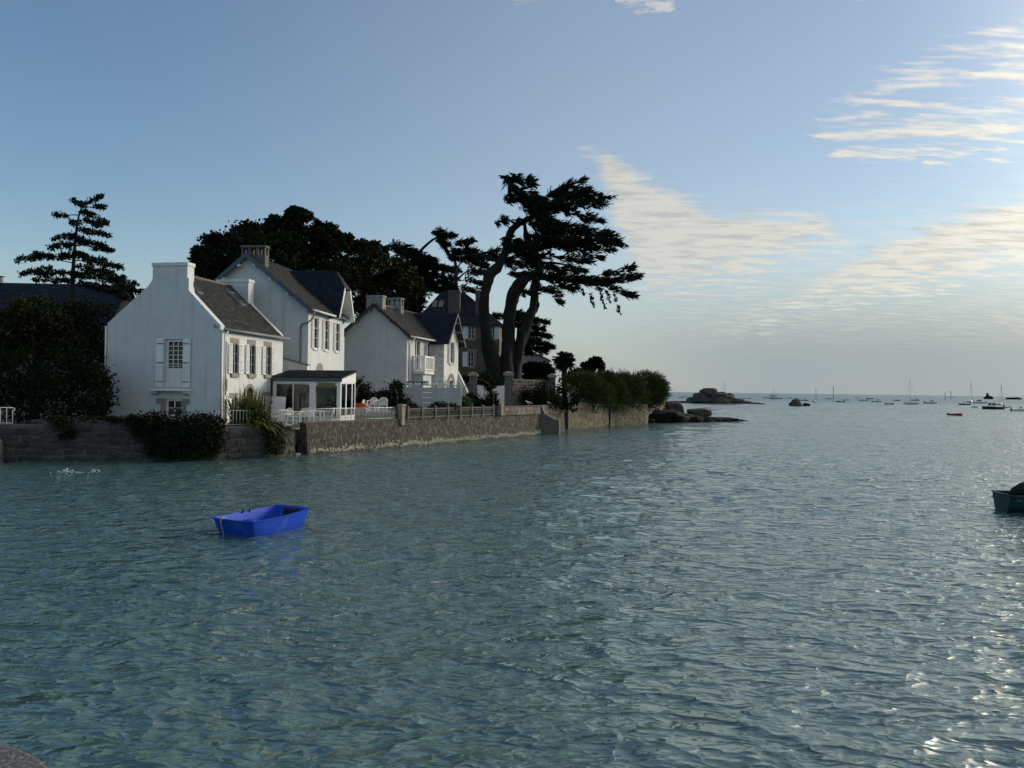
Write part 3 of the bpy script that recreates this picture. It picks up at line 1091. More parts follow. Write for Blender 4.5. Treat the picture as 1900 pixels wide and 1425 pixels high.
def house1():
    h = thing('white_house', 'small white house nearest the camera with blank gable and curved chimney', 'house', (-15.957, 42.0, GZ), -math.atan(0.19))
    D = -GZ
    x0, Ln, ze, zr, xr = -7.0, 7.12, 7.05, 10.15, -3.3
    mb = MB()
    go = [(-3.36, -2.24, 3.69, 6.36), (-3.25, -2.28, 2.10, 3.02)]
    facade(mb, O0, GU, GN, x0, 0, GZ - .3, 7.0, go, 0.24)
    prof = [(x0, 7.0), (0, 7.0), (0, 7.12), (-1.97, 9.06), (-1.97, 9.75), (-4.2, 9.75), (-4.30, 9.55), (-4.48, 9.32), (-4.8, 9.06), (x0, 7.26)]
    mb.prism([(x, 0, z) for x, z in prof], (0, 0.42, 0))
    fo = [(1.18, 1.83, 4.52, 6.22), (2.98, 3.68, 4.52, 6.25), (4.90, 5.60, 4.53, 6.26), (1.15, 1.80, 1.75, 3.14), (2.80, 3.50, 1.72, 3.75), (0.38, 0.66, 3.68, 4.10)]
    facade(mb, O0, FU, FX, 0, Ln, GZ - .3, 7.0, fo, 0.24)
    mb.add([(x0, 0, GZ), (x0, Ln, GZ), (x0, Ln, 7.0), (x0, 0, 7.0), (0, Ln, GZ), (0, Ln, 7.0)], [(0, 1, 2, 3), (1, 4, 5, 2)])
    mb.prism([(x, Ln - 0.42, z) for x, z in ((x0, 7.0), (0, 7.0), (0, 7.12), (xr, 10.25), (x0, 7.26))], (0, 0.42, 0))
    mb.build('wall', 'white', h, dz=D)
    roof_plane(h, (0.22, 0.42, 6.93), (0.22, Ln - 0.42, 6.93), (xr, Ln - 0.42, zr), (xr, 0.42, zr), 'slate', D, seed=3)
    roof_plane(h, (x0 - 0.2, Ln - 0.42, 7.1), (x0 - 0.2, 0.42, 7.1), (xr, 0.42, zr), (xr, Ln - 0.42, zr), 'slate', D, seed=4)
    mb = MB()
    for i in range(17):
        y = 0.42 + (Ln - 0.84) * i / 17
        y2 = 0.42 + (Ln - 0.84) * (i + 1) / 17
        mb.tube([(xr, y, zr + 0.0), (xr, y2 - 0.02, zr + 0.015)], 0.10, 8)
    mb.build('ridge_tiles', 'ridge', h, dz=D)
    c = chimney(h, -4.2, -2.06, -0.004, 0.62, 9.6, 10.42, 'white', 0.2, D, over=0.05)
    mb = MB()
    mb.prism([(-2.06, -0.003, 9.3), (-1.97, -0.003, 8.95), (-2.06, -0.003, 8.7)], (0, 0.6, 0))
    mb.build('chimney_shoulder', 'white', c, dz=D)
    chimney(h, -4.3, -2.1, Ln - 0.62, Ln + 0.02, 8.6, 10.42, 'white', 0.2, D, over=0.05)
    # gable door with shallow balcony
    mb = MB()
    A = lambda a, b, c_, d, n0, n1: mb.obox(O0, GU, GN, a, b, n0, n1, c_, d)
    A(-3.35, -3.24, 3.70, 6.35, -0.20, -0.12)
    A(-2.36, -2.25, 3.70, 6.35, -0.20, -0.12)
    A(-3.239, -2.361, 6.23, 6.35, -0.20, -0.12)
    A(-3.239, -2.361, 3.70, 4.76, -0.20, -0.14)
    A(-3.15, -2.45, 3.82, 4.62, -0.139, -0.12)
    for i in range(1, 3):
        u = -3.24 + 0.88 * i / 3
        A(u - 0.018, u + 0.018, 4.761, 6.229, -0.19, -0.15)
    for k in range(1, 6):
        z = 4.76 + 1.47 * k / 6
        A(-3.238, -2.362, z - 0.016, z + 0.016, -0.185, -0.155)
    dr = mb.build('balcony_door', 'wpaint', h, dz=D)
    mb = MB()
    mb.obox(O0, GU, GN, -3.24, -2.36, -0.215, -0.202, 4.76, 6.24)
    mb.build('pane', 'pane', dr, dz=D)
    for s, u in ((-1, -3.42), (1, -2.20)):
        shutter(h, O0, GU, GN, u, 0.44, 3.68, 6.38, R(2), s, False, 'wpaint', D, True)
    mb = MB()
    mb.obox(O0, GU, GN, -4.0, -1.70, 0.003, 0.42, 3.50, 3.62)
    bl = mb.build('balcony_ledge', 'wpaint', h, dz=D, bevel=0.01)
    for u in (-3.99, -2.08):
        mb = MB()
        mb.prism([(u, -0.002, 3.497), (u, -0.36, 3.497), (u, -0.30, 3.36), (u, -0.002, 3.27)], (0.34, 0, 0))
        mb.build('corbel', 'white', bl, dz=D)
    mb = MB()
    for (a, b) in (((-3.96, -0.02), (-3.96, -0.38)), ((-3.96, -0.38), (-1.74, -0.38)), ((-1.74, -0.38), (-1.74, -0.02))):
        mb.tube([(*a, 4.86), (*b, 4.86)], 0.016, 6)
        mb.tube([(*a, 3.72), (*b, 3.72)], 0.012, 6)
    for i in range(17):
        x = -3.96 + 2.22 * i / 16
        mb.tube([(x, -0.38, 3.62), (x, -0.38, 4.86)], 0.008, 5)
    mb.build('balcony_railing', 'wmetal', bl, dz=D)
    # low window with granite surround
    window(h, O0, GU, GN, -3.24, -2.29, 2.11, 3.01, 2, 2, 0.14, 0.07, dz=D)
    for (a, b, c_, d) in ((-3.84, -3.26, 2.76, 3.08), (-2.27, -1.79, 2.76, 3.08), (-3.58, -3.262, 2.03, 2.755), (-2.268, -2.0, 2.03, 2.755)):
        mb = MB()
        mb.obox(O0, GU, GN, a, b, -0.1, 0.025, c_, d)
        mb.build('granite_block', 'granite', h, dz=D, bevel=0.012)
    # sea front
    for k, (a, b, z0, z1) in enumerate(fo[:3]):
        window(h, O0, FU, FX, a, b, z0, z1, 2, 3, 0.08, 0.04, dz=D, fm='lead')
        zz = z0 + 0.02
        shutter(h, O0, FU, FX, a - 0.02, 0.40, zz, z1 - 0.02, R(4), -1, True, 'wpaint', D)
        shutter(h, O0, FU, FX, b + 0.02, 0.40, zz, z1 - 0.02, R(4), 1, True, 'wpaint', D)
        mb = MB()
        mb.obox(O0, FU, FX, a - 0.22, b + 0.06, -0.08, 0.022, z1 + 0.003, z1 + 0.30)
        mb.build('lintel', 'granite', h, dz=D, bevel=0.012)
        mb = MB()
        mb.prism([(0.10, a - 0.18, z0 - 0.003), (0.10, b + 0.06, z0 - 0.003), (0.10, b - 0.02, z0 - 0.22), (0.10, a - 0.06, z0 - 0.22)], (-0.15, 0, 0))
        mb.build('sill', 'granite', h, dz=D)
    window(h, O0, FU, FX, 1.15, 1.80, 1.76, 3.13, 1, 2, 0.2, 0.07, dz=D)
    shutter(h, O0, FU, FX, 1.10, 0.55, 1.75, 3.12, R(6), -1, False, 'wpaint', D)
    for (a, b, c_, d) in ((0.98, 1.86, 3.143, 3.42), (1.805, 1.98, 1.9, 3.14), (4.72, 5.55, 3.22, 3.50)):
        mb = MB()
        mb.obox(O0, FU, FX, a, b, -0.06, 0.03, c_, d)
        mb.build('lintel', 'granite', h, dz=D, bevel=0.012)
    mb = MB()
    mb.obox(O0, FU, FX, 0.38, 0.66, -0.2, -0.15, 3.68, 4.10)
    mb.build('small_window', 'pane', h, dz=D)
    mb = MB()
    for (a, b, c_, d) in ((0.30, 0.378, 3.62, 4.14), (0.662, 0.74, 3.62, 4.14), (0.30, 0.74, 4.142, 4.22), (0.30, 0.74, 3.54, 3.618)):
        mb.obox(O0, FU, FX, a, b, -0.02, 0.02, c_, d)
    mb.build('stone_frame', 'granite', h, dz=D)
    # arched door
    mb = MB()
    mb.obox(O0, FU, FX, 2.80, 3.50, -0.22, -0.16, 1.72, 3.75)
    mb.build('arched_door', 'dark', h, dz=D)
    nst = 9
    for i in range(nst):
        a0, a1 = math.pi * i / nst, math.pi * (i + 1) / nst - 0.03
        q = []
        for (r, a) in ((0.36, a0), (0.58, a0), (0.58, a1), (0.36, a1)):
            q.append((0.035, 3.15 - r * math.cos(a) * 0.98, 3.38 + r * math.sin(a)))
        mb = MB()
        mb.prism(q, (-0.2, 0, 0))
        mb.build('arch_stone', 'granite', h, dz=D)
    for s in (2.66, 3.50):
        for k in range(4):
            mb = MB()
            mb.obox(O0, FU, FX, s, s + 0.14, -0.1, 0.035, 1.75 + 0.40 * k, 2.14 + 0.40 * k)
            mb.build('jamb_stone', 'granite', h, dz=D)
    # skylights, gutter and pipes
    sl = (zr - 6.93) / (0.22 - xr)
    nn = Vector((sl, 0, 1)).normalized()
    for (ya, yb, xa, xb) in ((0.75, 1.25, -2.75, -1.95), (4.9, 5.5, -2.6, -1.75)):
        q = []
        for (x, y) in ((xa, ya), (xb, ya), (xb, yb), (xa, yb)):
            q.append(Vector((x, y, 6.93 + (0.22 - x) * sl)))
        mb = MB()
        mb.prism([p + nn * 0.03 for p in q], nn * 0.13)
        s = mb.build('skylight', 'lead', h, dz=D)
        c = sum(q, Vector()) / 4
        mb = MB()
        mb.prism([c + (p - c) * 0.84 + nn * 0.163 for p in q], nn * 0.012)
        mb.build('pane', 'pane', s, dz=D)
    mb = MB()
    mb.tube([(0.29, -0.05, 6.90), (0.29, Ln + 0.30, 6.87)], 0.085, 8)
    mb.build('gutter', 'lead', h, True, dz=D)
    pipe(h, [(0.29, 0.30, 6.85), (0.10, 0.26, 6.6), (0.09, 0.25, GZ)], 0.05, 'wpaint', dz=D)
    pipe(h, [(0.06, 0.08, 6.9), (0.06, 0.08, GZ)], 0.045, 'wpaint', dz=D)
    pipe(h, [(0.06, 0.48, 6.3), (0.06, 0.48, 3.3)], 0.03, 'lead', dz=D)
    pipe(h, [(x0 - 0.05, -0.05, 7.1), (x0 - 0.05, -0.05, 4.3)], 0.045, 'wpaint', dz=D)
    mb = MB()
    mb.box(-0.34, -0.22, -0.12, -0.003, 7.0, 7.16)
    mb.build('alarm_box', 'chim', h, dz=D)
    mb = MB()
    mb.box(-6.3, -6.18, -0.05, -0.003, 2.75, 2.95)
    mb.build('meter_box', 'chim', h, dz=D)
    return h


house1()


def gable_house_walls(mb, x0, Ln, ze_l, ze_r, xr, zr, zb, fo, go=()):
    facade(mb, O0, GU, GN, x0, 0, zb, min(ze_l, ze_r), go)
    mb.add([(x0, 0, min(ze_l, ze_r)), (0, 0, min(ze_l, ze_r)), (0, 0, ze_r), (xr, 0, zr), (x0, 0, ze_l)], [(0, 1, 2, 3, 4)])
    facade(mb, O0, FU, FX, 0, Ln, zb, ze_r, fo)
    mb.add([(x0, 0, zb), (x0, Ln, zb), (x0, Ln, ze_l), (x0, 0, ze_l)], [(0, 1, 2, 3)])
    mb.add([(x0, Ln, zb), (0, Ln, zb), (0, Ln, ze_r), (xr, Ln, zr), (x0, Ln, ze_l)], [(0, 1, 2, 3, 4)])


def house2():
    h = thing('white_house', 'tall white house behind, with blue-grey gable boards and three tall shuttered windows', 'house', (-13.352, 50.2, GZ), -math.atan(0.13))
    D = -GZ
    x0, Ln, xr, zr = -8.2, 6.75, -4.15, 12.55
    sl = (zr - 8.85) / (0.42 - xr)
    ze = zr + sl * xr
    fo = [(0.92, 1.64, 6.40, 8.48), (2.86, 3.62, 6.40, 8.48), (4.98, 5.75, 6.42, 8.48)]
    mb = MB()
    gable_house_walls(mb, x0, Ln, zr - sl * (xr - x0), ze, xr, zr, GZ - .3, fo)
    mb.build('wall', 'white', h, dz=D)
    y0 = -0.45
    roof_plane(h, (0.42, y0, 8.88), (0.42, Ln, 8.88), (xr, Ln, zr + .03), (xr, y0, zr + .03), 'slate', D, seed=7, thick=0.12)
    roof_plane(h, (x0 - 0.42, Ln, zr - sl * (xr - x0 + .42)), (x0 - 0.42, y0, zr - sl * (xr - x0 + .42)), (xr, y0, zr + .03), (xr, Ln, zr + .03), 'slate', D, seed=8, thick=0.12)
    # barge boards and brackets on the gable
    for s, xe in ((1, 0.45), (-1, x0 - 0.45)):
        mb = MB()
        e = zr - sl * abs(xe - xr)
        mb.prism([(xr, y0 - 0.003, zr + 0.02), (xe, y0 - 0.003, e + 0.02), (xe, y0 - 0.003, e - 0.28), (xr, y0 - 0.003, zr - 0.28)], (0, -0.05, 0))
        mb.build('barge_board', 'bluepaint', h, dz=D)
        for f in (0.12, 0.36, 0.62, 0.9):
            x = xr + (xe - xr) * f
            z = zr - sl * abs(x - xr) - 0.30
            mb = MB()
            mb.box(x - 0.09, x + 0.09, y0 + 0.02, -0.003, z - 0.14, z + 0.04)
            mb.build('bracket', 'white2', h, dz=D)
    chimney(h, -4.75, -3.1, 0.12, 0.68, 11.4, 13.0, 'granite_d', 0.14, D, True)
    # steep cross gable with clipped hip
    yc, ov = 5.28, 0.75
    hw, zb, zh, zt = 1.62, 8.70, 10.95, 12.25
    k = (zt - zb) / hw
    yh = (zt - zh) / k
    xa = -3.9
    mb = MB()
    mb.add([(0.006, yc - 1.42, ze - .2), (0.006, yc + 1.42, ze - .2), (0.006, yc + 1.42, 9.0), (0.006, yc + yh - .15, zh - .05), (0.006, yc - yh + .15, zh - .05), (0.006, yc - 1.42, 9.0)], [(0, 1, 2, 3, 4, 5)])
    mb.build('dormer_gable', 'white', h, dz=D)
    for sg, sd2 in ((-1, 9), (1, 11)):
        lo = [(xa, yc + sg * hw, zb), (ov, yc + sg * hw, zb), (ov, yc + sg * yh, zh), (xa, yc + sg * yh, zh)]
        hi = [(xa, yc + sg * yh, zh), (ov, yc + sg * yh, zh), (ov - 0.85, yc + sg * .02, zt), (xa, yc + sg * .02, zt)]
        if sg > 0:
            lo, hi = [[q[1], q[0], q[3], q[2]] for q in (lo, hi)]
        roof_plane(h, *lo, 'slate_n', D, seed=sd2, name='dormer_roof')
        roof_plane(h, *hi, 'slate_n', D, seed=sd2 + 1, name='dormer_roof')
    roof_plane(h, (ov, yc - yh, zh), (ov, yc + yh, zh), (ov - 0.85, yc + .02, zt), (ov - 0.85, yc - .02, zt), 'slate', D, seed=13, name='dormer_hip')
    mb = MB()
    for s in (-1, 1):
        mb.prism([(ov - 0.02, yc + s * hw, zb - .02), (ov - 0.02, yc + s * yh, zh), (ov - 0.02, yc + s * (yh - .12), zh - .25), (ov - 0.02, yc + s * (hw - .12), zb - .02)], (0.05, 0, 0))
    mb.build('dormer_barge_board', 'wpaint', h, dz=D)
    mb = MB()
    for s in (-1, 1):
        mb.prism([(0.01, yc + s * (hw - .05), zb - .06), (0.01, yc + s * (yh - .02), zh - .10), (0.01, yc + s * (yh - .08), zh - .13), (0.01, yc + s * (hw - .11), zb - .09)], (ov - 0.04, 0, 0))
    mb.build('soffit', 'wpaint', h, dz=D)
    for k_, (a, b, z0, z1) in enumerate(fo):
        window(h, O0, FU, FX, a, b, z0, z1, 1, 3, 0.07, 0.05, dz=D)
        shutter(h, O0, FU, FX, a - 0.02, 0.42, z0 + .02, z1 - .02, R(4), -1, True, 'wpaint', D)
        shutter(h, O0, FU, FX, b + 0.02, 0.40, z0 + .02, z1 - .02, R(6), 1, True, 'wpaint', D)
        mb = MB()
        mb.obox(O0, FU, FX, a - 0.1, b + 0.1, 0.003, 0.09, z0 - 0.12, z0 - 0.003)
        mb.build('sill', 'white2', h, dz=D)
    mb = MB()
    mb.prism([(0.04, 1.45 + 0.62 + 0.62 * math.cos(a), 4.85 + 0.62 * math.sin(a)) for a in [math.pi * i / 10 for i in range(11)]], (-0.03, 0, 0))
    mb.build('arched_window_head', 'granite', h, dz=D)
    mb = MB()
    mb.tube([(0.50, y0, 8.80), (0.50, 3.6, 8.78)], 0.08, 8)
    mb.build('gutter', 'wmetal', h, True, dz=D)
    pipe(h, [(0.50, -0.2, 8.75), (0.40, -0.15, 8.35), (0.06, -0.1, 8.05), (-0.45, -0.07, 7.9), (-0.5, -0.07, 7.6), (-0.5, -0.07, GZ)], 0.05, 'lead', dz=D)
    # low lean-to wall against the gable
    mb = MB()
    mb.prism([(-1.9, -0.02, GZ), (0.12, -0.02, GZ), (0.12, -0.02, 5.2), (-1.9, -0.02, 5.72)], (0, -0.35, 0))
    mb.build('lean_to_wall', 'white2', h, dz=D)
    mb = MB()
    mb.prism([(-1.92, 0.0, 5.723), (0.18, 0.0, 5.203), (0.18, 0.0, 5.29), (-1.92, 0.0, 5.81)], (0, -0.42, 0))
    mb.build('lean_to_coping', 'lead', h, dz=D)
    return h


house2()


def house3():
    h = thing('white_house', 'grey-white house with balcony and projecting navy-roofed wing beside the cypress', 'house', (-8.235, 60.0, GZ), -math.atan(0.28))
    D = -GZ
    x0, Ln, xr, zr = -5.4, 9.0, -2.75, 10.45
    sl = (zr - 7.9) / (0.40 - xr)
    ze = zr + sl * xr
    fo = [(1.62, 2.70, 5.25, 7.66), (4.1, 5.1, 5.25, 7.66), (1.9, 2.9, 1.75, 4.5)]
    mb = MB()
    gable_house_walls(mb, x0, Ln, zr - sl * (xr - x0), ze, xr, zr, GZ - .3, fo)
    mb.build('wall', 'grey_render', h, dz=D)
    y0 = -0.35
    roof_plane(h, (0.40, y0, 7.93), (0.40, Ln, 7.93), (xr, Ln, zr + .03), (xr, y0, zr + .03), 'slate', D, seed=17, thick=0.12)
    roof_plane(h, (x0 - 0.4, Ln, zr - sl * (xr - x0 + .4)), (x0 - 0.4, y0, zr - sl * (xr - x0 + .4)), (xr, y0, zr + .03), (xr, Ln, zr + .03), 'slate', D, seed=18, thick=0.12)
    mb = MB()
    for i in range(26):
        y = y0 + (Ln - y0) * i / 26
        mb.tube([(xr, y, zr + 0.03), (xr, y + (Ln - y0) / 26 - .02, zr + 0.05)], 0.09, 6)
    mb.build('ridge_tiles', 'ridge', h, dz=D)
    for s, xe in ((1, 0.42), (-1, x0 - 0.42)):
        mb = MB()
        e = zr - sl * abs(xe - xr)
        mb.prism([(xr, y0 - .003, zr + 0.02), (xe, y0 - .003, e + 0.02), (xe, y0 - .003, e - 0.2), (xr, y0 - .003, zr - 0.2)], (0, -0.04, 0))
        mb.build('barge_board', 'iron', h, dz=D)
        for f in (0.12, 0.45, 0.85):
            x = xr + (xe - xr) * f
            z = zr - sl * abs(x - xr) - 0.22
            mb = MB()
            mb.box(x - 0.07, x + 0.07, y0 + 0.02, -0.003, z - 0.12, z + 0.04)
            mb.build('bracket', 'granite', h, dz=D)
    chimney(h, -3.6, -2.2, 0.15, 0.75, 9.3, 11.0, 'chim', 0.16, D)
    chimney(h, -3.45, -2.25, 3.8, 4.4, 9.6, 11.25, 'chim', 0.14, D, True)
    # quoins on the gable edge
    for k in range(13):
        mb = MB()
        ww = 0.32 if k % 2 else 0.2
        mb.box(-ww, -0.02, -0.018, -0.002, 2.2 + 0.42 * k, 2.55 + 0.42 * k)
        mb.build('quoin', 'grey_render', h, dz=D)
    # projecting wing
    wy0, wy1, wx = 5.38, 8.95, 1.06
    yc = (wy0 + wy1) / 2 - .05
    wz = 10.40
    wo = [(6.75, 7.75, 6.02, 7.86), (6.62, 7.68, 2.3, 4.55)]
    mb = MB()
    facade(mb, (wx, 0, 0), FU, FX, wy0, wy1, GZ - .3, 7.85, wo)
    k = (wz - 7.6) / 2.25
    mb.add([(wx, wy0, 7.85), (wx, wy1, 7.85), (wx, wy1, wz - k * (wy1 - yc) - .1), (wx, yc, wz - .1), (wx, wy0, wz - k * (yc - wy0) - .1)], [(0, 1, 2, 3, 4)])
    mb.add([(0, wy0, GZ), (wx, wy0, GZ), (wx, wy0, 7.95), (0, wy0, 7.95)], [(0, 1, 2, 3)])
    mb.add([(wx, wy1, GZ), (0, wy1, GZ), (0, wy1, 7.95), (wx, wy1, 7.95)], [(0, 1, 2, 3)])
    mb.build('wing_wall', 'white2', h, dz=D)
    ov = 1.62
    roof_plane(h, (-2.7, yc - 2.25, 7.6), (ov, yc - 2.25, 7.6), (ov, yc - .02, wz), (-2.7, yc - .02, wz), 'slate_n', D, seed=19, name='wing_roof')
    roof_plane(h, (ov, yc + 2.25, 7.6), (-2.7, yc + 2.25, 7.6), (-2.7, yc + .02, wz), (ov, yc + .02, wz), 'slate_n', D, seed=20, name='wing_roof')
    mb = MB()
    for s in (-1, 1):
        mb.prism([(ov + .004, yc + s * 2.25, 7.52), (ov + .004, yc + s * .01, wz - .05), (ov + .004, yc + s * .01, wz - .25), (ov + .004, yc + s * 2.10, 7.48)], (0.04, 0, 0))
    mb.build('wing_barge_board', 'chim', h, dz=D)
    for s in (-1, 1):
        for f in (0.25, 0.55, 0.85):
            mb = MB()
            y = yc + s * 2.0 * f
            z = wz - k * 2.0 * f - .22
            mb.box(wx + .003, ov - .02, y - .06, y + .06, z - .1, z + .03)
            mb.build('purlin_end', 'chim', h, dz=D)
    OW = (wx, 0, 0)
    window(h, OW, FU, FX, *wo[0], 2, 3, 0.14, 0.06, dz=D, sill='white2')
    shutter(h, OW, FU, FX, wo[0][0] - .02, 0.5, 6.03, 7.84, R(10), -1, True, 'wpaint', D)
    shutter(h, OW, FU, FX, wo[0][1] + .02, 0.5, 6.03, 7.84, R(12), 1, True, 'wpaint', D)
    window(h, OW, FU, FX, *wo[1], 2, 1, 0.18, 0.08, dz=D)
    for i in range(7):
        a0, a1 = math.pi * i / 7, math.pi * (i + 1) / 7 - 0.04
        q = [(wx + .03, 7.15 - r * math.cos(a) * 1.0, 4.25 + r * 0.95 * math.sin(a)) for r, a in ((0.53, a0), (0.95, a0), (0.95, a1), (0.53, a1))]
        mb = MB()
        mb.prism(q, (-.06, 0, 0))
        mb.build('arch_stone', 'granite', h, dz=D)
    for s in (6.22, 7.70):
        for k_ in range(4):
            mb = MB()
            mb.obox(OW, FU, FX, s, s + 0.38, -.05, 0.03, 2.3 + .48 * k_, 2.76 + .48 * k_)
            mb.build('jamb_stone', 'granite', h, dz=D)
    for k_ in range(9):
        mb = MB()
        mb.box(0.72 - (k_ % 2) * .12, 1.03, wy0 - .016, wy0 - .002, 2.4 + .58 * k_, 2.78 + .58 * k_)
        mb.build('quoin', 'grey_render', h, dz=D)
    # low sloping wall at the far corner of the wing
    mb = MB()
    mb.prism([(wx - .05, wy1 + .01, GZ), (wx - .05, wy1 + .01, 5.4), (wx + 1.2, wy1 + .01, 3.0), (wx + 1.2, wy1 + .01, GZ)], (0, 0.3, 0))
    mb.build('sloping_side_wall', 'white2', h, dz=D)
    # recessed doors and balcony
    for (a, b, z0, z1) in fo[:2]:
        window(h, O0, FU, FX, a, b, z0, z1, 2, 2, 0.14, 0.07, name='balcony_door', dz=D)
    shutter(h, O0, FU, FX, 4.08, 0.5, 5.3, 7.6, R(20), -1, True, 'wpaint', D)
    shutter(h, O0, FU, FX, 5.12, 0.5, 5.0, 7.6, R(80), 1, True, 'wpaint', D)
    window(h, O0, FU, FX, *fo[2], 2, 2, 0.14, 0.07, dz=D)
    mb = MB()
    mb.box(0.004, 1.05, 1.15, 3.2, 4.95, 5.22)
    bal = mb.build('balcony_slab', 'white2', h, dz=D, bevel=0.02)
    mb = MB()
    mb.box(0.004, 0.86, 1.3, 3.05, GZ, 4.947)
    mb.build('porch_base', 'grey_render', h, dz=D)
    mb = MB()
    for (xx, yy) in ((1.0, 1.2), (1.0, 3.13), (0.06, 1.2)):
        mb.box(xx - .06, xx + .06, yy - .06, yy + .06, 5.223, 6.45)
    mb.box(0.121, .939, 1.16, 1.24, 6.28, 6.40)
    mb.box(0.121, .939, 1.17, 1.23, 5.28, 5.36)
    mb.box(0.121, .939, 1.17, 1.23, 5.95, 6.0)
    mb.box(0.96, 1.04, 1.261, 3.069, 6.28, 6.40)
    mb.box(0.97, 1.03, 1.261, 3.069, 5.28, 5.36)
    for i in range(8):
        y = 1.4 + 1.6 * i / 7
        mb.box(0.975, 1.025, y - .035, y + .035, 5.361, 6.279)
    for i in range(6):
        x = 0.2 + 0.66 * i / 5
        mb.box(x - .025, x + .025, 1.175, 1.225, 5.361, 5.949)
    for i in range(3):
        x = 0.26 + 0.27 * i
        mb.lathe([(0.09, -.02), (0.11, -.02), (0.11, .02), (0.09, .02)], (0, 0, 0), 10)
        # rings stand upright in the side panel
        for q in range(len(mb.v) - 40, len(mb.v)):
            a, b, c = mb.v[q]
            mb.v[q] = (x + a, 1.2 + c, 6.14 + b)
    mb.build('balcony_railing', 'wpaint', bal, dz=D)
    mb = MB()
    mb.tube([(0.46, y0, 7.84), (0.46, 5.0, 7.82)], 0.075, 8)
    mb.build('gutter', 'wmetal', h, True, dz=D)
    pipe(h, [(0.46, 0.5, 7.8), (0.3, 0.5, 7.6), (0.08, 0.42, 7.3), (0.08, 0.42, GZ)], 0.06, 'wpaint', dz=D)
    return h


house3()


def veranda():
    h = thing('glazed_veranda', 'glazed white veranda with dark slate lean-to roof behind the railing', 'veranda', (-10.4, 46.76, GZ), -math.atan(0.19))
    D = -GZ
    x0, dp = -4.45, 2.32
    roof_plane(h, (x0 - .1, -0.14, 4.42), (0.12, -0.14, 4.42), (0.12, dp + .02, 4.90), (x0 - .1, dp + .02, 4.90), 'slate_d', D, seed=30, sw=.3, ex=.2)
    mb = MB()
    mb.box(x0 - .08, 0.10, -0.13, -0.06, 4.16, 4.40)
    mb.build('fascia', 'bluepaint', h, dz=D)
    posts = [(-4.45, -4.28), (-2.0, -1.63), (-0.24, 0.0)]
    for a, b in posts:
        mb = MB()
        mb.box(a, b, -0.04, 0.10, GZ, 4.155)
        mb.build('post', 'wpaint', h, dz=D)
    mb = MB()
    mb.box(-4.279, -2.001, -0.03, 0.09, 4.05, 4.155)
    mb.box(-1.629, -0.241, -0.03, 0.09, 4.10, 4.155)
    for (x, s) in ((-2.0, -1), (-1.63, 1), (-0.24, -1)):
        mb.prism([(x, -0.03, 4.05), (x + s * 0.16, -0.03, 4.05), (x + s * 0.16, -0.03, 4.049), (x, -0.03, 3.88)], (0, 0.12, 0))
    mb.build('lintel_beam', 'wpaint', h, dz=D)
    for (a, b) in ((-4.27, -3.12), (-3.12, -2.01)):
        mb = MB()
        for (p, q, c, d) in ((a, a + .05, GZ, 4.04), (b - .05, b, GZ, 4.04), (a + .051, b - .051, 3.98, 4.04), (a + .051, b - .051, GZ, GZ + .12)):
            mb.box(p, q, 0.0, 0.04, c, d)
        sd_ = mb.build('sliding_door', 'wmetal', h, dz=D)
        mb = MB()
        mb.box(a + .05, b - .05, 0.014, 0.022, GZ + .12, 3.98)
        mb.build('pane', 'glass', sd_, dz=D)
    mb = MB()
    mb.box(-1.628, -.242, 0.014, 0.022, GZ + .35, 4.09)
    mb.build('pane', 'glass', h, dz=D)
    mb = MB()
    mb.box(-1.628, -.242, 0.0, 0.06, GZ, GZ + .349)
    mb.build('plinth', 'wpaint', h, dz=D)
    # sea side
    for k in range(5):
        mb = MB()
        za, zb = 4.13 + .15 * k, 4.125 + .15 * (k + 1)
        y_of = lambda z: max(0.0, (z - 4.36) / (4.86 - 4.36) * dp)
        if y_of(za) < dp - .05:
            mb.prism([(0.012 - .004 * (k % 2), max(0.101, y_of(za)), za), (0.012 - .004 * (k % 2), dp, za), (0.012 - .004 * (k % 2), dp, min(zb, 4.84)), (0.012 - .004 * (k % 2), max(0.101, min(dp, y_of(min(zb, 4.84)))), min(zb, 4.84))], (-0.03, 0, 0))
            mb.build('cladding_board', 'wpaint', h, dz=D)
    for (a, b) in ((0.78, 0.90), (1.72, 1.82), (2.20, 2.32)):
        mb = MB()
        mb.box(-0.09, 0.0, a, b, GZ, 4.125)
        mb.build('post', 'wpaint', h, dz=D)
    for (a, b) in ((0.101, .779), (.901, 1.719), (1.821, 2.199)):
        mb = MB()
        mb.box(-.05, -.042, a, b, GZ + .42, 4.04)
        mb.build('pane', 'glass', h, dz=D)
        mb = MB()
        mb.box(-.07, -.02, a, b, 4.041, 4.12)
        mb.build('top_rail', 'wpaint', h, dz=D)
        mb = MB()
        mb.box(-.07, -.02, a, b, GZ, GZ + .419)
        mb.build('plinth', 'wpaint', h, dz=D)
    # inside: back wall, left wall, floor, shelf and picture
    mb = MB()
    mb.box(x0, 0, dp - .06, dp, GZ, 4.82)
    mb.box(x0 - .05, x0, 0.1, dp, GZ, 4.5)
    mb.box(x0, 0, 0.05, dp - .07, GZ - .05, GZ + .02)
    mb.build('inner_wall', 'iw', h, dz=D)
    mb = MB()
    mb.box(-1.15, -.55, dp - .09, dp - .065, 3.35, 3.95)
    mb.build('picture_frame', 'wood_int', h, dz=D)
    mb = MB()
    mb.box(-2.75, -2.35, dp - .35, dp - .08, GZ + .02, 3.3)
    mb.build('cupboard', 'wood_int', h, dz=D)
    mb = MB()
    mb.tube([(-4.50, -.10, 4.2), (-4.50, -.10, GZ)], 0.04, 8)
    mb.build('downpipe', 'iron', h, True, dz=D)
    return h


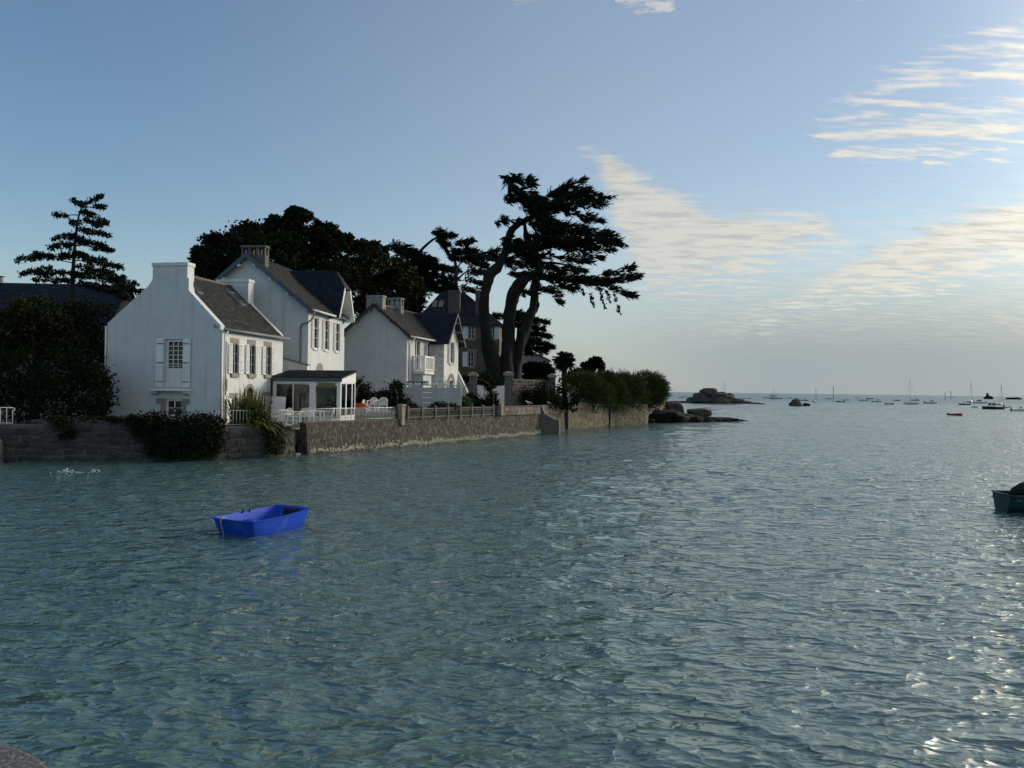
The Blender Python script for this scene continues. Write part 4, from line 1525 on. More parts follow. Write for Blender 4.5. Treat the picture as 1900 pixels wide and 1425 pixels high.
veranda()
b = thing('surfboard', 'brown round-topped board standing behind the left veranda glass', 'board', (-14.1, 48.75, GZ + .02), -math.atan(.19))
mb = MB()
mb.prism([(x, 0, z) for x, z in ((-.2, 0), (.2, 0), (.25, .5), (.25, 1.4), (.2, 1.8), (.12, 2.05), (0, 2.2), (-.12, 2.05), (-.2, 1.8), (-.25, 1.4), (-.25, .5))], (0, .06, 0))
mb.build('board', 'wood_int', b, bevel=0.02)
b = thing('leaning_board', 'white board leaning in front of the veranda beside the flax plant', 'board', (-14.25, 46.85, GZ), -math.atan(.19))
mb = MB()
mb.prism([(-.48, -.12, 0), (.48, -.12, 0), (.48, .10, 1.52), (-.48, .10, 1.52)], (0, .035, 0))
mb.build('board', 'plastic', b, bevel=.008)
mb = MB()
for z in (0.5, 1.1):
    mb.prism([(-.44, -.13 + z * .145, z), (.44, -.13 + z * .145, z), (.44, -.13 + z * .145, z + .05), (-.44, -.13 + z * .145, z + .05)], (0, -.012, 0))
mb.build('batten', 'plastic', b)


def house4():
    h = thing('stone_house', 'brown stone house behind the cypress trunks with white shutters', 'house', (-1.4, 82.0, 2.0), R(-3))
    D = -2.0
    x0, dp = -8.9, 8.4
    cols = [(-3.35, -2.75), (-1.05, -0.55), (-6.2, -5.6)]
    op = []
    for (a, b) in cols:
        op += [(a, b, 9.18, 10.72), (a, b, 6.22, 7.80), (a, b, 3.2, 4.8)]
    mb = MB()
    facade(mb, O0, GU, GN, x0, 0, 1.7, 10.85, op, .25)
    facade(mb, O0, FU, FX, 0, dp, 1.7, 10.85)
    mb.add([(x0, 0, 1.7), (x0, dp, 1.7), (x0, dp, 10.85), (x0, 0, 10.85), (0, dp, 1.7), (0, dp, 10.85)], [(0, 1, 2, 3), (1, 4, 5, 2)])
    mb.build('wall', 'brown_stone', h, dz=D)
    zr = 14.75
    roof_plane(h, (x0 - .4, -.4, 10.7), (.4, -.4, 10.7), (-4.4, dp / 2, zr), (x0 + 2, dp / 2, zr), 'slate_d', D, seed=40, sw=.35, ex=.24)
    roof_plane(h, (.4, -.4, 10.7), (.4, dp + .4, 10.7), (-4.4, dp / 2 + .01, zr), (-4.4, dp / 2 - .01, zr), 'slate_d', D, seed=41, sw=.35, ex=.24)
    roof_plane(h, (.4, dp + .4, 10.7), (x0 - .4, dp + .4, 10.7), (x0 + 2, dp / 2, zr), (-4.4, dp / 2, zr), 'slate_d', D, seed=42, sw=.5, ex=.4)
    roof_plane(h, (x0 - .4, dp + .4, 10.7), (x0 - .4, -.4, 10.7), (x0 + 2, dp / 2 - .01, zr), (x0 + 2, dp / 2 + .01, zr), 'slate_d', D, seed=43, sw=.5, ex=.4)
    mb = MB()
    mb.box(x0 - .3, .3, -.32, -.003, 10.5, 10.66)
    mb.build('cornice', 'granite_d', h, dz=D)
    chimney(h, -5.68, -4.42, .9, 1.7, 11.0, 14.2, 'granite_d', .3, D)
    chimney(h, -2.72, -2.0, .9, 1.6, 11.0, 14.2, 'granite_d', .25, D)
    mb = MB()
    for x in (-7.6, -6.9):
        mb.prism([(x, 1.9, 12.75), (x + .5, 1.9, 12.75), (x + .5, 2.7, 13.52), (x, 2.7, 13.52)], (0, -.05, .05))
    mb.build('skylight', 'hullg', h, dz=D)
    for i, (a, b) in enumerate(cols):
        for (z0, z1) in ((9.18, 10.72), (6.22, 7.80), (3.2, 4.8)):
            window(h, O0, GU, GN, a, b, z0, z1, 2, 3, .18, .06, dz=D)
            if i == 1:
                shutter(h, O0, GU, GN, b + .02, .55, z0, z1, R(3), 1, False, 'wpaint', D)
            else:
                shutter(h, O0, GU, GN, a - .02, .55, z0, z1, R(3), -1, False, 'wpaint', D)
            mb = MB()
            mb.obox(O0, GU, GN, a - .1, b + .35, -.05, .03, z1 + .003, z1 + .30)
            mb.obox(O0, GU, GN, a - .1, b + .25, -.05, .06, z0 - .18, z0 - .003)
            mb.obox(O0, GU, GN, b + .003, b + .28, -.05, .025, z0 + .05, z1 - .05) if i != 1 else None
            mb.build('stone_surround', 'granite', h, dz=D)
    return h


house4()


def house5():
    h = thing('grey_house', 'distant grey house with low gable behind the bushes right of the cypress', 'house', (5.2, 112, 1.9), R(-4))
    D = -1.9
    mb = MB()
    mb.add([(-5.2, 0, 1.6), (0, 0, 1.6), (0, 0, 8.3), (-2.6, 0, 9.5), (-5.2, 0, 8.3), (0, 9, 1.6), (0, 9, 8.3), (-2.6, 9, 9.5), (-5.2, 9, 8.3), (-5.2, 9, 1.6)],
           [(0, 1, 2, 3, 4), (1, 5, 6, 2), (5, 9, 8, 7, 6), (9, 0, 4, 8)])
    mb.build('wall', 'chim', h, dz=D)
    roof_plane(h, (.35, -.3, 8.2), (.35, 9, 8.2), (-2.6, 9, 9.6), (-2.6, -.3, 9.6), 'slate_d', D, seed=50, sw=.5, ex=.4)
    roof_plane(h, (-5.55, 9, 8.2), (-5.55, -.3, 8.2), (-2.6, -.3, 9.6), (-2.6, 9, 9.6), 'slate_d', D, seed=51, sw=.5, ex=.4)
    chimney(h, -1.3, -.75, .2, .8, 8.4, 10.1, 'chim', .15, D)
    mb = MB()
    mb.box(-3.7, -3.0, -.02, -.004, 5.2, 6.6)
    mb.build('window', 'wpaint', h, dz=D)
    return h


house5()


def house6():
    p = P(120, 527, 66)
    h = thing('slate_roofed_house', 'long dark slate roof of a house behind the pine at far left', 'house', (p.x, 66, GZ), R(4))
    D = -GZ
    zr = p.z
    mb = MB()
    mb.box(-14, 5.2, -3.4, 3.4, GZ - .2, zr - 3.4)
    mb.prism([(5.2, -3.4, zr - 3.4), (5.2, 3.4, zr - 3.4), (5.2, 0, zr - .15)], (-19.2, 0, 0))
    mb.build('wall', 'granite_d', h, dz=D)
    roof_plane(h, (-14.4, -3.8, zr - 3.6), (5.5, -3.8, zr - 3.6), (5.5, 0, zr), (-14.4, 0, zr), 'slate_n', D, seed=60, sw=.3, ex=.22)
    roof_plane(h, (5.5, 3.8, zr - 3.6), (-14.4, 3.8, zr - 3.6), (-14.4, 0, zr), (5.5, 0, zr), 'slate_n', D, seed=61, sw=.5, ex=.4)
    q = P(7, 520, 66)
    cx = (q.x - p.x)
    mb = MB()
    mb.lathe([(.22, 0), (.2, .42), (.16, .45), (.16, .55), (.36, .56), (.36, .6)], (cx, -.1, zr - .06), 12)
    mb.build('chimney_pot', 'chim', h, dz=D)
    return h


house6()

# ------------------------------------------------------------------ vegetation
def leaf_quads(C, A, Lg, Wd, rng):
    """rhombic leaves: base points C, axes A (unit), lengths and widths"""
    n = len(C)
    r = rng.normal(size=(n, 3))
    B = np.cross(A, r)
    B /= np.linalg.norm(B, axis=1)[:, None] + 1e-9
    Lg, Wd = np.asarray(Lg)[:, None], np.asarray(Wd)[:, None]
    V = np.stack([C, C + A * Lg * .45 + B * Wd * .5, C + A * Lg, C + A * Lg * .45 - B * Wd * .5], 1).reshape(-1, 3)
    F = np.arange(4 * n).reshape(-1, 4)
    return V, F


def unit(v):
    return v / (np.linalg.norm(v, axis=-1, keepdims=True) + 1e-9)


def round_crown(clumps, rng, dens=9.0, leaf=0.22, tuft=0.45, up=0.15, inner=0.35, per=40, low=0.45):
    """clumps: (centre, radii). tufts over each ellipsoid's shell, fewer inside"""
    Cs, As = [], []
    for c, r in clumps:
        c, r = np.array(c, float), np.array(r, float)
        area = 4 * math.pi * ((r[0] * r[1]) ** 1.6 / 3 + (r[0] * r[2]) ** 1.6 / 3 + (r[1] * r[2]) ** 1.6 / 3) ** (1 / 1.6)
        k = int(area * dens * 5.0 / per) + 10
        d = unit(rng.normal(size=(k, 3)))
        d[:, 2] = np.where(d[:, 2] < -low, -d[:, 2], d[:, 2])
        rad = np.where(rng.random(k) < inner, rng.uniform(.45, .85, k), rng.normal(.97, .09, k))
        T = c + d * r * rad[:, None]
        n = per
        off = rng.normal(size=(k, n, 3)) * min(tuft, .42 * r.mean()) * np.array([1, 1, .75])
        pts = (T[:, None, :] + off).reshape(-1, 3)
        ax = unit(np.repeat(d, n, 0) * .8 + rng.normal(size=(k * n, 3)) * .9 + np.array([0, 0, up]))
        Cs.append(pts)
        As.append(ax)
    C, A = np.vstack(Cs), np.vstack(As)
    C[:, 2] = np.maximum(C[:, 2], 0.25)
    L = leaf * 1.25 * rng.uniform(.7, 1.5, len(C))
    return leaf_quads(C, A, L, L * rng.uniform(.5, .8, len(C)), rng)


def joinq(parts):
    V = np.vstack([p[0] for p in parts])
    F, k = [], 0
    for p in parts:
        F.append(p[1] + k)
        k += len(p[0])
    return V, np.vstack(F)


def tree_thing(name, label, base, cat='tree', group=None):
    return thing(name, label, cat, (base[0], base[1], base[2]), 0, group)


def add_local(root, name, V, F, m):
    o = mesh_np(name, V - np.array(root.location), F, m, root)
    return o


def tube_local(root, name, tubes, m, n=10, smooth=True):
    mb = MB()
    L = Vector(root.location)
    for pts, rad in tubes:
        mb.tube([Vector(p) - L for p in pts], rad, n)
    return mb.build(name, m, root, smooth)


def spline(pts, k=6):
    """Catmull-Rom through (x, y, z, r) points"""
    P_ = [np.array(p, float) for p in pts]
    P_ = [2 * P_[0] - P_[1]] + P_ + [2 * P_[-1] - P_[-2]]
    out = []
    for i in range(1, len(P_) - 2):
        for j in range(k):
            t = j / k
            a, b, c, d = P_[i - 1], P_[i], P_[i + 1], P_[i + 2]
            out.append(.5 * ((2 * b) + (-a + c) * t + (2 * a - 5 * b + 4 * c - d) * t * t + (-a + 3 * b - 3 * c + d) * t ** 3))
    out.append(P_[-2])
    return out


def stem(zpts, conv, D, jitter=0.0, k=6):
    """zpts: (x, y, halfwidth) in a photo crop; conv turns crop to photo pixels; D depth or list of depths"""
    pts = []
    for i, (x, y, w_) in enumerate(zpts):
        d = D[i] if hasattr(D, '__len__') else D
        u, v = conv(x, y)
        p = P(u, v, d)
        u2, v2 = conv(x + w_, y)
        p2 = P(u2, v2, d)
        pts.append((p.x, p.y, p.z, (p2 - p).length))
    sp = spline(pts, k)
    return [Vector(q[:3]) for q in sp], [max(.012, q[3]) for q in sp]


def pad_foliage(pads, conv, D, rng, depth=1.6, spread=2.2, lf=0.42, wd=0.11, dens=1.0, up=0.10, blen=0.9, per=13, droop=0.0, wob=0.25, sprd=.38):
    """wind-swept sprays: pads (x0, y0, x1, y1, halfthick) in crop pixels"""
    Cs, As = [], []
    for pd in pads:
        x0, y0, x1, y1, th = pd[:5]
        dD = rng.normal(0, spread * .5) if len(pd) < 6 else pd[5]
        a, b = np.array(P(*conv(x0, y0), D + dD)), np.array(P(*conv(x1, y1), D + dD))
        q = np.array(P(*conv(x0, y0 + th), D + dD))
        t = abs(a[2] - q[2])
        ln = np.linalg.norm(b - a)
        ax = (b - a) / (ln + 1e-6)
        t *= .85
        dp = min(depth, max(.35, ln * .45), max(.25, 3.2 * t))
        n = int((ln * (2 * t + .25) * 9 + ln * dp * 5 + 5) * dens)
        s = rng.random(n)
        # lens-shaped pad: thick in the middle, thin at both ends
        prof = np.sqrt(np.clip(1 - (2 * np.clip(s, 0.03, .97) - 1) ** 2, .12, 1))
        base = a + ax * (ln * s)[:, None]
        base[:, 2] += rng.normal(0, .42, n) * t * prof
        base[:, 1] += rng.normal(0, .55, n) * dp * prof
        out = np.stack([np.zeros(n), base[:, 1] - a[1], np.zeros(n)], 1)
        dirv = unit(ax * (0.7 + 1.1 * s)[:, None] + out * .3 + rng.normal(0, sprd, (n, 3)) + np.array([0, 0, up]) - np.array([0, 0, droop]))
        bl = blen * rng.uniform(.4, 1.1, n) * (0.45 + .55 * min(1, t / .8))
        k = per
        f = np.linspace(0, 1, k)
        pts = base[:, None, :] + dirv[:, None, :] * (bl[:, None] * f)[:, :, None] + rng.normal(0, .07, (n, k, 3)) * (1.2 - f)[None, :, None]
        axl = unit(np.repeat(dirv, k, 0) + rng.normal(0, wob * 2, (n * k, 3)))
        Cs.append(pts.reshape(-1, 3))
        As.append(axl)
    C, A = np.vstack(Cs), np.vstack(As)
    L = lf * rng.uniform(.6, 1.3, len(C))
    return leaf_quads(C, A, L, wd * rng.uniform(.7, 1.4, len(C)), rng)


def ident(x, y):
    return (x, y)


def cypress_big():
    z7 = lambda x, y: (740 + x / 3.394, 300 + y / 3.394)
    D0 = 75.0
    base = P(*z7(665, 1400), D0)
    root = tree_thing('cypress_tree', 'tall black windswept cypress with three leaning trunks beside the stone house', (base.x, base.y, GZ))
    rng = np.random.default_rng(101)
    left = [(640, 1470, 66), (625, 1380, 60), (585, 1230, 50), (545, 1080, 33), (535, 940, 29), (548, 800, 30), (575, 715, 33), (630, 655, 28), (672, 560, 24), (690, 480, 22), (722, 415, 21), (790, 375, 18), (870, 320, 12)]
    mid = [(665, 1470, 70), (672, 1330, 52), (690, 1150, 40), (690, 1000, 36), (715, 870, 37), (755, 780, 40), (810, 730, 26), (870, 690, 15)]
    right = [(700, 1470, 60), (725, 1300, 42), (765, 1150, 34), (815, 1000, 29), (855, 905, 26), (850, 840, 23), (862, 760, 23), (882, 690, 28), (868, 620, 30), (828, 530, 24), (800, 450, 13), (795, 390, 9)]
    stub = [(860, 900, 20), (880, 905, 18), (888, 908, 6)]
    stubl = [(575, 720, 24), (545, 700, 20), (532, 705, 9)]
    br = [(810, 730, 18), (950, 735, 14), (1100, 750, 12), (1250, 750, 9), (1400, 730, 5)]
    br2 = [(850, 560, 14), (1000, 520, 10), (1200, 500, 7), (1340, 510, 3)]
    br3 = [(860, 330, 12), (980, 250, 9), (1120, 190, 5)]
    br4 = [(840, 320, 11), (740, 200, 7), (690, 110, 4)]
    br5 = [(640, 640, 12), (560, 600, 9), (460, 580, 5)]
    tub = [stem(left, z7, [75, 75, 74.8, 74.4, 74, 73.8, 74, 74.3, 74.6, 74.8, 75, 75.2, 75.3], k=10), stem(mid, z7, [75, 75, 75.4, 75.6, 75.6, 75.4, 75.2, 75]),
           stem(right, z7, 75.8), stem(stub, z7, 75.8), stem(stubl, z7, 74)]
    tr = tube_local(root, 'trunk', tub, 'bark', 30)
    # fluted, furrowed stems: long ridges and hollows pressed into the tubes
    me = tr.data
    nv = [v.normal.copy() for v in me.vertices]
    for v, n_ in zip(me.vertices, nv):
        c = v.co
        a = mnoise.noise((c.x * 2.6, c.y * 2.6, c.z * .30)) + .6 * mnoise.noise((c.x * 6.5, c.y * 6.5, c.z * .7)) + .5 * mnoise.noise((c.x * 1.2, c.y * 1.2, c.z * 1.1))
        v.co = c + n_ * (.15 * a)
    tube_local(root, 'branch', [stem(br, z7, 75.2), stem(br2, z7, 75.6), stem(br3, z7, 75.2), stem(br4, z7, 75.2), stem(br5, z7, 74.4),
                                stem([(870, 640, 10), (1000, 640, 7), (1150, 680, 3)], z7, 76), stem([(700, 420, 5), (660, 385, 3), (600, 372, 2)], z7, 74.6)], 'bark', 8)
    pads = [(620, 95, 830, 138, 20), (690, 75, 700, 190, 30), (740, 120, 842, 112, 12), (650, 225, 860, 265, 38), (740, 185, 900, 235, 32), (800, 255, 960, 300, 55),
            (900, 230, 1135, 135, 24), (930, 215, 1310, 230, 32), (960, 270, 1275, 268, 26), (930, 240, 1180, 190, 34), (1000, 305, 1265, 375, 20), (830, 325, 980, 385, 45), (780, 345, 900, 420, 30),
            (880, 400, 1330, 460, 34), (1150, 440, 1392, 526, 24), (850, 480, 1370, 512, 30), (860, 430, 1150, 440, 34), (1000, 540, 1325, 556, 22), (1120, 565, 1262, 603, 15), (820, 525, 1080, 530, 34), (900, 500, 1200, 520, 30),
            (630, 490, 770, 510, 26), (640, 530, 800, 545, 30), (550, 572, 760, 560, 26), (440, 585, 700, 620, 24), (640, 640, 860, 640, 36), (680, 700, 890, 720, 28), (720, 590, 880, 600, 30),
            (880, 590, 1180, 628, 20), (900, 655, 1160, 690, 22), (880, 640, 1010, 690, 26),
            (900, 722, 1290, 765, 34), (1250, 720, 1455, 675, 18), (1270, 760, 1485, 732, 28), (1290, 800, 1465, 842, 22), (1050, 740, 1300, 770, 34), (850, 780, 1010, 835, 20), (1000, 785, 1150, 805, 8),
            (760, 835, 850, 830, 8), (950, 845, 1012, 883, 7), (620, 365, 780, 372, 6), (600, 375, 660, 385, 4), (930, 750, 1080, 790, 18),
            (730, 215, 900, 300, 48), (760, 275, 920, 350, 45), (830, 400, 1010, 455, 40), (700, 150, 800, 230, 30), (860, 260, 1050, 290, 36), (790, 470, 960, 500, 34)]
    V1 = pad_foliage(pads, z7, D0, rng, depth=2.2, spread=2.2, lf=.62, wd=.11, dens=.85, per=13, blen=.95, wob=.13, sprd=.30)
    hang = [(1203, 800, 1226, 915, 5), (1265, 805, 1302, 925, 6), (1355, 825, 1390, 950, 8), (1300, 800, 1330, 880, 5), (1150, 790, 1165, 830, 4)]
    V2 = pad_foliage(hang, z7, D0, rng, depth=.3, spread=.5, lf=.26, wd=.12, dens=1.0, up=0, blen=.35, per=8)
    V, F = joinq([V1, V2])
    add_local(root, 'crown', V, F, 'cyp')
    return root


cypress_big()


def cypress_small(label, D, stems, pads, dens=1.3, lf=.42, wd=.13, blen=1.0, conv=ident, name='cypress_tree', m='cyp'):
    base = P(*conv(stems[0][0][0], stems[0][0][1]), D)
    root = tree_thing(name, label, (base.x, base.y, GZ))
    rng = np.random.default_rng(int(D * 7 + len(pads)))
    tube_local(root, 'trunk', [stem(s, conv, D) for s in stems], 'bark2', 8)
    V, F = pad_foliage(pads, conv, D, rng, depth=2.2, spread=2.5, lf=lf * 1.3, wd=wd * .9, dens=dens, blen=blen, wob=.15, sprd=.32)
    add_local(root, 'crown', V, F, m)
    return root


cypress_small('leaning cypress with a bare diagonal trunk above the grey-white house', 92, [[(752, 700, 7), (752, 560, 6), (756, 505, 4), (772, 475, 3), (800, 447, 2.2), (822, 436, 1.2)], [(756, 505, 3), (790, 498, 2), (818, 494, 1.2)], [(756, 530, 2.5), (800, 520, 1.2)]],
              [(798, 432, 838, 437, 6), (806, 446, 826, 452, 5), (812, 430, 826, 462, 5), (718, 458, 770, 470, 12), (735, 468, 800, 484, 11), (745, 490, 820, 497, 9), (735, 505, 805, 512, 10), (750, 520, 830, 528, 9), (770, 535, 835, 540, 7), (720, 480, 760, 500, 14), (730, 515, 770, 545, 14)], 1.7)
cypress_small('wispy cypress with feathery top immediately left of the tall cypress trunk', 88, [[(845, 700, 5), (846, 560, 4), (846, 500, 3), (842, 470, 2)], [(846, 520, 2), (870, 500, 1)], [(846, 540, 2), (815, 525, 1)], [(850, 545, 1.6), (875, 540, .8)], [(846, 500, 1.6), (868, 470, .8)]],
              [(840, 452, 872, 448, 5), (832, 462, 862, 470, 7), (826, 478, 880, 482, 8), (858, 462, 892, 472, 7), (862, 482, 898, 492, 8), (814, 497, 846, 502, 6), (862, 500, 900, 508, 8), (808, 512, 842, 518, 6), (860, 518, 890, 526, 5), (850, 532, 878, 540, 3), (818, 530, 842, 534, 4), (880, 536, 892, 545, 4)], 1.2)
cypress_small('low dark cypress boughs seen behind the right-hand trunk of the tall cypress', 98, [[(958, 760, 4), (960, 660, 3.5), (962, 600, 2.5), (962, 575, 1.2)]],
              [(906, 587, 958, 590, 6), (952, 573, 968, 590, 7), (960, 580, 990, 592, 6), (975, 594, 1012, 598, 5), (978, 606, 1004, 610, 5), (972, 616, 1014, 624, 6), (975, 630, 1020, 642, 7), (968, 643, 1008, 650, 6), (935, 597, 962, 604, 5), (962, 600, 985, 606, 6), (960, 620, 985, 632, 8), (958, 640, 980, 652, 8)], 1.6)

# pine at far left
z1 = lambda x, y: (x / 4.452, 340 + y / 4.452)


def pine():
    D = 56.0
    b = P(*z1(590, 1700), D)
    root = tree_thing('pine_tree', 'open layered pine rising over the dark slate roof at far left', (b.x, b.y, GZ))
    rng = np.random.default_rng(55)
    tr = stem([(585, 2100, 24), (590, 1500, 20), (596, 1000, 17), (606, 700, 15), (622, 480, 11), (645, 300, 8), (675, 200, 5), (700, 160, 3)], z1, D)
    bl = [((606, 660), (350, 610), (130, 640)), ((606, 640), (760, 640), (980, 690)), ((604, 740), (400, 720), (170, 765)), ((602, 780), (820, 790), (1090, 840)), ((620, 520), (760, 500), (900, 555)),
          ((620, 500), (500, 500), (400, 540)), ((636, 370), (760, 400), (880, 430)), ((650, 262), (560, 262), (430, 260)), ((650, 300), (760, 320), (860, 325)), ((680, 190), (760, 150), (830, 120)), ((600, 830), (850, 860), (1110, 900)),
          ((690, 170), (640, 160), (595, 140)), ((690, 190), (770, 200), (845, 195)), ((600, 800), (450, 790), (300, 800))]
    tube_local(root, 'trunk', [tr], 'bark2', 10)
    tube_local(root, 'branch', [stem([(*q[0], 5), (*q[1], 3.5), (*q[2], 1.5)], z1, D) for q in bl], 'bark2', 6)
    pads = [(595, 140, 690, 190, 18), (700, 172, 832, 118, 11), (760, 195, 850, 196, 10), (425, 255, 535, 272, 9), (640, 235, 770, 260, 16), (565, 330, 640, 330, 22), (690, 290, 770, 330, 22), (780, 305, 872, 322, 16),
            (770, 352, 830, 348, 10), (650, 392, 800, 412, 24), (800, 402, 888, 432, 12), (425, 470, 600, 432, 20), (395, 540, 600, 505, 28), (620, 480, 850, 512, 28), (760, 540, 912, 556, 15), (500, 602, 640, 592, 20), (115, 640, 380, 602, 18),
            (235, 590, 400, 602, 18), (390, 622, 560, 602, 20), (640, 602, 850, 642, 28), (700, 652, 992, 692, 28), (155, 760, 400, 702, 18), (300, 752, 600, 742, 26), (600, 760, 1000, 782, 40), (270, 802, 600, 812, 14), (850, 802, 1105, 832, 30), (950, 852, 1105, 882, 26),
            (970, 932, 1050, 952, 15), (1100, 902, 1190, 902, 8), (640, 700, 900, 740, 30), (620, 560, 700, 600, 22), (560, 440, 680, 470, 20), (650, 830, 980, 900, 40)]
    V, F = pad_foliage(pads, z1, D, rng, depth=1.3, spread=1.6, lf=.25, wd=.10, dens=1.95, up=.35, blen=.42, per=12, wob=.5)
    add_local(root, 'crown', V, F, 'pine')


pine()


def px_clumps(lst, D, dspread=2.0, rng=RNG, fl=0.8):
    out = []
    for q in lst:
        u, v, ru, rv = q[:4]
        d = D + (q[4] if len(q) > 4 else rng.uniform(-dspread, dspread))
        p = P(u, v, d)
        s = d / FPX
        out.append(((p.x, p.y, p.z), (ru * s, max(.5, ru * s * fl), rv * s)))
    return out


def leafy(name, label, lst, D, m, dens=9, leaf=.22, tuft=.45, dspread=2.0, seed=1, trunk=True, cat='tree', group=None, fl=.8, inner=.35, bark='bark2', per=40):
    rng = np.random.default_rng(seed)
    cl = px_clumps(lst, D, dspread, rng, fl)
    if trunk:                                     # ragged outline: small boughs standing out of every clump
        sat = []
        for c, r in cl:
            for q in range(7):
                d_ = unit(rng.normal(size=3))
                d_[2] = abs(d_[2]) * .9 if q < 5 else d_[2]
                f = rng.uniform(.14, .28)
                sat.append((tuple(np.array(c) + d_ * np.array(r) * rng.uniform(.72, .95)), tuple(np.array(r) * f)))
        cl = [(c, tuple(np.maximum(.35, np.array(r) * .92 - tuft * .9))) for c, r in cl] + sat
    cx = sum(c[0][0] for c in cl) / len(cl)
    cy = sum(c[0][1] for c in cl) / len(cl)
    root = tree_thing(name, label, (cx, cy, GZ), cat, group)
    if trunk:
        cz = np.mean([c[0][2] for c in cl])
        tb = [([(cx, cy, GZ - .2), (cx + .1, cy, GZ + (cz - GZ) * .5), (cx, cy, cz)], [.3, .24, .14])]
        for c, r in cl[:8]:
            tb.append(([(cx, cy, GZ + (cz - GZ) * .45), ((cx + c[0]) / 2, (cy + c[1]) / 2, (GZ + (cz - GZ) * .6 + c[2]) / 2), tuple(c)], [.12, .08, .03]))
        tube_local(root, 'trunk', tb, bark, 7)
    V, F = round_crown(cl, rng, dens, leaf, tuft, inner=inner, per=per, low=.5 if trunk else 2)
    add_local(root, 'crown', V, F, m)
    return root


leafy('broadleaf_tree', 'big round dark tree behind the tall white house', [(420, 470, 50, 40), (382, 490, 26, 34), (470, 445, 44, 32), (520, 432, 40, 26), (562, 404, 22, 13), (548, 398, 16, 8), (535, 415, 20, 14), (500, 480, 85, 48), (430, 525, 70, 48), (600, 446, 36, 30), (634, 456, 22, 26), (580, 495, 68, 48), (620, 525, 46, 46)],
      70, 'oak', 10, .24, .50, 1.8, 31)
leafy('broadleaf_tree', 'olive-topped tree between the tall house and the grey-white house', [(672, 472, 26, 24), (700, 470, 24, 18), (690, 505, 48, 40), (650, 530, 40, 50), (740, 520, 34, 34), (760, 545, 30, 34), (715, 560, 60, 45), (645, 580, 30, 30)],
      80, 'oak2', 6.5, .26, .42, 1.8, 32, inner=.2)
leafy('broadleaf_tree', 'dark tree crown low between the chimneys and the leaning cypress', [(765, 566, 28, 20), (735, 578, 32, 18)], 84, 'oak', 7, .26, .5, 1.5, 33)
leafy('garden_tree', 'bushy tree with yellowing top at the left edge before the slate roof', [(60, 600, 52, 40), (68, 568, 28, 18), (25, 610, 40, 40), (105, 630, 36, 36), (125, 655, 30, 30), (70, 660, 70, 50), (15, 660, 40, 50)], 46, 'yell', 16, .13, .34, 1.2, 34)
leafy('hedge', 'tall black-green hedge filling the left of the garden above the sea wall', [(30, 735, 60, 44), (95, 735, 55, 46), (150, 715, 48, 60), (180, 735, 24, 50), (188, 742, 16, 40), (120, 700, 50, 40), (10, 700, 50, 50)], 41.2, 'hedge', 16, .13, .28, .5, 35, False, 'hedge', None, .35)
leafy('shrub', 'dark shrub against the left side of the small white house below the pine', [(175, 640, 26, 30), (160, 610, 24, 24), (150, 665, 40, 40), (165, 585, 40, 22), (110, 590, 50, 22)], 50, 'hedge', 12, .15, .32, 1, 36, False, 'shrub')
leafy('ivy_mound', 'large dark ivy mound spilling over the sea wall below the gable', [(330, 788, 60, 20, -.15), (290, 797, 36, 24, -.45), (365, 805, 42, 32, -.1), (335, 825, 46, 22, -.2), (388, 818, 24, 28, 0.05), (300, 832, 30, 16, -.4), (385, 795, 24, 26, .05), (350, 840, 40, 12, -.15), (278, 785, 24, 14, -.45)], 39.1, 'ivy', 34, .10, .18, .25, 37, False, 'ivy', None, .22)
leafy('ivy', 'small ivy tuft hanging over the wall top at left', [(122, 788, 14, 9), (125, 802, 9, 10), (105, 783, 14, 5)], 37.9, 'ivy', 34, .09, .12, .1, 38, False, 'ivy', None, .3)
leafy('ivy', 'thin ivy strands along the wall top right of the hedge', [(175, 779, 26, 3), (215, 780, 14, 3), (240, 778, 16, 4)], 38.6, 'ivy', 34, .08, .08, .1, 39, False, 'ivy', None, .3)
leafy('shrub', 'olive shrub hanging over the wall right of the flax plant', [(508, 796, 16, 16), (515, 815, 12, 16), (500, 820, 12, 14), (512, 833, 9, 10), (495, 800, 10, 12)], 41.6, 'yell', 34, .09, .14, .2, 40, False, 'shrub', None, .5)
leafy('rose_bush', 'dark climbing rose at the left foot of the wire hoop', [(668, 732, 14, 16), (685, 742, 16, 12), (672, 715, 8, 10), (660, 745, 12, 12)], 54.5, 'ivy', 20, .12, .2, .3, 41, False, 'bush', None, .6, .2)
leafy('rose_bush', 'dark climbing rose on the right foot of the wire hoop by the white fence', [(732, 738, 10, 22), (720, 735, 12, 9), (742, 750, 14, 12), (735, 722, 6, 10)], 54, 'ivy', 20, .12, .2, .3, 42, False, 'bush', None, .6, .2)
leafy('shrub', 'small dark shrub behind the first bay of the ornate fence', [(760, 755, 8, 7), (768, 758, 6, 6)], 52.5, 'ivy', 24, .10, .14, .1, 43, False, 'shrub')
leafy('shrub', 'low rounded shrub in front of the white panel fence', [(815, 756, 14, 5), (832, 757, 14, 5), (805, 757, 8, 4)], 55.5, 'oak2', 24, .10, .14, .1, 44, False, 'shrub')
leafy('shrub', 'bright green shrub between the white fence and the left gate pillar', [(862, 745, 8, 9), (866, 752, 8, 6)], 60, 'shrub', 22, .12, .16, .2, 45, False, 'shrub')
leafy('shrub', 'dark shrubs in front of the white gate', [(882, 748, 12, 10), (893, 752, 10, 7), (874, 744, 8, 10)], 62, 'ivy', 20, .13, .2, .3, 46, False, 'shrub')
leafy('climbing_plant', 'narrow dark climber on the right leg of the arch before the white gate', [(910, 738, 8, 14), (908, 722, 5, 9), (914, 750, 9, 8), (912, 715, 4, 5)], 62.5, 'ivy', 22, .12, .14, .2, 47, False, 'bush')
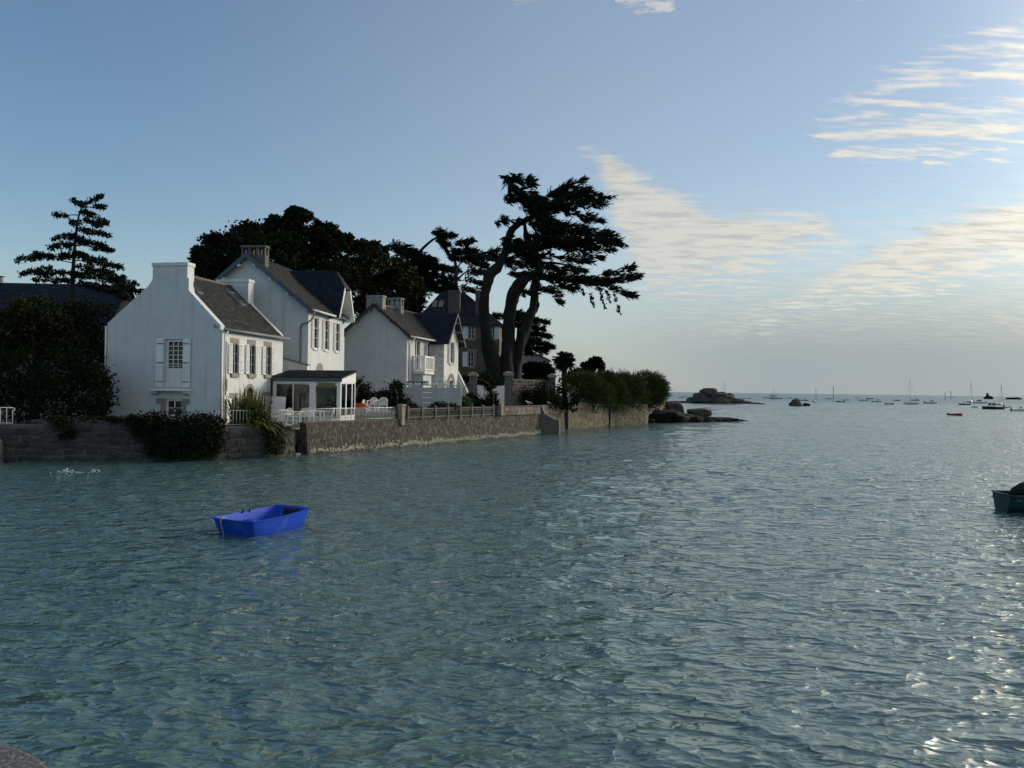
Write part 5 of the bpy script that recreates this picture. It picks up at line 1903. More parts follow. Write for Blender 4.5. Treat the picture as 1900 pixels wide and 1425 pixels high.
leafy('shrub', 'dark mass of shrubs below the stone garden wall', [(960, 742, 14, 14), (985, 735, 20, 17), (1008, 730, 16, 18), (970, 748, 22, 9), (1020, 745, 18, 12)], 69.5, 'hedge', 12, .15, .3, .6, 48, False, 'shrub')
leafy('clipped_bush', 'round clipped dark bush in front of the end pillar', [(1045, 737, 23, 20), (1035, 748, 22, 12), (1060, 748, 14, 14)], 72.5, 'hedge', 15, .13, .16, .3, 49, False, 'bush', None, .8, .2)
leafy('bushy_tree', 'low round tree in front of the distant grey house', [(998, 683, 20, 13), (985, 690, 16, 12), (1012, 692, 12, 11), (998, 698, 24, 12)], 92, 'oak', 8, .26, .42, 1, 50, True, 'tree')
leafy('shrub', 'dark shrubs behind the palm, right of its trunk', [(1076, 695, 12, 8), (1060, 704, 16, 7), (1090, 700, 12, 6), (1125, 698, 10, 4)], 100, 'oak', 8, .26, .4, 1, 51, False, 'shrub')
leafy('broadleaf_tree', 'small round-topped tree standing alone right of the palm', [(1100, 680, 16, 9), (1092, 686, 9, 7), (1113, 680, 9, 8), (1105, 672, 10, 6), (1088, 680, 7, 6)], 102, 'oak', 5, .26, .26, .6, 52, True, 'tree', None, .8, .1)
leafy('shrub', 'dark foliage behind the left gate pillar by the stone house', [(890, 703, 12, 8), (905, 706, 14, 7), (868, 706, 8, 7)], 72, 'ivy', 14, .15, .22, .3, 53, False, 'shrub')


def tamarisk(label, lst, D, seed, dens=1.0):
    rng = np.random.default_rng(seed)
    cl = px_clumps(lst, D, 1.0, rng, .8)
    cx = sum(c[0][0] for c in cl) / len(cl)
    cy = sum(c[0][1] for c in cl) / len(cl)
    root = tree_thing('tamarisk', label, (cx, cy, GZ), 'shrub', 'tamarisks on the sea wall')
    Cs, As = [], []
    for c, r in cl:
        c, r = np.array(c), np.array(r)
        k = int((r[0] * r[2] * 4 + r[0] * r[1] * 2 + r[1] * r[2] * 2) * 44 * dens)
        d = unit(rng.normal(size=(k, 3)))
        d[:, 2] = np.abs(d[:, 2]) * np.where(rng.random(k) < .62, 1, -1)
        T = c + d * r * np.where(rng.random(k) < .4, rng.uniform(.4, .9, k), rng.normal(.95, .06, k))[:, None]
        dirv = unit(d * np.array([.8, .8, .5]) + np.array([.25, 0, .55]) + rng.normal(0, .25, (k, 3)))
        n = 10
        f = np.linspace(0, 1, n)
        bl = rng.uniform(.35, .95, k)
        pts = T[:, None, :] + dirv[:, None, :] * (bl[:, None] * f)[:, :, None] + rng.normal(0, .05, (k, n, 3))
        pts[:, :, 2] -= (f ** 2 * .18)[None, :]
        Cs.append(pts.reshape(-1, 3))
        As.append(unit(np.repeat(dirv, n, 0) + rng.normal(0, .5, (k * n, 3))))
    C, A = np.vstack(Cs), np.vstack(As)
    L = .24 * rng.uniform(.6, 1.3, len(C))
    V, F = leaf_quads(C, A, L, .055 * np.ones(len(C)) * rng.uniform(.7, 1.5, len(C)), rng)
    add_local(root, 'foliage', V, F, 'tam')
    tube_local(root, 'stems', [([(cx + .3 * i, cy, GZ - .2), (cx + .5 * i, cy + .1, GZ + .8), tuple(c[0])], [.07, .05, .02]) for i, c in enumerate(cl[:4])], 'bark2', 6)


tamarisk('feathery green tamarisk nearest the round clipped bush', [(1090, 722, 26, 22), (1072, 712, 24, 14), (1110, 735, 26, 20), (1085, 740, 22, 14)], 80, 61)
tamarisk('feathery green tamarisk drooping over the first tan block wall', [(1125, 720, 28, 24), (1138, 740, 24, 20), (1115, 708, 26, 12), (1110, 740, 24, 16)], 84, 62)
tamarisk('feathery green tamarisk in the middle, drooping over the dark wall joint', [(1160, 716, 28, 20), (1152, 740, 22, 18), (1175, 738, 24, 20), (1150, 722, 24, 20)], 88, 63)
tamarisk('feathery green tamarisk at the tip of the headland with the highest plumes', [(1198, 714, 26, 20), (1190, 738, 24, 20), (1215, 722, 18, 24), (1222, 728, 14, 18), (1205, 740, 20, 16)], 93, 64)


def palm():
    D = 84
    b = P(1047, 720, D)
    top = P(1047, 670, D)
    root = tree_thing('palm_tree', 'fan palm with thick dark trunk beyond the stone wall', (b.x, b.y, GZ))
    tube_local(root, 'trunk', [([(b.x, D, GZ - .2), (b.x + .05, D, 3.5), (b.x, D, 5.2), (top.x, D, top.z)], [.34, .30, .30, .34])], 'bark2', 10)
    rng = np.random.default_rng(9)
    mb = MB()
    for i in range(120):
        az = rng.uniform(0, 2 * math.pi)
        el = math.asin(rng.uniform(-.85, 1.0))
        d = Vector((math.cos(az) * math.cos(el), math.sin(az) * math.cos(el), math.sin(el)))
        L0 = rng.uniform(.2, .95)
        c = Vector((0, 0, top.z - GZ)) + d * L0
        c.x += top.x - b.x
        side = d.cross(Vector((0, 0, 1))).normalized()
        upv = side.cross(d).normalized()
        nseg = 13
        for k in range(nseg):
            a = (k / (nseg - 1) - .5) * 2.7
            e = d * math.cos(a) + side * math.sin(a) + upv * .12 * rng.normal()
            tip = c + e * rng.uniform(.5, .72) - Vector((0, 0, .12))
            w = (side * math.cos(a) - d * math.sin(a)) * .10
            mb.add([c - w * .4, c + e * .35 + w, tip, c + e * .35 - w], [(0, 1, 2, 3)])
    mb.build('crown', 'oak', root)


palm()


def flax():
    b = P(462, 795, 41.6)
    root = tree_thing('flax_plant', 'big spiky flax plant with sword leaves behind the railing', (b.x, b.y, GZ), 'plant')
    rng = random.Random(12)
    mb = MB()
    for i in range(620):
        az = rng.uniform(0, 2 * math.pi)
        lean = rng.uniform(.15, 1.75)
        L0 = rng.uniform(1.2, 2.3)
        d = Vector((math.cos(az), math.sin(az) * .6, 0))
        o = Vector((rng.gauss(0, .40), rng.gauss(0, .18), 0))
        prev = None
        w0 = rng.uniform(.035, .06)
        sd = Vector((-d.y, d.x, 0)).normalized()
        n = 6
        pts = []
        p = o.copy()
        ang = lean * .62
        for k in range(n + 1):
            f = k / n
            pts.append((p.copy(), w0 * (1 - f ** 2.2) + .003))
            ang += lean * .13
            p += (d * math.sin(ang) + Vector((0, 0, math.cos(ang)))) * (L0 / n)
        k0 = len(mb.v)
        vs, fs = [], []
        for (q, w) in pts:
            vs += [q - sd * w, q + sd * w]
        for k in range(n):
            fs.append((2 * k, 2 * k + 1, 2 * k + 3, 2 * k + 2))
        mb.add(vs, fs)
    mb.build('leaves', 'phor', root)
    mb = MB()
    for i in range(5):
        x = rng.uniform(-.5, .6)
        mb.tube([(x * .3, 0, .3), (x * .7, 0, 1.4), (x, .05, 2.1 + rng.uniform(-.2, .2))], [.02, .016, .01], 5)
    mb.build('flower_stalk', 'bark2', root)


flax()

# ------------------------------------------------------------------ railings, fences, garden things
def railing(label, pts, z0, z1, step=0.13, r=0.012, group=None, curl=False, m='wmetal', post_every=0):
    """pts (x, y); each bar is a part that shares one mesh"""
    root = thing('railing', label, 'railing', (pts[0][0], pts[0][1], z0), 0, group)
    o = Vector((pts[0][0], pts[0][1]))
    bar = None
    for a, b in zip(pts[:-1], pts[1:]):
        A, B = Vector(a) - o, Vector(b) - o
        L0 = (B - A).length
        d = (B - A) / L0
        mb = MB()
        mb.tube([(A.x, A.y, z1 - z0), (B.x, B.y, z1 - z0)], .022, 8)
        if curl and b == pts[-1]:
            mb.tube([(B.x, B.y, z1 - z0)] + [(B.x + d.x * .09 * math.sin(t), B.y + d.y * .09 * math.sin(t), z1 - z0 - .09 + .09 * math.cos(t)) for t in (.6, 1.2, 1.8, 2.4, 3.0, 3.6)], .018, 6)
        mb.build('top_rail', m, root, True)
        mb = MB()
        mb.tube([(A.x, A.y, .08), (B.x, B.y, .08)], .016, 6)
        mb.build('bottom_rail', m, root, True)
        n = max(1, int(L0 / step))
        for i in range(n + 1):
            p = A + d * (L0 * i / n)
            if bar is None:
                mb = MB()
                mb.tube([(0, 0, 0), (0, 0, z1 - z0)], r, 6)
                bar = mb.build('bar', m, root, True)
                bar.location = (p.x, p.y, 0)
            else:
                c = copy_obj(bar, root)
                c.location = (p.x, p.y, 0)
    return root


railing('short white railing with curled end on the wall at the left edge', [(-25.9, 37.2), (-24.35, 37.55)], 1.79, 2.62, .24, .016, curl=True)
railing('white railing half hidden by the flax plant', [(-15.4, 40.05), (-13.3, 41.75), (-12.35, 42.55)], 1.70, 2.52, .17, .013, curl=True)
railing('low white railing beside the steps', [(-13.0, 41.95), (-12.15, 42.62)], 1.62, 2.30, .085, .012)
railing('narrow white gate railing stepping down at the dark steps opening', [(-12.2, 42.75), (-11.85, 42.95)], 1.42, 2.30, .08, .014)
railing('long white railing along the terrace in front of the veranda', [(-11.75, 43.95), (-9.6, 47.15), (-7.62, 50.1)], 1.80, 2.56, .125, .012)

# squat granite post between railing and ornate fence
t = thing('granite_post', 'squat granite post between the white railing and the ornate fence', 'post', (-7.2, 50.35, 1.5), R(-33))
mb = MB()
mb.box(-.17, .17, -.17, .17, -.1, 1.12)
mb.build('shaft', 'granite', t, bevel=.02)
mb = MB()
mb.box(-.22, .22, -.22, .22, 1.123, 1.26)
mb.build('cap', 'granite', t, bevel=.03)


def ornate_fence():
    A, B = Vector((-6.85, 50.75)), Vector((-1.45, 59.72))
    d = (B - A).normalized()
    L0 = (B - A).length
    root = thing('ornate_fence', 'ornate weathered concrete fence with arched panels on the sea wall', 'fence', (A.x, A.y, 1.80), math.atan2(d.y, d.x))
    nb = 7
    bw = L0 / nb
    post = None
    panel = None
    for i in range(nb + 1):
        if post is None:
            mb = MB()
            mb.box(-.085, .085, -.085, .085, -.03, .74)
            mb.prism([(-.1, -.1, .743), (.1, -.1, .743), (.1, .1, .743), (-.1, .1, .743)], (0, 0, .04))
            mb.hexa([(-.09, -.09, .786), (.09, -.09, .786), (.09, .09, .786), (-.09, .09, .786), (-.03, -.03, .85), (.03, -.03, .85), (.03, .03, .85), (-.03, .03, .85)])
            post = mb.build('post', 'conc', root)
        else:
            c = copy_obj(post, root)
            c.location = (bw * i, 0, 0)
    a, b = .09, bw - .09
    mb = MB()
    mb.box(a, b, -.05, .05, .04, .13)
    mb.box(a, b, -.05, .05, .60, .69)
    mb.box(a, b, -.035, .035, .49, .53)
    na = 6
    w = (b - a) / na
    for k in range(na):
        x = a + w * (k + .5)
        ring = []
        for s in range(9):
            t_ = math.pi * s / 8
            ring.append((x - math.cos(t_) * w * .42, 0, .33 + math.sin(t_) * .14))
        mb.tube([(x - w * .42, 0, .131)] + ring + [(x + w * .42, 0, .131)], .022, 6)
        mb.tube([(x, 0, .131), (x, 0, .40)], .018, 6)
        mb.tube([(x, 0, .531), (x, 0, .60)], .02, 6)
    panel = mb.build('panel', 'conc', root)
    for i in range(1, nb):
        c = copy_obj(panel, root)
        c.location = (bw * i, 0, 0)


ornate_fence()
t = thing('stone_post', 'small stone block post at the right end of the ornate fence', 'post', (-1.1, 60.45, 1.78), R(-32))
mb = MB()
mb.box(-.16, .16, -.2, .2, 0, .72)
mb.box(.2, .42, -.12, .2, 0, .95)
mb.build('blocks', 'granite', t, bevel=.02)


def panel_fence():
    a = Vector((-7.79, 56.0))
    root = thing('concrete_panel_fence', 'white concrete panel fence topped by small white blocks before the balcony house', 'fence', (a.x, a.y, GZ), R(-1))
    Wd = 4.05
    for x in (0, 2.28, Wd):
        mb = MB()
        mb.box(x - .06, x + .06, -.06, .06, 0, 2.36)
        mb.build('post', 'grey_render', root)
    for x0, x1 in ((.061, 2.219), (2.341, Wd - .061)):
        for k in range(6):
            mb = MB()
            mb.box(x0, x1, -.025, .025, .37 * k, .37 * (k + 1) - .018)
            mb.build('plank', 'grey_render', root, bevel=.008)
    mb = MB()
    mb.box(-.12, Wd + .08, -.14, .14, 2.363, 2.42)
    mb.build('coping', 'grey_render', root)
    for i in range(5):
        mb = MB()
        x = .02 + i * .64
        mb.box(x, x + .46, -.13, .12, 2.423, 2.53)
        mb.build('white_block', 'plastic', root, bevel=.01)
    mb = MB()
    for i in range(6):
        mb.tube([(.1 + i * .26, .3, 2.50), (.1 + i * .26, 1.6, 2.62)], .12, 8)
    mb.build('roof_tiles', 'slate_plain', root)


M['slate_plain'] = mat('dark_tile', (.05, .05, .055), .7, .3, 3)
panel_fence()


def gate():
    r = thing('white_gate', 'solid white double gate between two stone pillars under the cypress', 'gate', (-3.0, 66.0, GZ), R(2))
    for x0, x1, s in ((.03, 1.19, 1), (1.21, 2.37, -1)):
        mb = MB()
        n = 8
        for i in range(n):
            a, b = x0 + (x1 - x0) * i / n, x0 + (x1 - x0) * (i + 1) / n - .006
            c = (a + b) / 2
            top = 2.42 + .10 * ((abs(c - 1.2) / 1.17) ** 4)
            mb.box(a, b, -.03, .03, .06, top)
        mb.build('gate_leaf', 'wpaint', r)


gate()


def stone_pillar(label, x, y, w_, ztop, z0=GZ):
    r = thing('stone_pillar', label, 'pillar', (x, y, z0))
    h = ztop - z0 - .42
    n = int(h / .34)
    rg = random.Random(int(x * 100))
    for k in range(n):
        mb = MB()
        j = rg.uniform(0, .025)
        mb.box(-w_ / 2 - j, w_ / 2 + rg.uniform(0, .025), -w_ / 2 - j, w_ / 2, h * k / n + .008, h * (k + 1) / n - .008)
        mb.build('course', 'granite_d', r, bevel=.02)
    mb = MB()
    mb.box(-w_ / 2 + .03, w_ / 2 - .03, -w_ / 2 + .03, w_ / 2 - .03, 0, h + .02)
    mb.build('core', 'mortar', r)
    mb = MB()
    mb.box(-w_ / 2 - .12, w_ / 2 + .12, -w_ / 2 - .12, w_ / 2 + .12, h + .023, h + .27)
    mb.hexa([(-w_ / 2 - .05, -w_ / 2 - .05, h + .273), (w_ / 2 + .05, -w_ / 2 - .05, h + .273), (w_ / 2 + .05, w_ / 2 + .05, h + .273), (-w_ / 2 - .05, w_ / 2 + .05, h + .273), (-.12, -.12, h + .42), (.12, -.12, h + .42), (.12, .12, h + .42), (-.12, .12, h + .42)])
    mb.build('cap', 'granite', r, bevel=.03)


stone_pillar('stone gate pillar left of the white gate', -3.35, 66.1, .62, 5.30)
stone_pillar('stone gate pillar right of the white gate, below the cypress trunk', -.32, 67.2, .66, 5.42)
stone_pillar('stone pillar at the far end of the rubble garden wall', 3.85, 74.0, .62, 5.42)


def rubble_wall():
    a, b = Vector((.05, 67.5)), Vector((3.5, 74.0))
    d = (b - a)
    L0 = d.length
    d /= L0
    r = thing('rubble_wall', 'rubble stone garden wall between the pillars right of the gate', 'wall', (a.x, a.y, GZ), math.atan2(d.y, d.x))
    mb = MB()
    mb.box(0, L0, 0, .45, 0, 3.08)
    mb.build('core', 'mortar', r)
    rg = random.Random(8)
    mb = MB()
    z = 0.02
    while z < 3.0:
        h = rg.uniform(.16, .34)
        x = -rg.uniform(0, .3)
        while x < L0:
            w_ = rg.uniform(.22, .55)
            x0, x1 = max(0, x), min(L0, x + w_)
            if x1 - x0 > .08:
                n0 = len(mb.f)
                e = .02
                pr = rg.uniform(.02, .07)
                zz0, zz1 = z + .015 + rg.uniform(0, .03), min(3.06, z + h - .015 - rg.uniform(0, .03))
                mb.hexa([(x0 + e, .01, zz0), (x1 - e, .01, zz0), (x1 - e - .03, -pr, zz0 + .03), (x0 + e + .03, -pr, zz0 + .03), (x0 + e, .01, zz1), (x1 - e, .01, zz1), (x1 - e - .03, -pr, zz1 - .03), (x0 + e + .03, -pr, zz1 - .03)])
                tn = rg.uniform(.18, .62)
                mb.tone += [(tn * rg.uniform(.9, 1.1), tn, tn * rg.uniform(.95, 1.25))] * (len(mb.f) - n0)
            x += w_
        z += h
    o = mb.build('stones', 'block', r)
    o['kind'] = 'stuff'


rubble_wall()


def hoop(label, u0, u1, vtop, vbase, D, hm='wmetal'):
    p0, p1 = P(u0, vbase, D), P(u1, vbase, D)
    zt = P((u0 + u1) / 2, vtop, D).z
    c = (p0 + p1) / 2
    hw = (p1 - p0).length / 2
    zs = GZ + (zt - GZ) * .55
    r = thing('garden_arch', label, 'arch', (c.x, c.y, GZ))
    for dy in (-.22, .22):
        mb = MB()
        mb.tube([(-hw, dy, 0), (-hw, dy, zs - GZ)] + [(-hw * math.cos(t), dy, zs - GZ + (zt - zs) * math.sin(t)) for t in [math.pi * i / 16 for i in range(1, 16)]] + [(hw, dy, zs - GZ), (hw, dy, 0)], .012, 6)
        mb.build('hoop', hm, r, True)
    mb = MB()
    for i in range(1, 16, 2):
        t = math.pi * i / 16
        mb.tube([(-hw * math.cos(t), -.22, zs - GZ + (zt - zs) * math.sin(t)), (-hw * math.cos(t), .22, zs - GZ + (zt - zs) * math.sin(t))], .008, 5)
    mb.build('rungs', hm, r)


hoop('thin white wire hoop in front of the grey-white gable', 660, 738, 701, 740, 54.0)
hoop('thin wire garden arch in front of the stone pillar and white gate', 858, 916, 704, 745, 62.0, 'granite')


# ------------------------------------------------------------------ terrace furniture
def chair_proto(label, group):
    r = thing('plastic_chair', label, 'chair', (0, 0, 0), 0, group)
    mb = MB()
    mb.prism([(-.24, -.24, .42), (.24, -.24, .42), (.22, .22, .40), (-.22, .22, .40)], (0, 0, .025))
    mb.box(-.24, .24, -.265, -.243, .37, .44)
    mb.build('seat', 'plastic', r, bevel=.01)
    for sx in (-1, 1):
        mb = MB()
        mb.hexa([(sx * .30 - .03, -.30, 0), (sx * .30 + .03, -.30, 0), (sx * .30 + .03, -.25, 0), (sx * .30 - .03, -.25, 0), (sx * .25 - .04, -.26, .66), (sx * .25 + .04, -.26, .66), (sx * .25 + .04, -.20, .66), (sx * .25 - .04, -.20, .66)])
        mb.build('leg', 'plastic', r)
        mb = MB()
        mb.hexa([(sx * .26 - .03, .30, 0), (sx * .26 + .03, .30, 0), (sx * .26 + .03, .35, 0), (sx * .26 - .03, .35, 0), (sx * .22 - .03, .19, .42), (sx * .22 + .03, .19, .42), (sx * .22 + .03, .25, .42), (sx * .22 - .03, .25, .42)])
        mb.build('leg', 'plastic', r)
        mb = MB()
        mb.prism([(sx * .23, -.27, .66), (sx * .31, -.27, .66), (sx * .31, .22, .69), (sx * .25, .27, .69)], (0, 0, .03))
        mb.build('armrest', 'plastic', r, bevel=.008)
    mb = MB()
    ring = []
    for s in range(13):
        t = math.pi * s / 12
        ring.append((-.27 * math.cos(t), .30 + .05 * math.sin(t), .66 + .24 * math.sin(t)))
    mb.tube([(-.22, .22, .42)] + ring + [(.22, .22, .42)], .026, 6)
    mb.tube([(-.225, .235, .50), (0, .27, .48), (.225, .235, .50)], .03, 6)
    for i in range(7):
        x = -.17 + .34 * i / 6
        zt = .66 + .24 * math.sqrt(max(0, 1 - (x / .27) ** 2))
        mb.prism([(x - .017, .26, .48), (x + .017, .26, .48), (x * 1.1 + .017, .335, zt), (x * 1.1 - .017, .335, zt)], (0, .015, 0))
    mb.build('backrest', 'plastic', r)
    return r


ch = chair_proto('white plastic garden chair closest to the dark steps, left of the terrace table', 'white plastic chairs on the terrace')
ch.location, ch.rotation_euler = (-12.68, 44.75, GZ), (0, 0, R(150))


def chair(label, loc, rz, tilt=0):
    c = copy_tree(ch)
    c['label'] = label
    c.location, c.rotation_euler = loc, (tilt, 0, R(rz))
    return c


chair('white plastic garden chair behind the terrace table, second from the steps', (-12.15, 45.75, GZ), -10)
chair('white plastic garden chair with its back to the sea before the terrace table', (-11.85, 44.55, GZ), 170)
chair('white plastic garden chair at the right end of the terrace table', (-10.98, 46.1, GZ), -80)
# raised pale platform with more chairs
t = thing('stone_bench', 'pale low stone platform behind the railing carrying the stacked chairs', 'platform', (-9.1, 51.9, GZ), R(-8))
mb = MB()
mb.box(-.95, .75, -.4, .5, 0, .58)
mb.build('block', 'iw', t, bevel=.02)
chair('white plastic chair with fan back, leftmost upright one on the pale platform', (-9.45, 52.1, GZ + .582), -12)
chair('white plastic chair with fan back, at the right on the pale platform beside the rose', (-8.72, 52.2, GZ + .582), 8)
chair('white plastic chair tipped forward against the left end of the pale platform', (-9.98, 51.75, GZ + .36), 82, R(24))
t = thing('terrace_table', 'white plastic table with a thin parasol pole among the terrace chairs', 'table', (-11.6, 45.35, GZ), R(20))
mb = MB()
mb.lathe([(.50, .70), (.52, .71), (.52, .735), (.50, .74)], n=28)
mb.build('tabletop', 'plastic', t)
for sx, sy in ((-1, -1), (1, -1), (1, 1), (-1, 1)):
    mb = MB()
    mb.hexa([(sx * .34 - .03, sy * .34 - .03, 0), (sx * .34 + .03, sy * .34 - .03, 0), (sx * .34 + .03, sy * .34 + .03, 0), (sx * .34 - .03, sy * .34 + .03, 0), (sx * .3 - .04, sy * .3 - .04, .70), (sx * .3 + .04, sy * .3 - .04, .70), (sx * .3 + .04, sy * .3 + .04, .70), (sx * .3 - .04, sy * .3 + .04, .70)])
    mb.build('leg', 'plastic', t)
mb = MB()
mb.tube([(0, 0, .02), (0, 0, 1.12)], .018, 8)
mb.build('parasol_pole', 'plastic', t, True)
t = thing('low_wall', 'low rubble wall between the veranda and the pale platform', 'wall', (-10.5, 51.4, GZ), R(2))
mb = MB()
mb.box(-.75, .40, -.15, .15, 0, .80)
mb.build('wall', 'granite', t, bevel=.02)
q = P(669, 753, 51.4)
t = thing('orange_planter', 'bright orange box on the low wall right of the veranda', 'box', (q.x, q.y, GZ + .802))
mb = MB()
mb.hexa([(-.27, -.12, 0), (.29, -.12, 0), (.29, .12, 0), (-.27, .12, 0), (-.31, -.14, .27), (.33, -.14, .27), (.33, .14, .27), (-.31, .14, .27)])
mb.build('box', 'orange', t, bevel=.015)
mb = MB()
for (a, b, c, d) in ((-.32, .34, -.155, -.142), (-.32, .34, .142, .155), (-.325, -.312, -.155, .155), (.332, .345, -.155, .155)):
    mb.box(a, b, c, d, .245, .285)
mb.build('rim', 'orange', t)
q = P(744, 766, 51.4)
t = thing('rain_barrel', 'dark green water barrel beside the granite post', 'barrel', (q.x, q.y, GZ))
mb = MB()
mb.lathe([(.27, 0), (.33, .3), (.34, .5), (.32, .8), (.28, .95), (.30, .98), (.30, 1.03), (.08, 1.10)], n=20)
mb.build('body', 'barrel', t, True)
mb = MB()
for z in (.28, .62):
    mb.lathe([(.335, z), (.352, z + .015), (.352, z + .04), (.335, z + .055)], n=20)
mb.build('hoops', 'barrel', t, True)


# seated person behind the veranda glass
def person():
    V = [(0, 0, .50), (0, -.02, .68), (0, -.05, .90), (0, -.07, 1.02), (0, -.10, 1.10), (0, -.13, 1.20), (0, -.14, 1.30),
         (-.17, -.06, .98), (-.27, -.16, .78), (-.14, -.40, .76), (-.06, -.46, .77),
         (.17, -.06, .98), (.28, -.14, .78), (.20, -.40, .77), (.12, -.47, .78),
         (-.10, 0, .50), (-.13, -.42, .50), (-.13, -.44, .10), (-.13, -.56, .05),
         (.10, 0, .50), (.13, -.42, .50), (.14, -.40, .10), (.14, -.52, .05)]
    E_ = [(0, 1), (1, 2), (2, 3), (3, 4), (4, 5), (5, 6), (3, 7), (7, 8), (8, 9), (9, 10), (3, 11), (11, 12), (12, 13), (13, 14), (0, 15), (15, 16), (16, 17), (17, 18), (0, 19), (19, 20), (20, 21), (21, 22)]
    Rr = [(.15, .12), (.15, .11), (.17, .11), (.11, .09), (.055, .055), (.085, .10), (.075, .09), (.07, .07), (.045, .045), (.035, .035), (.03, .02),
          (.07, .07), (.045, .045), (.035, .035), (.03, .02), (.10, .10), (.07, .07), (.045, .045), (.04, .03), (.10, .10), (.07, .07), (.045, .045), (.04, .03)]
    me = bpy.data.meshes.new('body')
    me.from_pydata(V, E_, [])
    ob = bpy.data.objects.new('body', me)
    COL.objects.link(ob)
    sk = ob.modifiers.new('skin', 'SKIN')
    for i, rr_ in enumerate(Rr):
        me.skin_vertices[0].data[i].radius = rr_
    me.skin_vertices[0].data[0].use_root = True
    sb = ob.modifiers.new('sub', 'SUBSURF')
    sb.levels = sb.render_levels = 2
    dg = bpy.context.evaluated_depsgraph_get()
    m2 = bpy.data.meshes.new_from_object(ob.evaluated_get(dg))
    bpy.data.objects.remove(ob)
    root = thing('person', 'person in dark clothes sitting behind the right-hand veranda window', 'person', (-11.35, 48.15, GZ + .02), R(-15))
    m2.materials.clear()
    m2.materials.append(M['cloth'])
    m2.materials.append(M['skin'])
    for p in m2.polygons:
        c = p.center
        p.material_index = 1 if (c.z > 1.08 or (c.y < -.37 and c.z > .7)) else 0
        p.use_smooth = True
    b = bpy.data.objects.new('body', m2)
    link(b, root)
    mb = MB()
    mb.lathe([(.02, .13), (.07, .115), (.098, .07), (.105, .02), (.10, -.05)], (0, -.115, 1.27), 14)
    mb.build('hair', 'hair', root, True)
    mb = MB()
    for s in (-.035, .035):
        mb.lathe([(.004, -.009), (.012, 0), (.004, .009)], (s, -.232, 1.255), 6)
    mb.build('eyes', 'hair', root)
    mb = MB()
    mb.prism([(-.014, -.225, 1.215), (.014, -.225, 1.215), (0, -.225, 1.255)], (0, -.028, -.004))
    mb.build('nose', 'skin', root)
    mb = MB()
    for s in (-1, 1):
        for k in range(4):
            x = (-.06 if s < 0 else .12) + (k - 1.5) * .017
            mb.tube([(x, -.475, .775), (x + .004 * k, -.525, .772), (x, -.56 + .006 * abs(k - 1.5), .76)], [.009, .008, .006], 5)
        x = (-.06 if s < 0 else .12) - s * .035
        mb.tube([(x, -.46, .775), (x - s * .015, -.495, .772), (x - s * .012, -.52, .768)], [.010, .009, .006], 5)
    mb.build('fingers', 'skin', root)


person()
t = thing('indoor_chair', 'dark wooden chair under the seated person in the veranda', 'chair', (-11.35, 48.15, GZ + .02), R(-15))
mb = MB()
mb.box(-.22, .22, -.25, .22, .35, .385)
mb.build('seat', 'wood_int', t)
mb = MB()
mb.box(-.22, .22, .223, .25, .42, .95)
mb.build('backrest', 'wood_int', t)
for sx in (-.2, .2):
    for sy in (-.23, .20):
        mb = MB()
        mb.box(sx - .02, sx + .02, sy - .02, sy + .02, 0, .349)
        mb.build('leg', 'wood_int', t)
t = thing('indoor_table', 'dark table edge before the seated person in the veranda', 'table', (-11.5, 47.65, GZ + .02), R(-11))
mb = MB()
mb.box(-.55, .45, -.22, .28, .70, .74)
mb.build('tabletop', 'wood_int', t)
for sx in (-.5, .4):
    mb = MB()
    mb.box(sx - .03, sx + .03, -.03, .03, 0, .699)
    mb.build('leg', 'wood_int', t)


# gulls on the parapet
def gull(label, loc, rz, s=1.0):
    r = thing('gull', label, 'bird', loc, R(rz), 'gulls on the parapet')
    mb = MB()
    mb.tube([(-.24 * s, 0, .15 * s), (-.12 * s, 0, .17 * s), (0, 0, .19 * s), (.12 * s, 0, .22 * s), (.17 * s, 0, .27 * s), (.20 * s, 0, .32 * s), (.235 * s, 0, .325 * s)], [.012 * s, .06 * s, .085 * s, .07 * s, .045 * s, .043 * s, .02 * s], 10)
    mb.build('body', 'gull', r, True)
    mb = MB()
    for sy in (-1, 1):
        mb.prism([(.10 * s, sy * .075 * s, .24 * s), (-.05 * s, sy * .088 * s, .24 * s), (-.30 * s, sy * .03 * s, .17 * s), (-.05 * s, sy * .085 * s, .15 * s)], (0, sy * .012 * s, 0))
    mb.build('wings', 'lead', r)
    mb = MB()
    mb.tube([(.235 * s, 0, .325 * s), (.29 * s, 0, .31 * s)], [.014 * s, .004 * s], 6)
    mb.build('beak', 'orange', r)
    mb = MB()
    for sy in (-.03, .03):
        mb.tube([(0, sy * s, .12 * s), (0, sy * s, 0)], .008 * s, 5)
    mb.build('legs', 'orange', r)


gull('white gull resting on the parapet left of the buttress', (1.45, 64.55, 2.50), 170, 1.25)
gull('small white gull on the parapet right of the buttress', (3.35, 69.0, 2.50), 200, .9)


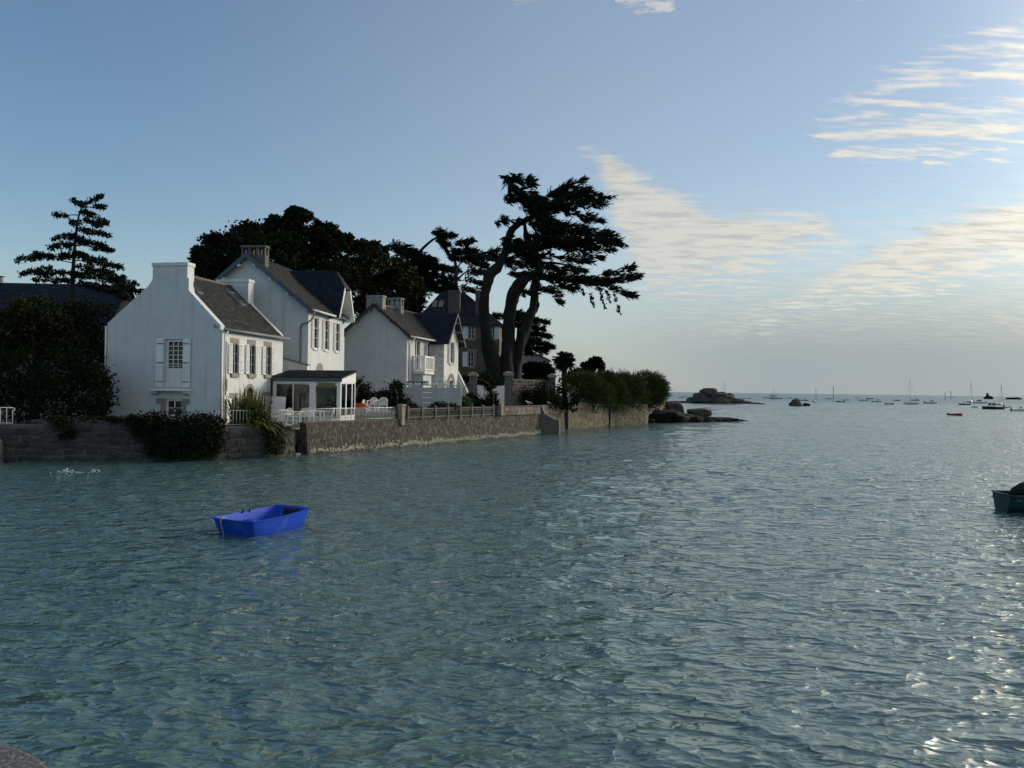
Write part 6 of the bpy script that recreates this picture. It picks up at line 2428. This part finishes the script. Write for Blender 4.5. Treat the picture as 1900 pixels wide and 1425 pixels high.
# ------------------------------------------------------------------ rocks
def rock_mesh(name, parent, c, r, seed, m, sub=4, amp=.25, flat=0.0, freq=1.2, loc=None, pw=.72, taper=0.0):
    bm = bmesh.new()
    bmesh.ops.create_icosphere(bm, subdivisions=sub, radius=1.0)
    for v in bm.verts:
        p = v.co.copy()
        d = p.normalized()
        k = 1 + amp * mnoise.noise(d * freq + Vector((seed, 0, 0))) + amp * .5 * mnoise.noise(d * freq * 2.3 + Vector((0, seed, 0))) + amp * .25 * mnoise.noise(d * freq * 5 + Vector((0, 0, seed)))
        k -= amp * .35 * abs(mnoise.noise(d * freq * 1.7 + Vector((seed, seed, 0)))) * 1.4
        # cube-ish blocks: granite tors are rounded boxes
        q = Vector([math.copysign(abs(a) ** pw, a) for a in d])
        tp = 1 - taper * (q.z + .3)
        v.co = Vector((q.x * r[0] * tp, q.y * r[1] * tp, q.z * r[2])) * k + Vector(c)
    me = bpy.data.meshes.new(name)
    bm.to_mesh(me)
    bm.free()
    me.polygons.foreach_set('use_smooth', [True] * len(me.polygons))
    me.materials.append(M[m])
    o = bpy.data.objects.new(name, me)
    return link(o, parent)


def rocks(name, label, loc, lst, m, amp=.28, cat='rock', freq=1.3):
    r = thing(name, label, cat, loc)
    for i, (c, rad, *mm) in enumerate(lst):
        rock_mesh('boulder' if len(lst) > 1 else 'rock', r, c, rad, i * 3.7 + loc[0], mm[0] if mm else m, 4, amp, freq=freq)
    return r


rocks('rock_ledge', 'low black rock ledge running from the headland wall into the water', (20, 100, 0),
      [((-1.6, -3.5, .4), (3.2, 2.6, 1.15)), ((1.6, -1.5, .2), (2.6, 2.0, .85)), ((4.5, .2, .05), (3.0, 1.4, .6)), ((7.4, 1.2, 0), (2.4, 1.0, .5)), ((9.6, 1.8, -.05), (1.6, .8, .38)), ((-3.6, -6.6, .0), (1.0, 1.0, .55))], 'wetrock')
rocks('boulder', 'rounded grey boulder standing on the black ledge, the left of two', (21.6, 102.5, 0), [((0, 0, 1.35), (1.25, 1.2, 1.2))], 'rock', .22)
rocks('boulder', 'low tilted grey boulder on the black ledge, the right of two', (25.0, 102.8, 0), [((0, 0, 1.05), (1.6, 1.0, .58))], 'rock', .2)


def rock_islet():
    D = 262
    s = D / FPX
    o = P(1325, 750, D)
    r = thing('rock_islet', 'large rocky islet of piled granite offshore right of the headland', 'islet', (o.x, o.y, 0))
    spec = [(1315, 728, 16, 8), (1303, 737, 18, 10), (1288, 744, 14, 7), (1330, 737, 20, 9), (1343, 740, 18, 8), (1355, 737, 9, 7), (1360, 744, 16, 5), (1320, 746, 34, 7), (1378, 747, 22, 3.2), (1400, 749, 18, 2.0), (1262, 747, 26, 3.0), (1340, 749, 60, 3.0), (1420, 750.5, 9, .9)]
    for i, (u, v, ru, rv) in enumerate(spec):
        p = P(u, v, D)
        rock_mesh('boulder', r, (p.x - o.x, RNG.uniform(-1.5, 1.5), p.z), (ru * s, min(ru * s, 5), rv * s), i * 2.3, 'rock', 4, .25, freq=1.4)


rock_islet()
q = P(1476, 753, 233)
r_ = thing('rock', 'small pointed rock in the water right of the islet', 'rock', (q.x, q.y, 0))
s_ = 233 / FPX
rock_mesh('boulder', r_, (0, 0, .9), (12.5 * s_, 1.8, 7.5 * s_), 5, 'rock', 4, .25, pw=.85, taper=.35)
rock_mesh('boulder', r_, (20 * s_, 0, .2), (6 * s_, 1.0, 4.5 * s_), 9, 'wetrock', 3, .25)
for lab, u, v, ru, rv, D in (('far pointed skerry on the horizon left of the rightmost mast', 1834, 736, 8, 7, 900), ('far flat skerry on the horizon near the right edge', 1881, 738, 13, 4.5, 880)):
    q = P(u, 740, D)
    s_ = D / FPX
    r_ = thing('skerry', lab, 'rock', (q.x, q.y, 0))
    rock_mesh('rock', r_, (0, 0, .5), (ru * s_, ru * s_ * .6, rv * s_ * .75), u, 'wetrock', 4, .35, freq=1.6)
    if rv > 6:
        rock_mesh('pinnacle', r_, (-2 * s_, 0, 3.5), (2.4 * s_, 2.0 * s_, 5.5 * s_), u + 1, 'wetrock', 3, .35)


# ------------------------------------------------------------------ boats
def hull_mesh(mb, L, B, F, sheer=.25, n=12, m=7, stern=.85, draft=.25, bowrake=.12, flare=.8):
    """open shell, bow towards +Y; closed by deck() below"""
    rows = []
    for i in range(n + 1):
        t = i / n
        y = -L / 2 + L * t
        w_ = B / 2 * (stern + (1 - stern) * min(1, t / .4)) if t < .4 else B / 2 * math.sqrt(max(0.0, 1 - ((t - .4) / .6) ** 2.4))
        w_ = max(w_, .012)
        ztop = F * (1 + sheer * t ** 2)
        row = []
        for k in range(m):
            f = k / (m - 1)
            ww = w_ * (flare * f ** .45 + (1 - flare) * f)
            zz = -draft * (1 - .6 * t) + (ztop + draft * (1 - .6 * t)) * f ** 1.25
            yy = y + bowrake * L * .25 * (t ** 6) * (f - .3)
            row.append((ww, yy, zz))
        rows.append(row)
    k0 = len(mb.v)
    idx = []
    for row in rows:
        full = [(-x, y, z) for x, y, z in reversed(row)] + [(x, y, z) for x, y, z in row[1:]]
        idx.append([len(mb.v) + j for j in range(len(full))])
        mb.v += full
    for a, b in zip(idx[:-1], idx[1:]):
        for j in range(len(a) - 1):
            mb.f.append((a[j], a[j + 1], b[j + 1], b[j]))
    mb.f.append(tuple(reversed(idx[0])))
    tops = [(mb.v[a[0]], mb.v[a[-1]]) for a in idx]
    return tops


def boat(u, vw, wpx, kind, hm, label, flip=1, yaw=0, name=None, mast=None, rel=1.0):
    hor = 723.3 + .0127 * (u - 950)
    D = CAMH * FPX / (vw - hor)
    p = PZ(u, vw, 0)
    L = max(2.2, wpx * D / FPX / max(.35, math.cos(R(yaw)))) * rel
    L = min(L, 9.5)
    nm = name or {'dinghy': 'dinghy', 'cabin': 'cabin_boat', 'open': 'motorboat', 'sail': 'sailboat', 'rib': 'inflatable_boat'}[kind]
    root = thing(nm, label, 'boat', (p.x, p.y, 0), R(-90 * flip + yaw), 'boats moored in the bay')
    B, F = L * .36, max(.35, L * .105)
    mb = MB()
    tops = hull_mesh(mb, L, B, F)
    mb.build('hull', hm, root, True)
    mb = MB()
    zz = .72 if kind == 'dinghy' else .93
    for (a, b), (c, d) in zip(tops[:-1], tops[1:]):
        mb.add([(a[0] * .97, a[1], a[2] * zz), (b[0] * .97, b[1], b[2] * zz), (d[0] * .97, d[1], d[2] * zz), (c[0] * .97, c[1], c[2] * zz)], [(0, 1, 2, 3)])
    mb.build('deck', 'hullg' if hm != 'hullw' else 'hullw', root)
    mb = MB()
    mb.tube([Vector(t_[0]) for t_ in tops], .03 + L * .003, 5)
    mb.tube([Vector(t_[1]) for t_ in tops], .03 + L * .003, 5)
    mb.build('gunwale', 'hullw' if hm == 'hulln' else ('hullg' if hm != 'hullr' else 'hullr'), root)
    if kind in ('cabin',):
        h = L * .17
        mb = MB()
        mb.hexa([(-B * .33, -L * .08, F * .95), (B * .33, -L * .08, F * .95), (B * .30, L * .20, F), (-B * .30, L * .20, F), (-B * .28, -L * .07, F + h), (B * .28, -L * .07, F + h), (B * .24, L * .11, F + h), (-B * .24, L * .11, F + h)])
        c = mb.build('cabin', 'hullw', root, bevel=.04)
        mb = MB()
        for s in (-1, 1):
            mb.prism([(s * (B * .312), -L * .05, F + h * .45), (s * B * .29, L * .13, F + h * .45), (s * B * .268, L * .09, F + h * .85), (s * B * .29, -L * .05, F + h * .85)], (s * .015, 0, 0))
        mb.prism([(-B * .25, L * .165, F + h * .45), (B * .25, L * .165, F + h * .45), (B * .22, L * .128, F + h * .85), (-B * .22, L * .128, F + h * .85)], (0, .02, .01))
        mb.build('windows', 'pane', c)
        mb = MB()
        mb.hexa([(-B * .32, -L * .12, F + h + .003), (B * .32, -L * .12, F + h + .003), (B * .27, L * .14, F + h + .003), (-B * .27, L * .14, F + h + .003), (-B * .30, -L * .11, F + h + .08), (B * .30, -L * .11, F + h + .08), (B * .25, L * .12, F + h + .08), (-B * .25, L * .12, F + h + .08)])
        mb.build('cabin_roof', 'hullw', c)
        mb = MB()
        mb.tube([(0, -L * .1, F + h), (0, -L * .11, F + h + L * .12)], .02, 5)
        mb.build('aerial', 'mast', c)
    if kind in ('open',):
        mb = MB()
        mb.hexa([(-B * .14, -L * .06, F * .7), (B * .14, -L * .06, F * .7), (B * .14, L * .06, F * .7), (-B * .14, L * .06, F * .7), (-B * .14, -L * .05, F + L * .10), (B * .14, -L * .05, F + L * .10), (B * .12, L * .03, F + L * .10), (-B * .12, L * .03, F + L * .10)])
        mb.build('console', 'hullw', root)
        mb = MB()
        mb.prism([(-B * .16, L * .055, F + L * .09), (B * .16, L * .055, F + L * .09), (B * .13, L * .02, F + L * .155), (-B * .13, L * .02, F + L * .155)], (0, .02, .005))
        mb.build('windscreen', 'pane', root)
    if kind in ('cabin', 'open', 'dinghy', 'rib') and rel > .5:
        s = max(.55, min(1.1, L * .17))
        mb = MB()
        mb.hexa([(-.16 * s, -L / 2 - .38 * s, F * .9), (.16 * s, -L / 2 - .38 * s, F * .9), (.16 * s, -L / 2 + .05 * s, F * .9), (-.16 * s, -L / 2 + .05 * s, F * .9), (-.13 * s, -L / 2 - .34 * s, F * .9 + .48 * s), (.13 * s, -L / 2 - .34 * s, F * .9 + .48 * s), (.13 * s, -L / 2 + .02 * s, F * .9 + .42 * s), (-.13 * s, -L / 2 + .02 * s, F * .9 + .42 * s)])
        mb.tube([(0, -L / 2 - .12 * s, F * .95), (0, -L / 2 - .16 * s, -.3)], .07 * s, 6)
        mb.build('outboard_motor', 'blackpl', root, bevel=.03 * s)
    if kind == 'sail':
        mb = MB()
        mb.hexa([(-B * .26, -L * .12, F * .95), (B * .26, -L * .12, F * .95), (B * .16, L * .24, F), (-B * .16, L * .24, F), (-B * .2, -L * .1, F + L * .06), (B * .2, -L * .1, F + L * .06), (B * .1, L * .18, F + L * .05), (-B * .1, L * .18, F + L * .05)])
        mb.build('coachroof', 'hullw', root, bevel=.03)
    if mast:
        zt = P(mast[0], mast[1], D).z
        mb = MB()
        mb.tube([(0, L * .08, F * .9), (0, L * .08, zt)], [max(.05, .55 * D / FPX * .55), max(.04, .4 * D / FPX * .5)], 6)
        mm = mb.build('mast', 'mast', root)
        mb = MB()
        mb.tube([(0, L * .08, zt * .97), (0, L * .48, F * 1.3)], .018 + D * 6e-5, 4)
        mb.tube([(0, L * .08, zt * .97), (0, -L * .48, F)], .018 + D * 6e-5, 4)
        mb.build('stays', 'mast', mm)
        mb = MB()
        mb.tube([(0, L * .08, F + L * .12), (0, -L * .38, F + L * .13)], .07, 6)
        mb.build('boom', 'hulln', root)
    return root


BO = [
    (1272, 737.5, 12, 'cabin', 'hullw', 'white cabin boat on the horizon left of the islet', 1, 20),
    (1263, 738.6, 9, 'dinghy', 'hullg', 'tiny grey dinghy left of the islet beside a white cabin boat', 1, 10),
    (1376, 741, 15, 'open', 'hullw', 'motorboat with small console at the right end of the islet', -1, 15),
    (1390, 739.5, 8, 'dinghy', 'hullg', 'small grey dinghy right of the islet beyond the low rocks', 1, 0),
    (1422, 738, 10, 'dinghy', 'hulln', 'dark dinghy above the tail of the islet', 1, 0),
    (1434, 740.5, 16, 'cabin', 'hullg', 'grey cabin boat above the tail of the islet near a thin mast', -1, 20),
    (1448, 740, 12, 'open', 'hulln', 'dark motorboat left of the pointed rock on the skyline', 1, 25),
    (1466, 739.5, 11, 'cabin', 'hullw', 'white cabin boat directly above the pointed rock', 1, 10),
    (1477, 739.5, 8, 'dinghy', 'hulln', 'dark dinghy behind the pointed rock', -1, 0),
    (1492, 744, 17, 'cabin', 'hulln', 'navy hulled cabin boat right above the small pointed rock', 1, 5),
    (1538, 740.5, 11, 'dinghy', 'hulln', 'black dinghy beside the beacon pole with two balls', 1, 0),
    (1559, 746.5, 18, 'open', 'hullg', 'grey motorboat right of the beacon pole', -1, 20),
    (1571, 743, 14, 'open', 'hullw', 'white motorboat farther out, second right of the beacon pole', 1, 10),
    (1590, 738.5, 6, 'dinghy', 'hulln', 'speck of a dark dinghy on the skyline right of the beacon pole', 1, 0),
    (1601, 744, 18, 'open', 'hullw', 'white motorboat, third right of the beacon pole', -1, 5),
    (1615, 740.5, 14, 'dinghy', 'hulln', 'long dark dinghy near the skyline left of the tall mast', 1, 0),
    (1628, 746.5, 20, 'cabin', 'hullw', 'white cabin boat with dark top left of the green dinghy', 1, 10),
    (1651, 750.5, 18, 'dinghy', 'hullgn', 'green open dinghy left of the tall masted sailboat', 1, 5),
    (1664, 743.5, 13, 'dinghy', 'hullg', 'grey dinghy just left of the tall mast farther out', 1, 0),
    (1700, 743.5, 17, 'cabin', 'hullw', 'white cabin boat just behind the tall masted sailboat', 1, 10),
    (1728, 749.5, 27, 'cabin', 'hullw', 'larger white cabin boat right of the tall masted sailboat', 1, 12),
    (1760, 737.5, 5, 'dinghy', 'hulln', 'speck of a boat left of the two thin poles on the skyline', 1, 0),
    (1771, 737.5, 6, 'dinghy', 'hulln', 'speck of a boat right of the two thin poles on the skyline', 1, 0),
    (1789, 751.5, 22, 'open', 'hulln', 'navy motorboat at the foot of the stayed mast', -1, 5),
    (1808, 757, 16, 'open', 'hullw', 'small white motorboat in front of the stayed mast', -1, 30),
    (1818, 749, 26, 'cabin', 'hullw', 'white cabin boat behind the big navy motorboat', -1, 10),
    (1873, 757, 16, 'open', 'hullw', 'small white motorboat right of the big navy motorboat', 1, 25),
    (1842, 759.3, 43, 'cabin', 'hulln', 'big navy motorboat with low white cabin near the right edge', -1, 8),
    (1893, 764, 36, 'open', 'hullw', 'white motorboat with tall black engine cut by the right edge', 1, 12),
    (1773, 771.5, 28, 'dinghy', 'hullr', 'small red dinghy alone in front of the moored boats', 1, 5),
]
for q in BO:
    boat(*q)
boat(1343, 736.5, 16, 'sail', 'hullg', 'sailboat hidden behind the islet with its mast showing', 1, 10, mast=(1343, 709))
boat(1435, 735.5, 14, 'sail', 'hullg', 'far sailboat on the skyline above the islet tail', 1, 10, mast=(1435, 720))
boat(1513, 746.5, 12, 'sail', 'hullg', 'small sailboat with bare mast between the pointed rock and the beacon pole', 1, 40, mast=(1515, 719.5))
boat(1690, 750.5, 27, 'sail', 'hullw', 'white sailboat with the tallest bare mast of the middle group', -1, 8, mast=(1676, 706))
boat(1801, 747, 18, 'sail', 'hullg', 'sailboat with slanting stay left of the big navy motorboat', 1, 35, mast=(1800, 706.5))
boat(1857, 752, 18, 'sail', 'hullg', 'sailboat with bare mast behind the big navy motorboat', 1, 30, mast=(1853, 712))


def beacon(label, u, vb, vt, balls):
    hor = 723.3 + .0127 * (u - 950)
    D = CAMH * FPX / (vb - hor)
    p = PZ(u, vb, 0)
    zt = P(u, vt, D).z
    r = thing('beacon_pole', label, 'beacon', (p.x, p.y, 0))
    w_ = .5 * D / FPX
    mb = MB()
    mb.tube([(0, 0, -.5), (0, 0, zt - .1)], [w_ * 1.2, w_ * .8], 8)
    mb.build('pole', 'pole', r)
    for b in range(balls):
        mb = MB()
        rr_ = .9 * D / FPX
        c = zt - rr_ - b * 3.6 * D / FPX
        mb.lathe([(rr_ * math.sin(t), -rr_ * math.cos(t)) for t in [math.pi * i / 6 for i in range(1, 6)]], (0, 0, c), 10)
        mb.build('topmark_ball', 'pole', r, True)


beacon('tall beacon pole topped by two black balls', 1546, 746, 717.5, 2)
beacon('thin pole on the skyline, the left of a pair', 1753.6, 743, 728.6, 1)
beacon('thin pole on the skyline, the right of a pair', 1764.3, 741, 726, 1)


# ------------------------------------------------------------------ blue dinghy in front
def blue_dinghy():
    root = thing('blue_dinghy', 'bright blue blunt-ended plastic dinghy floating in the foreground', 'boat', (-6.58, 20.5, 0), -math.atan2(.83, 1.67))
    L, wn, wf = 2.28, 1.42, 1.32
    def ring(z, ins_end, ins_side, thick=0.0, rise=0.0):
        out = []
        n = 7
        k = .10
        xs = []
        hl = L / 2 - ins_end - thick
        def hw(y):
            t = (y + L / 2) / L
            return (wn / 2 + (wf - wn) / 2 * t + .06 * math.sin(math.pi * t)) - ins_side - thick
        pts = []
        # near transom, right side, far transom, left side with rounded corners
        for y in np.linspace(-hl + k, hl - k, n):
            pts.append((hw(y), y))
        for a in (25, 65):
            pts.append((hw(hl) - k + k * math.cos(R(a)), hl - k + k * math.sin(R(a))))
        for x in np.linspace(hw(hl) - k, -hw(hl) + k, n):
            pts.append((x, hl + .05 * (1 - (x / hw(hl)) ** 2)))
        for a in (115, 155):
            pts.append((-hw(hl) + k + k * math.cos(R(a)), hl - k + k * math.sin(R(a))))
        for y in np.linspace(hl - k, -hl + k, n):
            pts.append((-hw(y), y))
        for a in (205, 245):
            pts.append((-hw(-hl) + k + k * math.cos(R(a)), -hl + k + k * math.sin(R(a))))
        for x in np.linspace(-hw(-hl) + k, hw(-hl) - k, n):
            pts.append((x, -hl - .02 * (1 - (x / hw(-hl)) ** 2)))
        for a in (295, 335):
            pts.append((hw(-hl) - k + k * math.cos(R(a)), -hl + k + k * math.sin(R(a))))
        for (x, y) in pts:
            t = (y + L / 2) / L
            out.append((x, y, z + rise * (.075 * t ** 2 + .03 * (1 - t) ** 2 - .01)))
        return out

    rings = [ring(-.12, .26, .17), ring(.05, .16, .10), ring(.22, .09, .055), ring(.37, .05, .03, 0, 1), ring(.372, 0, 0, 0, 1), ring(.405, -.005, -.005, 0, 1), ring(.408, .045, .05, 0, 1),
             ring(.375, .06, .065, 0, 1), ring(.22, .12, .09), ring(.06, .20, .14)]
    mb = MB()
    idx = []
    for r_ in rings:
        idx.append([len(mb.v) + i for i in range(len(r_))])
        mb.v += r_
    n = len(idx[0])
    for a, b in zip(idx[:-1], idx[1:]):
        for i in range(n):
            mb.f.append((a[i], a[(i + 1) % n], b[(i + 1) % n], b[i]))
    mb.f.append(tuple(reversed(idx[0])))
    mb.f.append(tuple(idx[-1]))
    mb.build('hull', 'blue', root, True)
    o = root.children[-1]
    es = o.modifiers.new('edge', 'EDGE_SPLIT')
    es.split_angle = R(42)
    mb = MB()
    mb.box(-.52, .52, -.20, .06, .20, .235)
    mb.build('thwart', 'blue', root, bevel=.012)
    mb = MB()
    mb.box(-.56, .56, -L / 2 + .10, -L / 2 + .36, .30, .325)
    mb.build('stern_seat', 'blackpl', root, bevel=.01)
    mb = MB()
    mb.prism([(-.22, L / 2 - .085, .425), (.28, L / 2 - .085, .425), (.28, L / 2 - .14, .20), (-.22, L / 2 - .14, .20)], (0, -.03, 0))
    mb.build('motor_pad', 'blackpl', root)
    mb = MB()
    yb = -L / 2
    mb.tube([(-.30, yb + .08, .44), (-.30, yb - .02, .45), (-.30, yb - .04, .36), (-.28, yb + .0, .2), (-.24, yb + .02, .05), (-.2, yb - .02, -.1)], .014, 6)
    mb.tube([(-.25, yb + .06, .44), (-.26, yb - .03, .44), (-.27, yb - .03, .34), (-.31, yb - .01, .30)], .016, 6)
    mb.tube([(.56, yb + .2, .43), (.645, yb + .2, .425), (.63, yb + .2, .30), (.59, yb + .21, .12)], .010, 6)
    mb.build('mooring_rope', 'rope', root, True)
    mb = MB()
    for y in (-.05, .18):
        mb.tube([(-.66, y, .40), (-.66, y, .47)], .022, 6)
        mb.tube([(-.66, y - .03, .47), (-.66, y + .03, .47)], .018, 6)
    mb.build('rowlock', 'blackpl', root)


blue_dinghy()


def green_boat():
    root = thing('green_boat', 'dark green open boat with black engine cover cut by the right edge', 'boat', (18.35, 25.2, 0), R(-100))
    L, B, F = 4.2, 1.6, .56
    mb = MB()
    tops = hull_mesh(mb, L, B, F, .22, 14, 8, .82, .3, .05, .86)
    mb.build('hull', 'green', root, True)
    o = root.children[-1]
    es = o.modifiers.new('edge', 'EDGE_SPLIT')
    es.split_angle = R(50)
    mb = MB()
    for side in (0, 1):
        mb.tube([Vector(t_[side]) + Vector((0, 0, .0)) for t_ in tops], .035, 6)
    mb.tube([Vector(tops[0][0]), Vector(tops[0][1])], .035, 6)
    mb.build('gunwale', 'green', root, True)
    mb = MB()
    for side in (0, 1):
        sg = -1 if side == 0 else 1
        mb.tube([Vector((t_[side][0] * 1.0 + sg * .012, t_[side][1], t_[side][2] - .17)) for t_ in tops[:-2]], .022, 5)
    mb.build('rubbing_strake', 'green', root)
    mb = MB()
    for (a, b), (c, d) in zip(tops[:-1], tops[1:]):
        mb.add([(a[0] * .9, a[1], .10), (b[0] * .9, b[1], .10), (d[0] * .9, d[1], .10), (c[0] * .9, c[1], .10)], [(0, 1, 2, 3)])
    mb.build('floor', 'green', root)
    for y in (-.5, .8):
        mb = MB()
        mb.box(-.68, .68, y - .14, y + .14, .36, .40)
        mb.build('thwart', 'wood_int', root)
    mb = MB()
    mb.tube([(0, -1.85, .56), (0, -1.7, .64), (0, -1.45, .74), (0, -1.1, .82), (0, -.7, .82), (0, -.35, .70)], [.05, .14, .21, .25, .23, .10], 12)
    mb.build('engine_cover', 'blackpl', root, True)
    mb = MB()
    mb.tube([(0, -1.2, .60), (0, -1.25, .1)], .10, 8)
    mb.tube([(.1, -.6, .62), (.1, -.6, .3)], .03, 6)
    mb.build('engine_leg', 'blackpl', root, True)
    mb = MB()
    for sg in (-1, 1):
        pts = []
        for i in range(25):
            t = i / 24
            j = min(len(tops) - 2, int(t * (len(tops) - 3)))
            q = tops[j][0 if sg < 0 else 1]
            pts.append((q[0] + sg * .03, -L / 2 + .2 + t * (L - 1.0), q[2] - .10 - .10 * abs(math.sin(t * math.pi * 4))))
        mb.tube(pts, .008, 5)
    mb.build('grab_rope', 'rope', root)


green_boat()

# white splash on the water below the left wall
q = PZ(125, 876, .05)
t = thing('splash', 'small white splash on the water below the left sea wall', 'splash', (q.x, q.y, 0))
rs = np.random.default_rng(2)
n = 110
xx = rs.normal(0, .26, n)
xx[:22] = rs.normal(1.15, .12, 22)
C = np.stack([xx, rs.normal(0, .06, n), .03 + np.abs(rs.normal(0, .10, n)) * np.exp(-(np.minimum(abs(xx), abs(xx - 1.15)) / .22) ** 2)], 1)
V, F = leaf_quads(C, unit(rs.normal(size=(n, 3)) * np.array([1, .4, .35])), .10 * rs.uniform(.5, 1.4, n), .035 * np.ones(n), rs)
mesh_np('foam', V, F, 'foam', t)['kind'] = 'stuff'
